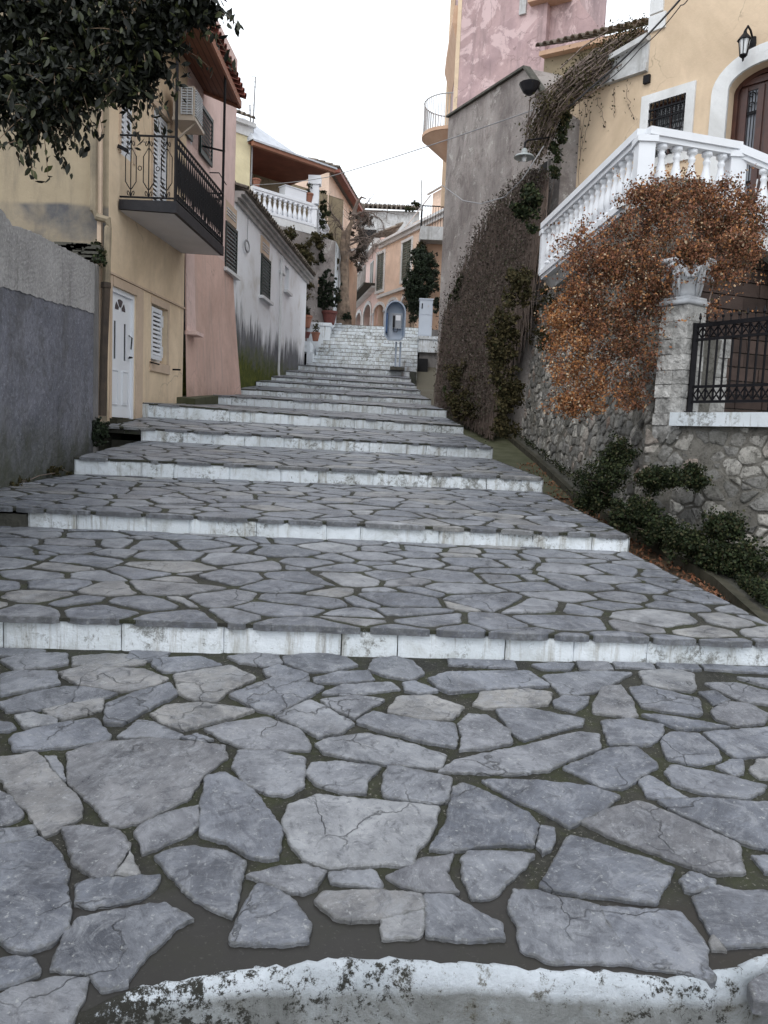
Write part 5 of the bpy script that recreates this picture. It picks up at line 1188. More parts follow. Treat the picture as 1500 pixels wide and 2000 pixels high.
# pale dead vine tangle climbing between gable and villa
tv = thing('vine_tangle', (4.0, 15.6, 6), 'tangle of bare vine stems climbing up to the ruin roof beside the cornice', 'vine')
mb = MB(); VL = []
path = [(1045, 300, 15.3), (1062, 250, 15.2), (1085, 205, 15.0), (1130, 160, 15.0), (1180, 120, 15.3), (1220, 90, 15.6), (1255, 70, 15.9)]
for i in range(210):
    off = (R.gauss(0, 14), R.gauss(0, 10)); a = R.randrange(0, 4); b = R.randrange(a+2, 7+0) if a+2 < 7 else 6; P_ = []
    for k in range(a, b+1 if b < 7 else 7):
        q = path[min(k, 6)]; P_.append(at(q[0]+off[0]+R.gauss(0, 6), q[1]+off[1]+R.gauss(0, 7), q[2]-.1+R.gauss(0, .1)))
    mb.tube(P_, R.uniform(.006, .016), 3, False)
    for p in P_:
        for _ in range(4): VL.append(tuple(p+Vector((R.gauss(0, .12), R.gauss(0, .1), R.gauss(0, .1)))))
mb.build('bare_stems', MT['twig'], tv)
for _ in range(5500):
    k = R.uniform(0, 5.99); i = int(k); t = k-i; a, b = path[i], path[i+1]; e = 12+10*(k/6)
    VL.append(tuple(at(a[0]+(b[0]-a[0])*t+R.gauss(0, e), a[1]+(b[1]-a[1])*t+R.gauss(0, e*.8)-4, a[2]+(b[2]-a[2])*t+R.gauss(0, .15))))
leaf_mesh('dry_foliage', MT['lf_olive'], tv, VL, .05)
# a few strings hanging over the apricot wall
hv = thing('trailing_creeper', (4.2, 14.9, 6), 'thin creeper strings dangling over the apricot villa wall', 'creeper')
mb = MB(); VL = []
for (x, y, L_) in ((1120, 200, 150), (1135, 195, 170), (1150, 190, 90), (1105, 215, 130), (1225, 165, 70), (1098, 220, 160), (1160, 190, 60), (1200, 170, 60), (1142, 190, 120), (1110, 205, 80)):
    P_ = []; x_ = x
    for k in range(9):
        x_ += R.gauss(0, 2.5); u, z = VF.hit(x_, y+L_*k/8, .05); P_.append(VF.pt(u, z, .04+R.uniform(0, .04)))
        for _ in range(2): VL.append(tuple(P_[-1]+Vector((R.gauss(0, .05), R.gauss(0, .03), R.gauss(0, .06)))))
    mb.tube(P_, .005, 3, False)
mb.build('creeper_stems', MT['twig'], hv); leaf_mesh('creeper_leaves', MT['lf_dark'], hv, VL, .045)
# climbing ivy edge (green) beside villa and dry zone on wall A
def ivy(name, blobs, n, tuft, size, mat, label, cat, loc, group=None, nt_=None, stems=True):
    r = thing(name, loc, label, cat, group); T = sub(blobs, nt_ or max(30, n//60), 0, tuft); leaf_mesh('foliage', MT[mat], r, clump(T, n), size, None, .4, .75)
    if stems:
        mb = MB(); grow(mb, [Vector(b[:3])-Vector((0, 0, b[5]*.7)) for b in blobs], T[:120], .005, maxlen=.5)
        mb.build('stems', MT['twig'], r)
    return r
def wpt(px, py, off=.1):     # on leaning wall A
    best = None
    r = ray(px, py)
    for k in range(400):
        y = 9.3+k*.02; p = EYE+r*(y/r.y); v = p.z+.3; f = v/5.6; bx = 3.12-.045*(y-9.3); tx = 3.70-.098*(y-9.3); X = bx+(tx-bx)*f-off
        if p.x >= X and best is None: best = p; break
    if best is None: best = EYE+r*(12/r.y)
    return best
def wb(px, py, rp, rq=None, w_=1, off=.1):
    p = wpt(px, py, off); Y = p.y; return (p.x, p.y, p.z, rp*Y/F, rp*Y/F*.6+.05, (rq or rp)*Y/F, w_)
ivy('climbing_ivy', [wb(1040, 440, 24, 55, 2), wb(1055, 490, 14, 30), wb(1030, 400, 22, 35)]+[(*at(1088, 300, 15.1), .12, .1, .45, .8), (*at(1100, 220, 15.2), .12, .1, .35, .8)], 9000, .10, .05, 'lf_green', 'dense green ivy at the top of the wall beside the balustrade end', 'ivy', tuple(at(1045, 480, 14.8)))
ivy('wall_creeper', [wb(1010, 560, 30, 60, 2), wb(985, 660, 25, 60, 2), wb(1060, 560, 30, 35, 1), wb(1040, 620, 28, 40, 1), wb(1000, 760, 26, 40, 1), wb(1075, 640, 18, 60, .8), wb(985, 780, 22, 40, 1), wb(975, 720, 18, 45, 1), wb(990, 835, 25, 20, .8)], 9500, .11, .045, 'lf_olive', 'sparse olive brown creeper spread over the rubble wall left of the orange shrub', 'creeper', tuple(at(1010, 700, 14.0)))
def bp(px, py, Y, rp, rq=None, w_=1): return pc_(px, py, Y, rp, rq, w_)
low = [('bank_ivy', [bp(1180, 930, 9.2, 42, 60), bp(1160, 970, 9.4, 40, 30), bp(1210, 880, 9.4, 30, 40)], 7000, 'dark green ivy heap at the wall corner right of the drain'),
       ('bank_ivy', [bp(1240, 1000, 8.4, 48, 38, 2), bp(1290, 1030, 8.1, 30, 28)], 7000, 'rounded dark shrubby ivy just below the wall corner beside the drain'),
       ('bank_ivy', [bp(1350, 1050, 7.6, 45, 35), bp(1400, 1075, 7.4, 35, 30), bp(1450, 1095, 7.15, 30, 30)], 7500, 'wide ivy patch on the bank right below the tuft growing on the pale wall'),
       ('bank_ivy', [bp(1420, 1020, 7.5, 40, 30), bp(1460, 1090, 7.2, 40, 45), bp(1490, 1150, 6.9, 30, 30)], 7500, 'ivy trailing down to the right edge of the photo beside the kerb'),
       ('wall_ivy', [bp(1350, 925, 8.35, 30, 28), bp(1310, 925, 8.5, 35, 22), bp(1275, 930, 8.7, 22, 28)], 5500, 'small ivy tuft growing out of the pale rubble wall under the coping')]
for nm, b, n_, lab in low: ivy(nm, [(q[0], q[1], q[2]-.04, q[3]*1.05, q[4], q[5]*.85, q[6]) for q in b], int(n_*1.5), .08, .027, 'lf_green', lab, 'ivy', tuple(Vector(b[0][:3])-Vector((0, 0, b[0][5]))), 'ivy along the foot of the rubble wall')
ivy('weed_clump', [bp(885, 780, 18.5, 14, 16), bp(875, 760, 19, 10, 8)], 900, .08, .05, 'lf_bright', 'bright green weeds sprouting at the foot of the hanging vines', 'weeds', tuple(at(880, 800, 18.5)))
ivy('bank_brush', [bp(905, 790, 17.6, 35, 25, 2), bp(945, 800, 16.9, 35, 25, 2), bp(900, 745, 18.2, 35, 40, 2), bp(935, 770, 17.4, 30, 30)], 9000, .13, .05, 'lf_olive', 'brown scrubby undergrowth at the foot of the hanging vines by the drain head', 'undergrowth', tuple(at(920, 825, 17.4)))
ivy('gable_fern', [(*surf(905, 560), .22, .12, .28, 1), (*surf(895, 580), .15, .1, .2, 1)], 1200, .08, .05, 'lf_green', 'fresh green tuft growing on the gable wall at the left edge of the vines', 'fern', tuple(surf(905, 590)))

wk = []
for _ in range(9000):
    k = random.random()*6; i = int(k); a, b = K[1+i], K[min(2+i, len(K)-1)]; p = a+(b-a)*(k-i)
    if math.sin(p.y*5)+math.sin(p.y*13+1) < -.2: continue
    e = abs(random.gauss(0, .09)); wk.append((p.x+.10+e, p.y+random.uniform(-.05, .05), p.z+random.uniform(0, .12)*(1-e)))
tag(leaf_mesh('weeds', MT['lf_green'], None, wk, .03), 'low green weeds growing along the kerb at the foot of the rubble wall', 'weeds', kind='stuff')
# =================================================================== LEFT: STREET WALL
LW = Fac((-3.9, 7.8), (-4.33, 11.5))
R = random.Random(41)
def lw_top(u):
    tab = [(-7, LW.hit(0, 405)[1]+.1), (LW.hit(0, 405)[0], LW.hit(0, 408)[1]), (LW.hit(22, 440)[0], LW.hit(22, 440)[1]), (LW.hit(60, 455)[0], LW.hit(60, 452)[1]), (LW.hit(120, 482)[0], LW.hit(120, 482)[1]), (LW.hit(183, 515)[0], LW.hit(183, 515)[1]), (9, LW.hit(183, 515)[1])]
    for (a, za), (b, zb) in zip(tab, tab[1:]):
        if u <= b: return za+(zb-za)*(u-a)/(b-a)
    return tab[-1][1]
lw = thing('street_wall', (-4.1, 9, 0), 'tall grey rendered wall with pale pebbledash top and mossy foot on the left', 'wall')
ua, ub_ = -7.0, LW.hit(186, 700)[0]; print('LW', ub_, lw_top(0))
def lwgrid(u0, u1, zf, zt, o, nx, nz, jag, amp):
    mb = MB(); g = []
    for i in range(nx+1):
        u = u0+(u1-u0)*i/nx; a = zf(u); b = zt(u)+R.uniform(-jag, jag); g.append([LW.pt(u+R.uniform(-.004, .004), a+(b-a)*j/nz, o+R.uniform(-amp, amp)) for j in range(nz+1)])
    n = mb.pts([q for r in g for q in r])
    for i in range(nx):
        for j in range(nz): a = n+i*(nz+1)+j; mb.face((a, a+nz+1, a+nz+2, a+1))
    for i in range(nx):
        a, b = g[i][-1], g[i+1][-1]; mb.poly([a, b, b-Vector((LW.n.x, LW.n.y, 0))*.32, a-Vector((LW.n.x, LW.n.y, 0))*.32])
        a, b = g[i][0], g[i+1][0]; mb.poly([a, b, b-Vector((LW.n.x, LW.n.y, 0))*.06, a-Vector((LW.n.x, LW.n.y, 0))*.06])
    e = [Vector(q) for q in g[-1]]; k = Vector((LW.n.x, LW.n.y, 0))*.3
    for a, b in zip(e, e[1:]): mb.poly([a, a-k, b-k, b])
    return mb
lwgrid(ua, ub_, lambda u: -.8, lambda u: lw_top(u)-.05, 0, 160, 60, .01, .004).build('wall_face', MT['wall_dark'], lw)
def lw_mid(u):
    a = LW.hit(0, 560); b = LW.hit(183, 612); return a[1]+(b[1]-a[1])*(u-a[0])/(b[0]-a[0])+.006*math.sin(u*3)+.006*math.sin(u*17)+.005*math.sin(u*41)
lwgrid(ua, ub_+.005, lw_mid, lw_top, .012, 220, 26, .009, .003).build('pebbledash_band', MT['pebble'], lw)
mb = MB(); mb.fbox(LW, ub_-.10, ub_+.012, -.3, lw_top(ub_), -.2, .045); mb.build('corner_strip', MT['cement'], lw)
mb = MB()
for i in range(26):
    q = at(R.uniform(122, 190), R.uniform(478, 512), 11.45); mb.rv = R.random(); w_ = R.uniform(.06, .16); mb.box(q.x-w_, q.x+w_, q.y-.1, q.y+.1, q.z-.02, q.z+R.uniform(.01, .04))
mb.build('loose_stones', MT['dark_stone'], lw)
ivy('wall_top_weeds', [bp(195, 500, 11.4, 10, 14), bp(188, 480, 11.45, 9, 8, .4)], 350, .06, .045, 'lf_green', 'little green plant rooted on top of the grey street wall beside the drainpipe', 'weeds', tuple(at(195, 515, 11.4)))
ivy('doorside_weeds', [bp(195, 845, 11.3, 20, 22), bp(180, 830, 11.3, 10, 20, .6)], 1500, .07, .04, 'lf_shrub', 'dark weeds in the gap between grey wall end and the door slab', 'weeds', tuple(at(195, 870, 11.3)))
ivy('wall_foot_moss', [bp(40, 940, 8.3, 30, 8), bp(110, 918, 9.2, 30, 8), bp(15, 950, 8.0, 20, 8)], 1400, .04, .022, 'lf_olive', 'low moss and weeds along the foot of the grey street wall', 'moss', tuple(at(60, 945, 8.5)))
# =================================================================== YELLOW HOUSE
YF = Fac((-4.25, 11.7), (-3.97, 14.9)); HY = 9.2
yh = thing('yellow_house', (-4.2, 13, 1.5), 'yellow plastered house with white panelled door and iron balcony on the left', 'house')
db = YF.hit(222, 817)[1]; d0, dzt = YF.hit(219, 565); d1 = YF.hit(265, 600)[0]; dzt = YF.hit(276, 583)[1]
w0 = YF.hit(296, 600)[0]; w1 = YF.hit(327, 600)[0]; wz1 = YF.hit(296, 592)[1]; wz0 = YF.hit(296, 706)[1]
a0 = YF.hit(236, 130)[0]; a1 = YF.hit(262, 130)[0]; az1 = YF.hit(236, 138)[1]; az0 = YF.hit(236, 300)[1]
b0 = YF.hit(299, 200)[0]; b1 = YF.hit(331, 200)[0]; slz = at(345, 395, 11.95).z; bz0 = slz+.02; bz1 = YF.hit(299, 205)[1]
print('yellow door', d0, d1, db, dzt, 'win', w0, w1, wz0, wz1, 'A', a0, a1, az0, az1, 'B', b0, b1, bz0, bz1)
uE = YF.L; mb = MB()
wall(mb, YF, 0, uE, .8, HY, [(d0, d1, db, dzt), (w0, w1, wz0, wz1), (a0, a1, az0, az1), (b0, b1, bz0, bz1)], .2)
mb.poly([YF.pt(uE, .8), YF.pt(uE, HY), YF.pt(uE, HY, -.5), YF.pt(uE, .8, -.5)])
mb.build('wall', MT['yellow'], yh)
mb = MB(); q = YF.pt(0, 0); mb.poly([(q.x, q.y, .3), (q.x, q.y, HY), (-11, q.y-.25, HY), (-11, q.y-.25, .3)]); mb.poly([(-11, q.y-.25, .3), (-11, q.y-.25, HY), (-11, 16, HY), (-11, 16, .3)]); mb.poly([(-11, q.y-.25, HY), (q.x, q.y, HY), (-4.0, 16, HY), (-11, 16, HY)])
mb.build('side_wall', MT['side_wall'], yh)
mb = MB(); zs_ = YF.hit(215, 531)[1]; mb.fbox(YF, .02, uE-.005, zs_-.03, zs_, 0, .03); mb.fbox(YF, .06, d0-.005, db, zs_-.031, -.002, .012); mb.build('string_course', MT['yellow_trim'], yh)
mb = MB(); mb.fbox(YF, d1+.002, d1+.26, db, dzt+.14, 0, .025); mb.fbox(YF, d0, d1+.002, dzt+.004, dzt+.14, 0, .024); mb.build('door_surround', MT['yellow_trim'], yh)
# door leaf
mb = MB(); P = YF.pt; o = -.06
wall(mb, YF, d0+.04, d1-.04, db+.02, dzt-.07, [(d0+.20, d0+.28, db+.92, db+1.5), (d1-.30, d1-.22, db+.92, db+1.5)], .02, o)
for a, b in ((d0+.12, d0+.33), (d1-.36, d1-.15)): mb.fbox(YF, a+.02, b-.02, db+.25, db+.72, o, o+.012); mb.fbox(YF, a-.01, a+.01, db+.22, db+.75, o, o+.018); mb.fbox(YF, b-.01, b+.01, db+.22, db+.75, o, o+.018); mb.fbox(YF, a+.011, b-.011, db+.74, db+.755, o, o+.018); mb.fbox(YF, a+.011, b-.011, db+.215, db+.23, o, o+.018)
door = mb.build('door', MT['white_plain'], yh)
mb = MB(); mb.fbox(YF, d0, d0+.045, db, dzt, o-.02, o+.04); mb.fbox(YF, d1-.045, d1, db, dzt, o-.02, o+.04); mb.fbox(YF, d0+.045, d1-.045, dzt-.07, dzt, o-.02, o+.039); mb.build('frame', MT['white_plain'], door)
for a in ((d0+.20, d0+.28), (d1-.30, d1-.22)): g = MB(); g.fbox(YF, a[0], a[1], db+.92, db+1.5, o-.03, o-.012); g.build('pane', MT['glass'], door)
g = MB(); c = (d0+d1)/2-.02; zc = db+1.68; A_ = [(c+.19*math.cos(t), zc+.17*math.sin(t)) for t in [math.pi*i/12 for i in range(13)]]; B_ = [(c+.06*math.cos(t), zc+.05*math.sin(t)) for t in [math.pi*i/12 for i in range(13)]]
for i in range(12):
    if i in (3, 8): continue
    g.poly([P(*A_[i], o+.004), P(*A_[i+1], o+.004), P(*B_[i+1], o+.004), P(*B_[i], o+.004)])
g.build('fanlight', MT['glass'], door)
g = MB(); g.tube([P(d1-.12, db+.98, o), P(d1-.12, db+.99, o+.06), P(d1-.22, db+.99, o+.06)], .012, 6); g.build('door_lever', MT['iron'], door); g = MB(); g.tube([P(d1-.12, db+1.12, o+.04), P(d1-.12, db+1.3, o+.055), P(d1-.12, db+1.34, o)], .011, 6); g.build('door_handle', MT['iron'], door)
mb = MB(); mb.fbox(YF, d0-.05, d1+.1, db-.1, db+.0, -.2, .12); mb.build('threshold', MT['kerb'], yh)
# white-painted plinth by the step
mb = MB(); qa = YF.hit(277, 787)[1]; mb.fbox(YF, d1+.27, d1+1.15, db, db+.27, .0, .10); mb.build('plinth', MT['white_step'], yh)
# lower window
sh = window(YF, w0+.02, w1-.02, wz0+.02, wz1-.02, -.16, yh, MT['shut_white'], MT['glass'], (0, 0))
shutter(YF, w0+.01, w0+(w1-w0)*.66, wz0+.05, wz1-.05, -.03, MT['shut_white'], yh, pitch=.07)
for zz in (wz0+.12, wz1-.32): mb = MB(); mb.fbox(YF, w0+(w1-w0)*.67, w1-.05, zz, zz+.2, -.10, -.05); mb.build('shutter_block', MT['white_plain'], yh)
mb = MB(); mb.fbox(YF, w0-.06, w1+.10, wz0-.16, wz0, 0, .03); mb.build('window_sill', MT['yellow_trim'], yh)
mb = MB(); mb.fbox(YF, w0-.04, w1+.06, wz1, wz1+.12, 0, .02); mb.fbox(YF, w1, w1+.06, wz0, wz1, 0, .02); mb.build('window_surround', MT['yellow_trim'], yh)
mb = MB(); mb.beam(P(w0-.1, wz0-.02, .03), P(w0+.12, wz0-.04, .10), .02, .02); mb.build('shutter_catch', MT['iron'], yh); mb = MB(); mb.beam(P(w1+.30, wz0-.05, 0), P(w1+.30, wz0-.05, .15), .02, .03); mb.build('shutter_catch', MT['iron'], yh)
# upper windows behind the balcony
for (s0, s1, t0, t1) in ((a0, a1, az0, az1), (b0, b1, bz0, bz1)):
    m_ = (s0+s1)/2; shutter(YF, s0+.01, m_-.005, t0+.02, t1-.03, -.06, MT['shut_white'], yh, pitch=.075); shutter(YF, m_+.005, s1-.01, t0+.02, t1-.03, -.06, MT['shut_white'], yh, pitch=.075)
    mb = MB(); mb.fbox(YF, s0-.08, s1+.08, t1, t1+.09, 0, .04); mb.fbox(YF, s0-.05, s0, t0, t1, 0, .02); mb.fbox(YF, s1, s1+.05, t0, t1, 0, .02); mb.build('window_surround', MT['yellow_trim'], yh)
mb = MB(); mb.beam(P(a0-.12, az0+.06, .02), P(a0-.0, az0+.03, .12), .03, .05); mb.build('shutter_catch', MT['iron'], yh)
# balcony
c1 = at(345, 395, 11.97); c2 = at(437, 480, 14.75); xo = c1.x; xo2 = c2.x; zB = (c1.z+c2.z)/2; xi = -4.2; th = .17; print('balcony', c1, c2)
yb0, yb1 = 11.97, 14.75
mb = MB(); mb.hexa([(xi, yb0+.02, zB-th*.85), (xo, yb0, zB-th), (xo2, yb1, zB-th), (xi, yb1, zB-th*.85), (xi, yb0+.02, zB), (xo, yb0, zB), (xo2, yb1, zB), (xi, yb1, zB)])
bs = mb.build('balcony_slab', MT['slab_dark'], yh)
mb = MB(); mb.poly([(xi, yb0+.06, zB-th*.85-.004), (xo-.05, yb0+.05, zB-th-.004), (xo2-.05, yb1-.05, zB-th-.004), (xi, yb1-.05, zB-th*.85-.004)]); mb.build('slab_soffit', MT['slab_under'], yh)
HR = at(345, 268, 11.97).z-c1.z; print('rail h', HR)
def scrollpanel(mb, A, B, z, h, unit=.235):
    A = Vector(A); B = Vector(B); L = (B-A).length; d = (B-A)/L; n = max(1, round(L/unit)); s = L/n; r = .0085
    q = lambda u, v: A+d*u+Vector((0, 0, v))
    for i in range(n):
        c = (i+.5)*s; w_ = s*.30
        mb.tube([q(c, .04), q(c, h-.02)], r, 4)
        for sg in (-1, 1):
            mb.tube([q(c+sg*.01, .16), q(c+sg*w_, .27), q(c+sg*w_, h-.30), q(c+sg*.01, h-.18)], r*.9, 4, False)
            for (zc, k) in ((.11, 1), (h-.12, -1)):
                pts = [q(c+sg*(.012+.034*(1-math.cos(t))*.9*(1-t/9)), zc+k*(-.045+.045*math.sin(t)*1.1+.012*t)) for t in [j*.55 for j in range(9)]]; mb.tube(pts, r*.8, 4, False)
        if i < n-1 or True:
            cc = (i+1)*s
            if i < n-1:
                mb.tube([q(cc+.028*math.cos(t), h*.5+.032*math.sin(t)) for t in [j*math.pi/4 for j in range(9)]], r*.8, 4, False)
mb = MB(); scrollpanel(mb, (xi+.03, yb0+.05, zB), (xo-.03, yb0+.03, zB), zB, HR); scrollpanel(mb, (xo-.03, yb0+.03, zB), (xo2-.03, yb1-.04, zB), zB, HR, .115); scrollpanel(mb, (xo2-.03, yb1-.04, zB), (xi+.1, yb1-.04, zB), zB, HR)
mb.build('railing_scrollwork', MT['iron'], yh)
mb = MB(); Z = lambda x, y, z: Vector((x, y, z))
for z_ in (zB+HR, zB+.045): mb.beam(Z(xi, yb0+.05, z_), Z(xo-.03, yb0+.03, z_), .03, .022); mb.beam(Z(xo-.03, yb0+.03, z_), Z(xo2-.03, yb1-.04, z_), .03, .022); mb.beam(Z(xo2-.03, yb1-.04, z_), Z(xi, yb1-.04, z_), .03, .022)
mb.build('handrail', MT['iron'], yh)
# roof
e1 = at(468, 207, 16.0); xe = e1.x; ze = e1.z; print('eave', e1, at(380, 30, 12.2)); ya, yb = 10.6, 16.0
for (x_, y_) in ((xo-.03, yb0+.03), (xo2-.03, yb1-.04)):
    mb = MB(); mb.tube([(x_, y_, zB-.02), (x_, y_, ze+.06)], .024, 6); mb.build('roof_post', MT['iron'], yh)
mb = MB(); up_ = .36; XW = -9.5
mb.hexa([(xe, ya, ze), (xe, yb, ze), (XW, yb, ze+(xe-XW)*up_), (XW, ya, ze+(xe-XW)*up_), (xe, ya, ze+.06), (xe, yb, ze+.06), (XW, yb, ze+.06+(xe-XW)*up_), (XW, ya, ze+.06+(xe-XW)*up_)])
mb.build('soffit', MT['soffit'], yh)
mb = MB(); mb.box(xe, xe+.04, ya, yb, ze-.05, ze+.09); mb.hexa([(xe, yb, ze-.05), (xe, yb+.05, ze-.05), (XW, yb+.05, ze-.05+(xe-XW)*up_), (XW, yb, ze-.05+(xe-XW)*up_), (xe, yb, ze+.09), (xe, yb+.05, ze+.09), (XW, yb+.05, ze+.09+(xe-XW)*up_), (XW, yb, ze+.09+(xe-XW)*up_)]); mb.build('fascia', MT['fascia'], yh)
mb = MB(); tiles(mb, (xe+.10, ya, ze+.12), (xe+.10, yb+.1, ze+.12), Vector((-1, 0, up_)), 14, .21, .09); mb.build('roof', MT['tile'], yh)
# drainpipes
mb = MB(); y_ = 11.56; mb.tube([at(184, 150, y_), at(183, 412, y_), at(190, 424, y_), at(211, 430, y_), at(211, 445, y_), at(208, 560, y_)], .055, 8); mb.build('drainpipe', MT['pipe'], yh)
mb = MB(); mb.tube([at(208, 555, y_), at(203, 680, y_), at(200, 812, y_)], .06, 8); mb.tube([at(207, 552, y_), at(207, 562, y_)], .075, 8); mb.build('drainpipe', MT['pipe_dark'], yh)
mb = MB(); p = at(194, 520, 11.6); mb.box(p.x-.03, p.x+.03, 11.58, 11.64, 1.3, at(194, 190, 11.6).z); mb.build('corner_strip', MT['yellow_trim'], yh)
# air conditioner
YA = 13.7; xa = at(352, 200, YA).x; xb = at(379, 200, YA).x; z0 = at(352, 229, YA).z; z1 = at(352, 167, YA).z; print('AC', xa, xb, YF.pt(2, 0))
ac = thing('air_conditioner', (xa, YA, z0), 'cream air conditioner unit mounted under the brown soffit', 'air conditioner')
mb = MB(); mb.box(xa-.12, xb, YA, YA+.55, z0, z1); mb.build('casing', MT['cream_metal'], ac)
mb = MB()
for i in range(11): z = z0+.05+(z1-z0-.1)*i/10; mb.box(xa+.02, xb-.03, YA-.035, YA, z, z+.016)
for i in range(11): z = z0+.05+(z1-z0-.1)*i/10; mb.box(xb, xb+.028, YA+.06, YA+.50, z, z+.018)
for x in (xa+.02, (xa+xb)/2, xb-.03): mb.box(x, x+.012, YA-.04, YA-.01, z0+.04, z1-.04)
mb.build('grille', MT['capital'], ac); mb = MB(); mb.box(xa-.12, xb+.04, YA-.05, YA+.60, z0-.06, z0-.01); mb.beam(Vector((xa-.1, YA+.1, z0-.35)), Vector((xb, YA+.1, z0-.05)), .03, .03); mb.build('bracket', MT['cream_metal'], ac)
# =================================================================== PINK HOUSE
PF = Fac((-3.99, 14.95), (-3.83, 18.7)); ph = thing('pink_house', (-3.9, 17, 1.5), 'tall narrow salmon pink house wall with dark green shutter beside the iron balcony', 'house')
zt_ = PF.hit(437, 62)[1]; print('pink top', zt_)
s0, sz1 = PF.hit(388, 200); s1 = PF.hit(412, 200)[0]; sz0 = PF.hit(388, 300)[1]; wo0 = PF.hit(372, 250)[0]
mb = MB(); zb_ = 5.35
wall(mb, PF, 0, PF.L, zb_, zt_, [(wo0, s0-.01, sz0, sz1)], .2); shell(mb, PF, 0, PF.L, zb_, zt_, 6)
mb.build('upper_wall', MT['pink_pale'], ph)
mb = MB(); nx, nz = 12, 10; g = []
for i in range(nx+1):
    for j in range(nz+1):
        u = PF.L*i/nx; z = .9+(zb_-.9)*j/nz; bt = .42*(1-j/nz)**1.2; g.append(PF.pt(u+.18*(i/nx)*(1-j/nz)**2, z, bt*(.3+.7*i/nx)+.003))
n = mb.pts(g)
for i in range(nx):
    for j in range(nz): a = n+i*(nz+1)+j; mb.face((a, a+nz+1, a+nz+2, a+1))
P = PF.pt; k = [Vector(g[-(nz+1)+j]) for j in range(nz+1)]
for a, b in zip(k, k[1:]): mb.poly([a, a-Vector((1, 0, 0)), b-Vector((1, 0, 0)), b])
mb.build('battered_base', MT['pink'], ph, smooth=False)
mb = MB(); uq_ = PF.hit(386, 600, .1)[0]; zq_ = PF.hit(386, 652, .1)[1]; g = []
for i in range(5):
    for j in range(9):
        u = .03+(uq_-.03)*i/4+(.02*math.sin(j*2.1) if i == 4 else 0); z = zq_+(5.3-zq_)*j/8; t = (z-.9)/(zb_-.9); u_ = u; g.append(PF.pt(u+.18*(u/PF.L)*(1-t)**2, z, .42*(1-t)**1.2*(.3+.7*u/PF.L)+.012))
n = mb.pts(g)
for i in range(4):
    for j in range(8): a = n+i*9+j; mb.face((a, a+9, a+10, a+1))
mb.build('grey_patch', MT['pink_pale'], ph)
mb = MB(); P = PF.pt; ql = PF.hit(354, 640, .15); qr = PF.hit(387, 655, .15); mb.fbox(PF, .03, qr[0], ql[1]-.04, ql[1]+.03, .02, .26); mb.build('ledge', MT['pink_pale'], ph)
shutter(PF, s0, s1, sz0, sz1, .03, MT['shut_green'], ph, pitch=.08); shutter(PF, wo0-.4, wo0-.03, sz0, sz1-.6, .03, MT['shut_green'], ph, pitch=.08)
window(PF, wo0+.01, s0-.02, sz0, sz1, -.15, ph, MT['shut_white'], MT['glass'], (1, 1))
mb = MB(); mb.beam(P(.9, 7.15, 0), P(.9, 7.05, .5), .03, .03); mb.build('wall_bracket', MT['iron'], ph); mb = MB(); mb.tube([P(1.6, sz0-.1, 0), P(1.6, sz0-.1, .2), P(2.2, sz0-.15, .2)], .012, 4); mb.build('wall_bracket', MT['iron'], ph)
# =================================================================== WHITE HOUSE
WF = Fac((-3.83, 18.72), (-3.11, 28.1)); wh = thing('white_house', (-3.5, 23, 2), 'long low whitewashed house with dark streaked mossy base and green shutters', 'house')
e0 = WF.hit(443, 359)[1]; e1_ = WF.hit(584, 525)[1]; print('white eave', e0, e1_); ez = lambda u: e0+(e1_-e0)*u/WF.L
holes = []
def hp(x0, y0, x1, y1): a = WF.hit(x0, y0); b = WF.hit(x1, y0); c = WF.hit(x0, y1); return (a[0], b[0], c[1], a[1])
W_ = [hp(438, 430, 461, 522), hp(510, 494, 528, 577), hp(547, 506, 551, 528), hp(557, 518, 565, 566)]
top = [hp(441, 402, 458, 420), hp(511, 470, 523, 488)]
mb = MB(); wall(mb, WF, 0, WF.L, 5.2 if False else 1.0, ez, W_+top[1:], .2); shell(mb, WF, 0, WF.L, 1.0, ez, 5); mb.build('wall', MT['white_house'], wh)
mb = MB()   # battered foot
n = mb.pts([WF.pt(WF.L*i/12, 1.1+1.9*j/5, .004+.30*(1-j/5)**1.5*(.8+.1*math.sin(i))) for i in range(13) for j in range(6)])
for i in range(12):
    for j in range(5): a = n+i*6+j; mb.face((a, a+6, a+7, a+1))
e = [WF.pt(WF.L, 1.1+1.9*j/5, .004+.3*(1-j/5)**1.5*.8) for j in range(6)]
for a, b in zip(e, e[1:]): mb.poly([a, a-Vector((.5, 0, 0)), b-Vector((.5, 0, 0)), b])
mb.build('battered_foot', MT['white_house'], wh)
shutter(WF, W_[0][0], W_[0][1], W_[0][2], W_[0][3], .02, MT['shut_green'], wh, pitch=.09); shutter(WF, W_[1][0], W_[1][1], W_[1][2], W_[1][3], .0, MT['shut_green'], wh, pitch=.09)
for w_ in W_[2:]: window(WF, *w_, -.15, wh, MT['shut_white'], MT['dark_in'], (0, 1), .06)
for w_ in W_: mb = MB(); mb.fbox(WF, w_[0]-.1, w_[1]+.1, w_[2]-.1, w_[2]-.02, 0, .12); mb.build('window_sill', MT['villa_white'], wh)
for w_ in top:
    mb = MB(); mb.fbox(WF, w_[0]-.12, w_[1]+.12, w_[2]-.1, w_[3]+.12, -.01, .03); v = mb.build('vent_panel', MT['yellow_trim'], wh)
    mb = MB()
    for i in range(3): z = w_[2]+(w_[3]-w_[2])*(i+.3)/3; mb.fbox(WF, w_[0], w_[1], z, z+(w_[3]-w_[2])*.12, .03, .045)
    mb.build('vent_slat', MT['capital'], v)
mb = MB(); P = WF.pt
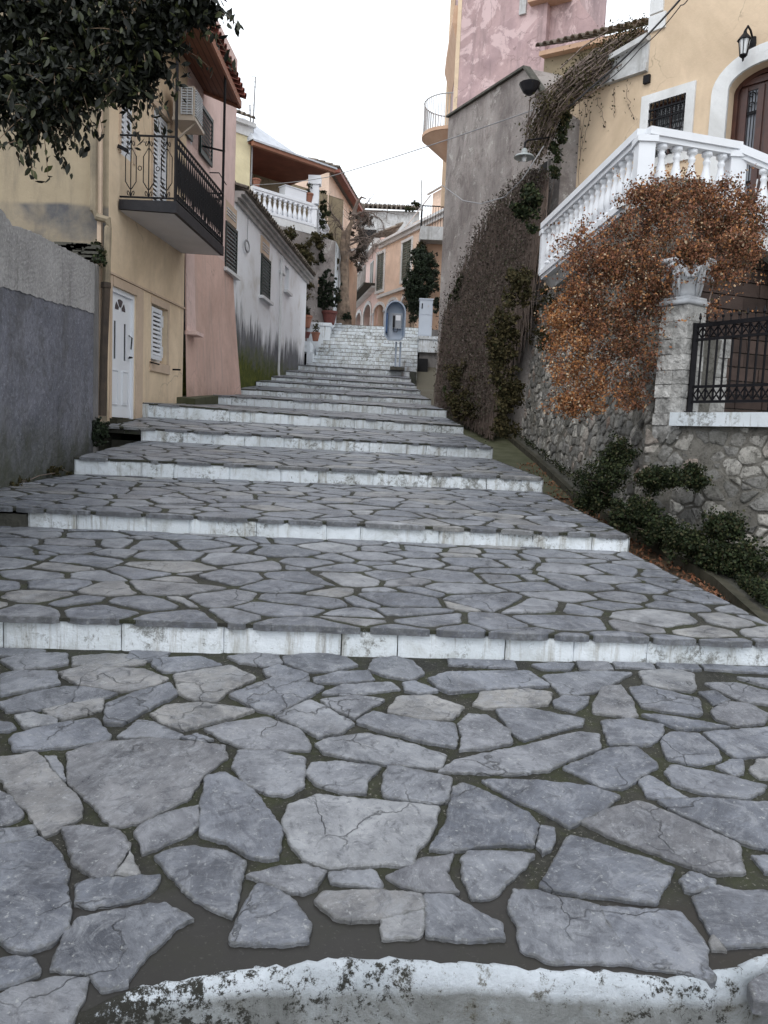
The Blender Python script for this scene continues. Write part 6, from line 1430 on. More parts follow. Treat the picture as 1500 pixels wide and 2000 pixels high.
for (o0, o1, za, zb) in ((0, .07, -.20, -.10), (0, .15, -.098, -.02), (0, .24, -.018, .05)):
    mb.hexa([P(-.02, ez(0)+za, o1), P(WF.L+.1, ez(WF.L)+za, o1), P(WF.L+.1, ez(WF.L)+za, o0-.1), P(-.02, ez(0)+za, o0-.1), P(-.02, ez(0)+zb, o1), P(WF.L+.1, ez(WF.L)+zb, o1), P(WF.L+.1, ez(WF.L)+zb, o0-.1), P(-.02, ez(0)+zb, o0-.1)])
mb.build('eave_moulding', MT['eave_stone'], wh)
mb = MB(); tiles(mb, P(-.05, ez(0)+.07, .28), P(WF.L+.15, ez(WF.L)+.07, .28), Vector((-WF.n.x, -WF.n.y, .38)), 9, .2, .085); mb.build('roof', MT['tile_old'], wh)
mb = MB(); b_ = ez(0)+.05; mb.poly([P(-.05, b_, .3), P(WF.L+.12, ez(WF.L)+.05, .3), P(WF.L+.12, ez(WF.L)+1.6, -3.8), P(-.05, b_+1.55, -3.8)]); mb.build('roof_deck', MT['tile_old'], wh)
mb = MB(); q = WF.hit(546, 480)[0]; mb.tube([P(q, ez(q)-.3, .08), P(q, 3.4, .08), P(q, 2.2, .22)], .035, 6); mb.build('drainpipe', MT['villa_white'], wh)
mb = MB(); q = WF.hit(478, 481); c = P(q[0], q[1], .06)
for r in (.13, .15, .115): mb.tube([c+Vector((WF.d.x*r*1.6*math.cos(t), WF.d.y*r*1.6*math.cos(t), r*math.sin(t))) for t in [j*math.pi/8 for j in range(17)]], .010, 4)
mb.tube([c+Vector((0, 0, .14)), c+Vector((0, .05, 1.1))], .008, 4); cc = mb.build('cable_coil', MT['cable']); tag(cc, 'coil of pale cable hung on the whitewashed house between two green shutters', 'cable')
# =================================================================== VERANDA HOUSE
VHF = Fac((-5.09, 29.1), (-2.33, 31.7)); vd = thing('veranda_house', (-3.6, 30.5, 4), 'cream house with red beamed veranda and white balustrade above the white house', 'house')
H = VHF.hit; P = VHF.pt
f0 = H(505, 0)[0]; fr0 = H(612, 403)[0]; uR = H(640, 328)[0]; zfl = H(612, 446)[1]; zrail = H(612, 400)[1]; ze0 = (H(490, 283)[1]+H(640, 336)[1])/2; print('veranda', zfl, zrail, H(490, 283)[1], H(640, 336)[1]); uL = H(489, 300)[0]
mb = MB(); zc = H(470, 262)[1]; wall(mb, VHF, -6, uL, 4, zc, [], .2); mb.poly([P(uL, 4, 0), P(uL, zc, 0), P(uL, zc, -3), P(uL, 4, -3)]); mb.poly([P(-6, zc, 0), P(uL, zc, 0), P(uL, zc, -5), P(-6, zc, -5)]); mb.build('wall', MT['cream'], vd)
mb = MB(); mb.fbox(VHF, -6, uL+.05, zc, zc+.32, -.2, .06); mb.fbox(VHF, -6, uL+.1, zc+.32, zc+.46, -.2, .2); mb.build('cornice', MT['villa_white'], vd)
mb = MB(); tiles(mb, P(-3, zc+.5, .3), P(uL+.1, zc+.5, .3), Vector((-VHF.n.x, -VHF.n.y, .5)), 3, .2, .09); mb.build('roof', MT['tile_old'], vd)
# veranda floor, back wall, side
mb = MB(); mb.fbox(VHF, uL, fr0+.1, zfl-.28, zfl, -3, .15); mb.build('veranda_floor', MT['villa_white'], vd)
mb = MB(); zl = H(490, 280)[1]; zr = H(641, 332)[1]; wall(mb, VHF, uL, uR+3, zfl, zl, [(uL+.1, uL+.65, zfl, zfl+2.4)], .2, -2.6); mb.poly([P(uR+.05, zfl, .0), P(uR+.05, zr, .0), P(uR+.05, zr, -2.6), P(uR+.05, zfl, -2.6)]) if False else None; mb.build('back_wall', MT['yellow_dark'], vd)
shutter(VHF, uL+.1, uL+.6, zfl+.05, zfl+2.5, -2.0, MT['shut_green'], vd, pitch=.1)
zl = H(490, 280)[1]; zr = H(641, 332)[1]
mb = MB(); mb.hexa([P(uL-.1, zl-.16, .35), P(uR+.1, zr-.16, .35), P(uR+.1, zr-.16, .2), P(uL-.1, zl-.16, .2), P(uL-.1, zl, .36), P(uR+.1, zr, .36), P(uR+.1, zr, .2), P(uL-.1, zl, .2)]); mb.build('beam', MT['fascia'], vd)
mb = MB(); mb.hexa([P(uL-.1, zl-.05, .2), P(uR+.1, zr-.05, .2), P(uR+.1, zr-.05, -3), P(uL-.1, zl-.05, -3), P(uL-.1, zl, .2), P(uR+.1, zr, .2), P(uR+.1, zr, -3), P(uL-.1, zl, -3)]); mb.build('ceiling', MT['fascia_red'], vd)
rp = H(503, 240); mb = MB(); ap = P(H(500, 240)[0], H(500, 238, -.8)[1]+.0, -.8)
E_ = P(uL-.15, zl+.02, .42); F_ = P(uR+.15, zr+.02, .42); G_ = P(uR+.1, zr+.08, -.5)
mb.poly([E_, F_, G_, ap]); mb.poly([ap, G_, P(uR, zr+.1, -3.5), P(uL, ap.z+.2, -3.5)]); mb.poly([E_, ap, P(uL-.15, ap.z, -3.5), P(uL-.15, zl, -3.5)]); mb.hexa([E_-up*.06, F_-up*.06, G_-up*.06, ap-up*.06, E_-up*.002, F_-up*.002, G_-up*.002, ap-up*.002]); mb.build('roof', MT['roof_grey'], vd)
# balustrade of the veranda
hv_ = zrail-zfl; a = P(uL+.05, zrail, .05); b = P(fr0, zrail, .05); c = Vector((b.x+.25, 34.2, zrail))
vb = thing('veranda_balustrade', tuple(b-up*hv_), 'white balustrade of the red veranda high above the white house', 'balustrade')
rail(a, b, .2, .1, vb); rail(b, c, .2, .1, vb); rail(a-up*(hv_-.12), b-up*(hv_-.12), .22, .1, vb, 'base_rail'); newel(b, zfl, zrail, .12, vb)
BASE.clear(); balrow(a, b-(b-a)*.04, 12, hv_, vb, 1.5); balrow(b+(c-b)*.08, c, 9, hv_, vb, 1.5)
mb = MB(); mb.box(b.x-.17, b.x+.17, b.y-.15, b.y+.15, zrail, H(612, 362)[1]); mb.box(b.x-.24, b.x+.24, b.y-.2, b.y+.2, H(612, 362)[1], H(612, 345)[1]); mb.build('pillar', MT['balus'], vb)
q = P(H(577, 395)[0], zrail, .0); mb = MB(); wd_ = .42; mb.hexa([P(H(554, 385)[0], zrail+.0, .1), P(H(595, 392)[0], zrail+.0, .1), P(H(595, 392)[0], zrail+.0, -.3), P(H(554, 385)[0], zrail+.0, -.3), P(H(554, 385)[0], zrail+.36, .1), P(H(595, 392)[0], zrail+.36, .1), P(H(595, 392)[0], zrail+.36, -.3), P(H(554, 385)[0], zrail+.36, -.3)])
mb.fbox(VHF, H(554, 385)[0]-.03, H(595, 392)[0]+.03, zrail+.361, zrail+.39, -.33, .13); tag(mb.build('planter_box', MT['white_plain']), 'white trough standing on the veranda balustrade rail', 'planter')
def pot(c, r, h, mat, label, cat='flower pot', group=None, plant=None, ps=.5, pn=300, pm='lf_green'):
    t = thing('flower_pot', tuple(c), label, cat, group); mb = MB(); mb.lathe(c, [(r*.65, 0), (r*.95, h*.8), (r*1.08, h*.82), (r*1.08, h), (r*.9, h), (r*.85, h*.85)], 14); mb.build('pot', MT[mat], t, smooth=False)
    if plant:
        T = sub([(c[0], c[1], c[2]+h+plant*.5, ps*.7, ps*.7, plant*.6, 1)], 20, 0, plant*.25); leaf_mesh('plant', MT[pm], t, clump(T, pn), .06)
        mb = MB()
        for _ in range(8): p = Vector(T[R.randrange(20)][:3]); mb.tube([Vector(c)+up*h*.8, (Vector(c)+p)/2+up*h*.5, p], .008, 3, False)
        mb.build('stems', MT['twig'], t)
    return t
pot(P(H(603, 395)[0], zrail, 0), .17, .36, 'terracotta', 'terracotta pot with a small plant next to the veranda pillar', plant=.35, ps=.25)
pot(P(H(500, 375)[0], zrail, 0), .16, .3, 'terracotta', 'terracotta pot at the left end of the veranda balustrade', plant=None)
# wall under veranda
UF = Fac((-4.2, 29.7), (-2.45, 31.5)); mb = MB(); wall(mb, UF, -3, 2.6, 3, zfl-.28, [(1.75, 2.05, 6.5, 7.7)], .3); mb.build('lower_wall', MT['gable'], vd)
e = UF.pt(2.6, 0); mb = MB(); mb.poly([(e.x, e.y, 3), (e.x, e.y, zfl-.28), (e.x+.2, 34.8, zfl-.28), (e.x+.2, 34.8, 3)]); mb.build('side_wall', MT['white_wall_old'], vd)
ivy('veranda_creeper', [bp(585, 500, 30.0, 26, 28, 2), bp(590, 560, 29.9, 14, 36), bp(615, 470, 30.4, 18, 14), bp(600, 530, 30.1, 18, 30), bp(560, 460, 29.6, 14, 10)], 7000, .16, .08, 'lf_olive', 'yellow brown creeper covering the wall under the white veranda balustrade', 'creeper', tuple(at(590, 600, 30)))
ivy('hanging_greenery', [bp(632, 420, 31.2, 8, 45, 1), bp(625, 500, 31, 10, 25)], 1500, .12, .07, 'lf_green', 'narrow green climber at the veranda corner above the clipped bush', 'creeper', tuple(at(630, 520, 31)))
# wing with arched white shutters and tiled roof
SF = Fac((-3.0, 34.6), (-1.96, 42.0)); sw = thing('shuttered_house', (-2, 38, 6), 'peach house wing with grey white shutters and long tiled roof behind the veranda', 'house')
H = SF.hit; P = SF.pt; z1 = H(645, 340)[1]; z2 = H(700, 420)[1]; print('wing', z1, z2)
mb = MB(); hs_ = [(H(649, 430)[0], H(668, 430)[0], H(655, 470)[1], H(655, 390)[1])]; wall(mb, SF, 0, SF.L, 5, min(z1, z2), hs_, .2); shell(mb, SF, 0, SF.L, 5, min(z1, z2), 5); mb.build('wall', MT['peach'], sw)
h = hs_[0]; m_ = (h[0]+h[1])/2; shutter(SF, h[0], m_, h[2], h[3], .02, MT['shut_white'], sw, pitch=.12); shutter(SF, m_, h[1], h[2], h[3], .02, MT['shut_white'], sw, pitch=.12)
z_ = min(z1, z2); mb = MB(); mb.poly([P(-.2, z_+.1, .4), P(SF.L+.3, z_+.1, .4), P(SF.L+.3, z_+.75, -2), P(-.2, z_+.75, -2)]); tiles(mb, P(-.2, z_+.15, .45), P(SF.L+.3, z_+.15, .45), Vector((-SF.n.x, -SF.n.y, .28)), 4, .24, .1); mb.build('roof', MT['tile_old'], sw)
mb = MB(); mb.beam(P(-.2, z_+.02, .35), P(SF.L+.3, z_+.02, .35), .3, .14); mb.build('eave', MT['fascia_red'], sw)
mb = MB(); mb.fbox(SF, H(672, 490)[0], H(690, 490)[0], H(680, 500)[1], H(680, 495)[1], 0, .8); mb.build('balcony_slab', MT['villa_white'], sw)
mb = MB(); a, b = H(672, 490)[0], H(690, 490)[0]; zb2 = H(680, 495)[1]; mb.beam(P(a, zb2+.9, .78), P(b, zb2+.9, .78), .04, .04)
for i in range(14): u = a+(b-a)*i/13; mb.beam(P(u, zb2, .78), P(u, zb2+.9, .78), .02, .02, Vector((1, 0, 0)))
mb.build('balcony_railing', MT['iron'], sw)
# =================================================================== PEACH HOUSE WITH ARCADE
AF = Fac((3.18, 34.0), (-.8, 42.6)); AF2 = AF; pe = thing('peach_house', (1, 39, 6), 'peach house with white arched arcade and grey green shutters at the top of the steps', 'house')
H = AF.hit; P = AF.pt; zE_ = (H(736, 481)[1]+H(812, 438)[1])/2; zM = (H(729, 588)[1]+H(796, 559)[1])/2; print('peach', H(736, 481)[1], H(812, 438)[1], H(729, 588)[1], H(796, 559)[1])
ar = [(H(750, 610)[0], H(731, 610)[0]), (H(776, 610)[0], H(757, 610)[0]), (H(806, 610)[0], H(784, 610)[0])]; zsp = H(730, 612)[1]; zcr = H(742, 595)[1]
wn_ = [(H(750, 530)[0], H(737, 530)[0], H(742, 567)[1], H(742, 497)[1]), (H(803, 510)[0], H(786, 510)[0], H(795, 545)[1], H(795, 472)[1])]
mb = MB(); wall(mb, AF, 0, AF.L, 5.9, zE_, [(a, b, 6.0, zcr) for a, b in ar]+wn_, .5)
for a, b in ar: arch(mb, AF, a, b, zsp, zcr, 0, .5)
shell(mb, AF, 0, AF.L, 5.9, zE_, 6); mb.build('wall', MT['peach'], pe)
mb = MB()
for a, b in ar: archband(mb, AF, a, b, zsp, zcr, .16, -.02, .05, 14)
mb.fbox(AF, 0, AF.L, zM-.05, zM+.10, 0, .12); mb.fbox(AF, 0, AF.L, zE_-.30, zE_-.12, 0, .12); mb.fbox(AF, 0, AF.L, zE_-.12, zE_, 0, .26); mb.build('moulding', MT['villa_white'], pe)
mb = MB()
for a, b in ar:
    for c in (a-.22, b+.02): mb.fbox(AF, c, c+.2, 5.9, zsp-.1, 0, .03); mb.fbox(AF, c-.04, c+.24, zsp-.1, zsp, 0, .08)
mb.build('pier', MT['capital'], pe)
mb = MB(); mb.fbox(AF, .2, AF.L-.2, 5.9, zM-.1, -2.6, -2.5); mb.build('arcade_back', MT['wood_door'], pe)
for (a, b, c, d) in wn_:
    m_ = (a+b)/2; shutter(AF, a, m_, c, d, -.02, MT['shut_olive'], pe, pitch=.12); shutter(AF, m_, b, c, d, -.02, MT['shut_olive'], pe, pitch=.12)
    mb = MB(); mb.fbox(AF, a-.14, b+.14, c-.14, c, 0, .06); mb.fbox(AF, a-.14, b+.14, d, d+.14, 0, .06); mb.fbox(AF, a-.14, a, c, d, 0, .05); mb.fbox(AF, b, b+.14, c, d, 0, .05); mb.build('window_surround', MT['villa_white'], pe)
# set back attic with awning, potted plants on the parapet
u1_ = H(785, 425)[0]; zA = H(800, 412, -.6)[1]; zA2 = H(845, 378, -.6)[1]; mb = MB(); mb.fbox(AF, 0, u1_, zE_, H(800, 425)[1], -1.5, -.6); mb.fbox(AF, 0, H(822, 400)[0], zE_, zA2, -5, -.62)
mb.fbox(AF, u1_, AF.L-1.0, zE_, H(760, 455)[1], -1.5, -.6); mb.build('attic', MT['peach'], pe)
mb = MB(); mb.beam(P(-.2, zA2+.05, -.5), P(H(822, 400)[0]+.3, zA2+.02, -.5), .12, .05); mb.build('eave', MT['eave_stone'], pe)
mb = MB(); mb.beam(P(H(822, 400)[0], zA2-.1, -.5), P(H(760, 450)[0], zA2-1.3, -.5), .05, .05); mb.build('awning_frame', MT['capital'], pe)
# side balcony
q0 = at(820, 452, 34.5); q1 = at(858, 452, 34.5); zs2 = q0.z; mb = MB(); mb.box(q0.x, q1.x+.6, 33.6, 35.4, zs2-.55, zs2); mb.build('balcony_slab', MT['villa_white_old'], pe)
mb = MB(); zt2 = at(820, 413, 34.5).z
mb.beam(Vector((q0.x+.04, 33.65, zt2)), Vector((q1.x+.5, 33.65, zt2)), .04, .04); mb.beam(Vector((q0.x+.04, 33.65, zt2)), Vector((q0.x+.04, 35.3, zt2)), .04, .04)
for i in range(12): x = q0.x+.04+(q1.x+.5-q0.x)*i/12; mb.box(x, x+.018, 33.64, 33.66, zs2, zt2)
for i in range(12): y = 33.65+1.65*i/12; mb.box(q0.x+.03, q0.x+.05, y, y+.018, zs2, zt2)
mb.build('balcony_railing', MT['iron'], pe)
mb = MB(); mb.box(q0.x+.3, q1.x+.6, 34.3, 35.4, 5.9, zs2-.56); mb.build('porch_wall', MT['fascia_orange'], pe)
ivy('roof_plants', [bp(800, 408, 39, 13, 5), bp(812, 398, 38, 10, 5)], 500, .12, .08, 'lf_green', 'row of potted plants along the attic parapet of the peach house', 'plants', tuple(at(800, 415, 39)), stems=False)
# far rose house with balcony
FF = Fac((-.82, 42.8), (-2.45, 51)); fh = thing('arcade_house', (-1, 47, 6), 'faded rose house with pale arcade and white balcony beyond the peach house', 'house')
H = FF.hit; P = FF.pt; zT_ = H(700, 520)[1]; ar = [(H(725, 610)[0], H(711, 610)[0]), (H(707, 610)[0], H(696, 610)[0])]; zc_2 = H(716, 598)[1]; zs_2 = H(716, 616)[1]; zb3 = H(716, 580)[1]
mb = MB(); wns = [(H(729, 535)[0], H(722, 535)[0], H(725, 560)[1], H(725, 512)[1]), (H(712, 540)[0], H(706, 540)[0], H(709, 560)[1], H(709, 520)[1])]
wall(mb, FF, 0, FF.L, 5.9, zT_, [(a, b, 6, zc_2) for a, b in ar]+wns, .4)
for a, b in ar: arch(mb, FF, a, b, zs_2, zc_2, 0, .4)
shell(mb, FF, 0, FF.L, 5.9, zT_, 6); mb.build('wall', MT['pink_pale'], fh)
for w_ in wns: window(FF, *w_, -.05, fh, MT['shut_white'], MT['shut_olive'], (1, 0))
mb = MB()
for a, b in ar: archband(mb, FF, a, b, zs_2, zc_2, .2, -.02, .06, 12, 6.0)
mb.fbox(FF, .2, FF.L, zT_-.3, zT_, 0, .3); mb.fbox(FF, .2, FF.L, zb3-.12, zb3-.02, 0, .35); mb.build('moulding', MT['villa_white'], fh)
mb = MB(); mb.fbox(FF, .2, FF.L, zb3, zb3+.12, 0, .8); mb.build('balcony_slab', MT['dark_stone'], fh)
mb = MB(); mb.fbox(FF, .2, FF.L, zb3+.95, zb3+1.05, .7, .78)
for i in range(30): u = .2+(FF.L-.3)*i/29; mb.fbox(FF, u, u+.1, zb3+.12, zb3+.95, .7, .76)
mb.build('balcony_railing', MT['villa_white_old'], fh)
mb = MB(); mb.fbox(FF, .2, FF.L, 5.9, zb3-.2, -2.3, -2.2); mb.build('arcade_back', MT['dark_in'], fh)
mb = MB(); tiles(mb, P(0, zT_+.05, .35), P(FF.L, zT_+.05, .35), Vector((-FF.n.x, -FF.n.y, .5)), 5, .26, .11); mb.build('roof', MT['tile_old'], fh)
# far roof closing the street
rf = thing('far_house', (0, 60, 6), 'distant grey house with tiled roof closing the street gap', 'house'); a = at(706, 420, 60); b = at(765, 440, 58); zt3 = at(730, 425, 60).z
mb = MB(); mb.box(a.x-.5, b.x+2, 58, 66, 5.9, zt3); mb.build('wall', MT['villa_white_old'], rf)
mb = MB(); tiles(mb, (a.x-.8, 57.6, zt3), (b.x+2.3, 57.6, zt3), Vector((0, 1, .42)), 6, .34, .14); mb.poly([(a.x-.8, 57.6, zt3-.03), (b.x+2.3, 57.6, zt3-.03), (b.x+2, 60, zt3+1), (a.x-.5, 60, zt3+1)]); mb.build('roof', MT['tile_old'], rf)
mb = MB(); q = at(722, 440, 57.9); mb.box(q.x-.8, q.x+.5, 57.9, 58.05, q.z-1.8, q.z-.3); mb.build('window', MT['dark_in'], rf)
# =================================================================== TOP OF THE STEPS: planters, pots, tree, booth, cabinet
def wbox(name, x0, x1, y0, y1, z0, z1, mat, label, cat):
    mb = MB(); n = 6; R2 = random.Random(int(x0*100))
    g = []
    mb.box(x0, x1, y0, y1, z0, z1); mb.box(x0-.04, x1+.04, y0-.04, y1+.04, z1, z1+.07)
    return tag(mb.build(name, MT[mat]), label, cat)
a = at(570, 668, 28.3); b = at(606, 668, 28.3)
pw = thing('planter_wall', (-3.1, 28.5, 4), 'whitewashed stepped planter wall with black culvert opening left of the steps', 'wall')
zl1 = at(590, 666, 28.3).z; zl0 = at(590, 687, 28.3).z; zl2 = at(590, 712, 28.3).z
mb = MB(); mb.box(a.x-.3, b.x, 28.3, 30.6, zl0, zl1); mb.box(a.x-.3, b.x-.03, 29.2, 30.4, zl2-.6, zl0); mb.box(b.x-.12, b.x+.10, 28.3, 30.6, zl2-.5, zl0); mb.build('ledge', MT['white_wall_old'], pw)
mb = MB(); mb.box(a.x-.2, b.x-.14, 28.9, 29.15, zl2-.4, zl0-.003); mb.build('culvert', MT['dark_in'], pw)
a2 = at(583, 628, 30.6); b2 = at(645, 628, 30.6); c2_ = at(600, 668, 30.6); mb = MB(); mb.box(a2.x-.6, b2.x, 30.62, 32.6, c2_.z-1.2, a2.z-.12); mb.box(a2.x-.6, b2.x+.05, 30.58, 32.6, a2.z-.12, a2.z); mb.build('upper_wall', MT['white_wall_old'], pw)
a3 = at(645, 632, 32.4); b3 = at(690, 638, 32.6); mb = MB(); n_ = 10
for i in range(n_): x = a3.x+(b3.x-a3.x)*i/n_; mb.box(x, x+(b3.x-a3.x)/n_, 32.4, 32.9, 5.9, a3.z-.25*(i/n_)**2+.03*math.sin(i*2)+.05)
mb.build('rounded_coping', MT['white_wall_old'], pw)
q = at(642, 636, 31.3); pb = pot(at(643, 634, 31.2), .30, .52, 'red_pot', 'dark red pot holding the big clipped evergreen bush')
C = [bp(636, 576, 31.2, 29, 31, 3), bp(635, 550, 31.2, 18, 24, 1), bp(634, 535, 31.2, 9, 14, .4), bp(622, 588, 31.2, 16, 14, .6), bp(652, 588, 31.2, 16, 14, .6)]
ivy('clipped_bush', C, 17000, .06, .05, 'lf_shrub', 'dense dark teardrop shaped evergreen bush in the red pot', 'bush', tuple(at(640, 612, 31.2)))
mb = MB()
pot(at(597, 640, 30.5), .24, .46, 'terracotta', 'large terracotta pot on the white wall left of the red pot', plant=.3, ps=.22, pn=500)
pot(at(597, 660, 30.3), .18, .22, 'red_pot', 'shallow dark red bowl hung below the large terracotta pot', 'bowl', plant=None)
pot(at(616, 666, 29.6), .16, .32, 'terracotta', 'small terracotta pot with spindly plant low beside the steps', plant=.4, ps=.14, pn=220, pm='lf_olive')
# old tree trunk with bare branches
tt = thing('bare_tree', tuple(at(672, 632, 32.8)), 'old bare tree with thick tan trunk and tangled leafless branches over the street', 'tree')
mb = MB(); px = [(668, 640, .30), (671, 600, .21), (675, 560, .18), (673, 520, .19), (677, 480, .16), (682, 450, .12), (690, 425, .08)]
mb.tube([at(x, y, 32.8)+Vector((R.gauss(0, .03), 0, 0)) for x, y, r in px], [r for _, _, r in px], 10); mb.tube([at(660, 640, 32.7), at(664, 590, 32.8), at(672, 540, 32.8)], [.2, .14, .08], 8); mb.tube([at(680, 640, 32.7), at(677, 590, 32.8), at(674, 540, 32.8)], [.16, .12, .08], 8)
mb.tube([at(674, 520, 32.8), at(669, 480, 32.6), at(671, 450, 32.4)], [.16, .12, .07], 8)
mb.build('trunk', MT['trunk_pale'], tt, smooth=True)
mb = MB(); R = random.Random(77)
def branch(p, d, L, r, dep):
    P_ = [p]; n = 5
    for i in range(n): d = (d+Vector((R.gauss(0, .28), R.gauss(0, .2), R.gauss(0, .22)))).normalized(); P_.append(P_[-1]+d*L/n)
    mb.tube(P_, [r*(1-.6*i/n) for i in range(n+1)], 4 if dep < 2 else 3, False)
    if dep < 4:
        for k in range(R.randint(3, 4)):
            q = P_[R.randint(1, n)]; branch(q, (d+Vector((R.gauss(0, .8), R.gauss(0, .5), R.gauss(0, .7)))).normalized(), L*R.uniform(.5, .75), r*.5, dep+1)
for x, y, dx, dz in ((676, 480, .8, .3), (680, 450, .3, .7), (688, 420, 1, .1), (674, 460, -.4, .6), (685, 430, .6, .4), (676, 490, .9, -.1), (680, 470, 1, .2)): branch(at(x, y, 32.8), Vector((dx, R.uniform(-.4, .6), dz)).normalized(), 1.15, .05, 0)
mb.tube([at(690, 420, 33), at(698, 395, 33), at(706, 385, 33), at(715, 388, 33)], [.10, .07, .045, .02], 6)
mb.build('branches', MT['twig'], tt)
ivy('trunk_foot_plant', [bp(677, 620, 32.6, 9, 7)], 500, .08, .06, 'lf_shrub', 'small dark plant at the foot of the tan tree trunk', 'plant', tuple(at(677, 628, 32.6)))
ivy('dry_climber', [bp(705, 470, 34.0, 16, 40, 2), bp(690, 440, 33.6, 14, 25), bp(715, 430, 35, 16, 12), bp(697, 515, 33.8, 10, 20)], 3000, .14, .07, 'lf_vine', 'dark tangle of dry climber behind the bare tree in the street gap', 'climber', tuple(at(700, 520, 33.8)))
ivy('side_wall_creeper', [bp(650, 520, 32.2, 9, 35), bp(655, 580, 32.2, 8, 25), bp(645, 470, 32.2, 6, 20)], 2600, .12, .08, 'lf_olive', 'brown creeper on the white wall between clipped bush and tree trunk', 'creeper', tuple(at(652, 610, 32.2)))
# phone booth
D = 27.6; bq = at(776, 719, D); bt = at(773, 590, D); bb = thing('phone_booth', tuple(bq), 'blue grey hooded public telephone on a twin post in front of the arcade', 'phone booth')
sc1 = D/F
def bx(px0, px1, py0, py1, y0, y1): a = at(px0, py1, D); b = at(px1, py0, D); return (a.x, b.x, D+y0, D+y1, a.z, b.z)
mb = MB(); mb.box(bq.x-.11, bq.x-.045, D-.05, D+.05, bq.z, at(776, 668, D).z); mb.box(bq.x+.045, bq.x+.11, D-.05, D+.05, bq.z, at(776, 668, D).z); mb.build('post', MT['booth_frame'], bb)
mb = MB(); mb.box(bq.x-.26, bq.x+.26, D-.2, D+.2, bq.z-.08, bq.z+.03); mb.build('base_plate', MT['dark_stone'], bb)
cx_ = at(772, 620, D).x; zb4 = at(772, 667, D).z; zt4 = bt.z; hw_ = 20*sc1; rad_ = hw_; zs4 = zt4-rad_*1.15
O = [(cx_-hw_, zs4)]+[(cx_-hw_*math.cos(t), zs4+rad_*1.15*math.sin(t)) for t in [math.pi*i/14 for i in range(1, 14)]]+[(cx_+hw_, zs4), (cx_+hw_, zb4+.15), (cx_+hw_-.14, zb4), (cx_-hw_+.14, zb4), (cx_-hw_, zb4+.15)]
mb = MB(); c0 = (cx_, (zb4+zt4)/2)
I = [(c0[0]+(x-c0[0])*.87, c0[1]+(z-c0[1])*.93) for x, z in O]; m = len(O)
for i in range(m):
    j = (i+1) % m; a, b, c, d = O[i], O[j], I[j], I[i]; mb.hexa([(a[0], D-.38, a[1]), (b[0], D-.38, b[1]), (c[0], D-.38, c[1]), (d[0], D-.38, d[1]), (a[0], D-.30, a[1]), (b[0], D-.30, b[1]), (c[0], D-.30, c[1]), (d[0], D-.30, d[1])])
mb.build('hood_rim', MT['booth_frame'], bb)
mb = MB()
for i in range(m):
    j = (i+1) % m; a, b = O[i], O[j]; k = lambda q, f: (c0[0]+(q[0]-c0[0])*f, c0[1]+(q[1]-c0[1])*f); a1, b1 = k(a, .95), k(b, .95)
    mb.poly([(a1[0], D-.30, a1[1]), (b1[0], D-.30, b1[1]), (b1[0], D+.1, b1[1]), (a1[0], D+.1, a1[1])])
mb.poly([(x, D+.1, z) for x, z in [(c0[0]+(x-c0[0])*.95, c0[1]+(z-c0[1])*.95) for x, z in O]]); mb.build('hood', MT['booth_panel'], bb)
mb = MB(); mb.box(cx_-hw_*.86, cx_-hw_*.72, D-.29, D+.09, zb4+.3, zs4); mb.build('side_stripe', MT['booth_blue'], bb)
mb = MB(); mb.box(cx_-.22, cx_+.26, D-.02, D+.08, zb4+.05, zs4+.05); mb.box(cx_-.1, cx_+.26, D-.06, D-.02, zs4-.42, zs4+.04); mb.build('back_panel', MT['cabinet'], bb)
ph_ = MB(); ph_.box(cx_-.10, cx_+.22, D-.20, D-.061, zb4+.42, zb4+.92); ph_.build('telephone', MT['phone_body'], bb)
mb = MB(); mb.box(cx_-.08, cx_-.01, D-.25, D-.2, zb4+.47, zb4+.86); mb.tube([(cx_-.05, D-.23, zb4+.47), (cx_-.03, D-.26, zb4+.3), (cx_+.08, D-.24, zb4+.3), (cx_+.1, D-.2, zb4+.43)], .012, 4); mb.build('handset', MT['iron'], bb)
mb = MB(); mb.box(cx_+.02, cx_+.19, D-.205, D-.2, zb4+.70, zb4+.88); mb.build('display', MT['white_plain'], bb)
# cabinet on its ledge
Dc = 31.0; a = at(817, 656, Dc); b = at(846, 586, Dc); cb = thing('utility_cabinet', (a.x+.3, Dc, a.z), 'tall pale grey utility cabinet standing beside the dark evergreen', 'cabinet')
mb = MB(); mb.box(a.x, b.x, Dc, Dc+.4, a.z, b.z); mb.box(a.x-.03, b.x+.03, Dc-.03, Dc+.43, b.z, b.z+.05); mb.build('casing', MT['cabinet'], cb)
hm = at(830, 615, Dc).z; mb = MB(); mb.box(a.x+.03, b.x-.03, Dc-.015, Dc, a.z+.05, hm-.01); mb.box(a.x+.03, b.x-.03, Dc-.015, Dc, hm+.01, b.z-.04); mb.build('door', MT['cabinet'], cb)
mb = MB(); mb.box(a.x+.08, a.x+.12, Dc-.03, Dc-.015, b.z-.35, b.z-.15); mb.build('latch', MT['iron'], cb)
mb = MB(); x = a.x+.30; mb.poly([(x, Dc-.018, b.z-.28), (x+.10, Dc-.018, b.z-.28), (x+.05, Dc-.018, b.z-.19)]); mb.build('warning_sign', MT['capital'], cb)
lg = thing('low_wall', (1.5, 30, 4), 'rough whitewashed low wall carrying the cabinet with a dark opening beneath', 'wall'); a = at(800, 655, 30.4); b = at(856, 655, 30.4); z1 = at(830, 659, 30.4).z; z0 = at(830, 685, 30.4).z
mb = MB(); mb.box(1.05, b.x+.3, 30.0, 31.8, z0-.1, z1-.12); mb.box(1.02, b.x+.3, 29.95, 31.8, z1-.12, z1); mb.build('coping', MT['white_step_far'], lg)
mb = MB(); mb.box(1.1, b.x+.3, 30.15, 31.8, z0-2.2, z0-.1); mb.build('wall', MT['cement'], lg)
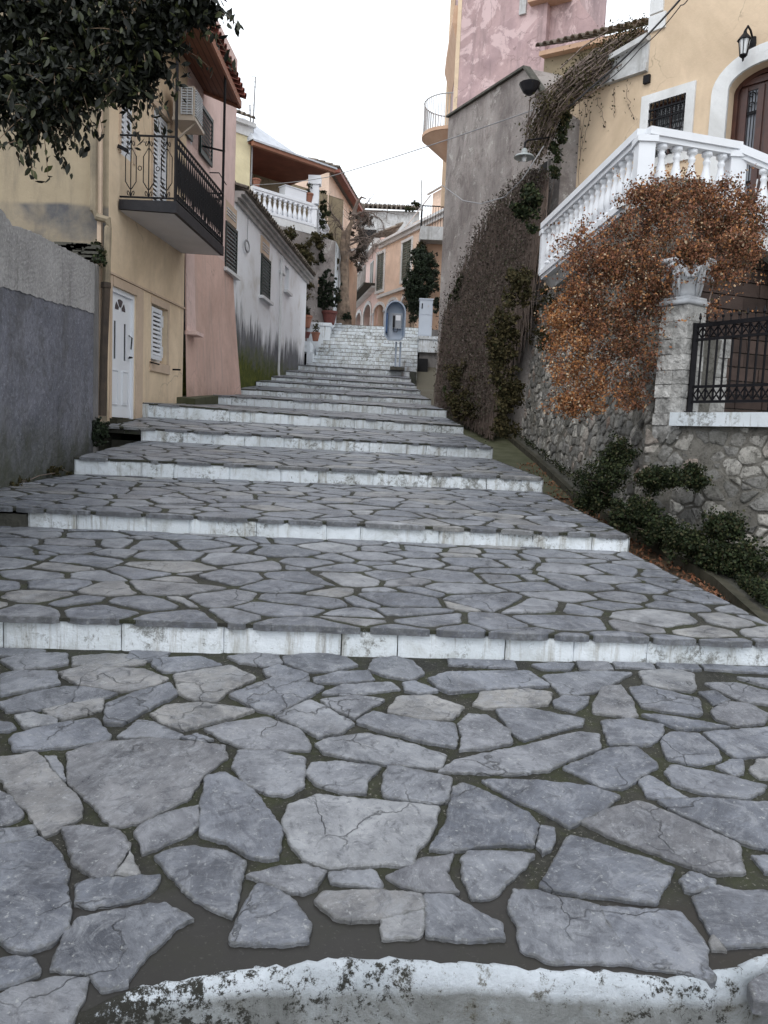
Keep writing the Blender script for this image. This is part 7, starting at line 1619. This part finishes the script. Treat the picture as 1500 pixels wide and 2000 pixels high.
q = at(818, 712, 29.5); mb = MB(); mb.box(q.x-.25, q.x+.35, 29.7, 30.14, q.z-.3, q.z+.25); mb.build('opening', MT['dark_in'], lg)
# evergreen by the cabinet
C = [bp(822, 520, 33.5, 20, 25, 1.5), bp(815, 560, 33.5, 24, 28, 2), bp(812, 600, 33.5, 20, 25, 1.2), bp(800, 560, 33.4, 10, 20, .5), bp(825, 500, 33.6, 14, 16, .6), bp(840, 540, 33.4, 12, 30, .8)]
et = ivy('evergreen_tree', [q[:3]+(q[3]*1.1, q[4], q[5]*1.1, q[6]) for q in C], 24000, .16, .07, 'lf_shrub', 'dark evergreen tree growing in front of the peach house behind the cabinet', 'tree', tuple(at(806, 645, 33.5)), stems=False)
mb = MB(); mb.tube([at(806, 650, 33.5), at(805, 610, 33.5), at(810, 570, 33.5), at(818, 520, 33.6)], [.09, .08, .06, .03], 7); mb.build('trunk', MT['trunk_pale'], et)
ivy('light_foliage', [bp(815, 492, 34, 14, 10), bp(823, 480, 34, 8, 10)], 900, .12, .06, 'lf_olive', 'sparse pale olive foliage above the dark evergreen tree', 'foliage', tuple(at(818, 500, 34)))
ivy('gable_edge_creeper', [bp(851, 545, 24, 5, 42, 1), bp(853, 600, 23, 5, 22)], 1100, .08, .05, 'lf_shrub', 'strip of dark creeper on the left edge of the brown gable wall', 'creeper', tuple(at(852, 600, 23)))
# =================================================================== STREET LAMP, CABLES, MAST
lq = at(1024, 303, 14.6); sl = thing('street_lamp', tuple(lq), 'enamelled dish street lamp with bare bulb on a wall bracket over the vines', 'street lamp')
mb = MB(); mb.lathe(lq, [(.02, .12), (.05, .1), (.06, .03), (.16, -.01), (.19, -.04), (.185, -.05), (.15, -.02), (.05, .01)], 16); mb.build('shade', MT['lamp_enamel'], sl)
mb = MB(); mb.lathe(lq, [(.03, 0), (.045, -.05), (.04, -.1), (.015, -.12)], 10); mb.build('bulb', MT['bulb'], sl)
mb = MB(); mb.tube([lq+Vector((0, 0, .1)), lq+Vector((0, 0, .22)), lq+Vector((.06, .1, .3)), at(1060, 270, 14.9), at(1082, 266, 15.1)], .018, 6); mb.build('arm', MT['iron'], sl)
def cable(pts, r, label, mat='cable', sag=0):
    P_ = []
    for (a, b) in zip(pts, pts[1:]):
        n = 14
        for i in range(n): t = i/n; P_.append(a+(b-a)*t-Vector((0, 0, sag*4*t*(1-t))))
    P_.append(pts[-1]); mb = MB(); mb.tube(P_, r, 5); return tag(mb.build('cable', MT[mat]), label, 'cable')
cable([at(493, 361, 28.9), at(640, 346, 27), at(1052, 211, 16.2)], .012, 'pale cable crossing the street from the antenna mast to the brown gable', sag=.05)
cable([at(864, 362, 21), at(905, 392, 18), at(940, 398, 16.5), at(985, 385, 15.5), at(1020, 350, 14.8), at(1062, 285, 14.9)], .011, 'slack pale cable looping under the street lamp to the left gable edge')
cable([at(1345, -20, 11), at(1245, 88, 13.2), at(1150, 175, 14.6), at(1090, 225, 15)], .016, 'thick black cable slanting down past the villa cornice', 'cable_dark', .02)
cable([at(1175, 165, 14.4), at(1250, 95, 13.4), at(1330, 10, 11.8), at(1350, -15, 11.5)], .008, 'thin black cable just beside the thick one at the villa quoins', 'cable_dark', .05)
mst = thing('antenna_mast', tuple(at(490, 360, 28.9)), 'thin grey antenna mast rising beside the veranda roof', 'antenna')
mb = MB(); mb.tube([at(490, 362, 28.9), at(494, 250, 28.9), at(499, 150, 28.9)], [.035, .03, .02], 6); mb.build('pole', MT['cable'], mst)
mb = MB(); mb.tube([at(488, 205, 28.9), at(489, 240, 28.9)], .025, 5)
for y in (125, 135, 145, 205, 215): q = at(499 if y < 200 else 489, y+25 if y < 200 else y, 28.9); mb.beam(q-Vector((.15, 0, 0)), q+Vector((.15, 0, 0)), .014, .014)
mb.build('aerial', MT['cable'], mst)
ms2 = thing('roof_mast', tuple(at(824, 415, 35)), 'slim pale pole rising above the side balcony of the peach house', 'pole'); mb = MB(); mb.tube([at(823, 440, 35), at(823, 352, 35)], .03, 5); mb.build('pole', MT['villa_white_old'], ms2)
# =================================================================== OVERHANGING TREE (top left)
tr = thing('overhanging_tree', (-6.2, 7.5, 1.2), 'dark glossy leaved tree hanging over the grey wall and yellow house', 'tree')
C = [bp(60, 60, 7.4, 120, 80, 3), bp(180, 50, 7.4, 100, 80, 2.5), bp(290, 30, 7.2, 70, 60, 1.5), bp(360, 20, 7.0, 45, 40, .7), bp(60, 160, 7.0, 70, 50, 1.4), bp(140, 170, 7.2, 70, 45, 1.2), bp(30, 215, 6.8, 45, 25, .5), bp(90, 225, 6.9, 40, 35, .45), bp(250, 110, 7.2, 60, 50, 1), bp(240, 155, 7.1, 30, 28, .35), bp(290, 150, 7.2, 22, 25, .25), bp(55, 260, 6.8, 10, 18, .07), bp(95, 262, 6.8, 14, 18, .08), bp(405, 15, 7.0, 20, 22, .2), bp(315, 90, 7.2, 30, 40, .3), bp(-80, 80, 7.5, 130, 110, 2.5), bp(-60, -120, 8, 180, 120, 2.5), bp(150, -100, 8, 180, 90, 2.5), bp(330, -60, 7.6, 80, 50, 1)]
T = sub(C, 380, 0, .14); lp = clump(T, 24000); leaf_mesh('foliage', MT['lf_dark'], tr, lp, .085, rng.random(len(lp))**2, .8, .42)
R = random.Random(15); sp = []; mb = MB()
low_ = sorted(T, key=lambda t: t[2]-.0*t[0]+.35*abs(t[0]+3.2))[:150]+[T[R.randrange(len(T))] for _ in range(60)]
for t in low_:
    p = Vector(t[:3]); d = Vector((R.gauss(.1, .6), R.gauss(0, .5), R.uniform(-.9, .1))).normalized(); P_ = []
    for k in range(8):
        s_ = .05*k; q = p+d*s_+Vector((0, 0, -.9*s_*s_)); P_.append(q)
        for _ in range(2): sp.append(tuple(q+Vector((R.gauss(0, .025), R.gauss(0, .025), R.gauss(-.02, .025)))))
    mb.tube(P_, [.006, .005, .005, .004, .004, .003, .003, .002], 3, False)
mb_sp = mb; leaf_mesh('hanging_leaves', MT['lf_dark'], tr, sp, .085, rng.random(len(sp))**1.3, 1.6, .40)
mb = MB(); R = random.Random(12); mb.tube([(-6.2, 7.5, 0), (-6.0, 7.5, 3), (-5.2, 7.5, 5.2), (-4.4, 7.6, 6.2)], [.22, .19, .15, .1], 9); mb.build('trunk', MT['bark'], tr)
mb = MB()
hubs = [Vector((-5.6, 7.5, 4.6)), Vector((-4.6, 7.5, 5.9)), Vector((-3.6, 7.4, 6.0)), Vector((-2.6, 7.3, 6.0))]
mb.tube([(-6, 7.5, 3)]+hubs, [.16, .12, .09, .06, .03], 7)
grow(mb, hubs, T, .009)
n0 = len(mb.v); mb.v += mb_sp.v; mb.f += [tuple(i+n0 for i in f) for f in mb_sp.f]; mb.r += mb_sp.r
mb.build('branches', MT['bark'], tr)
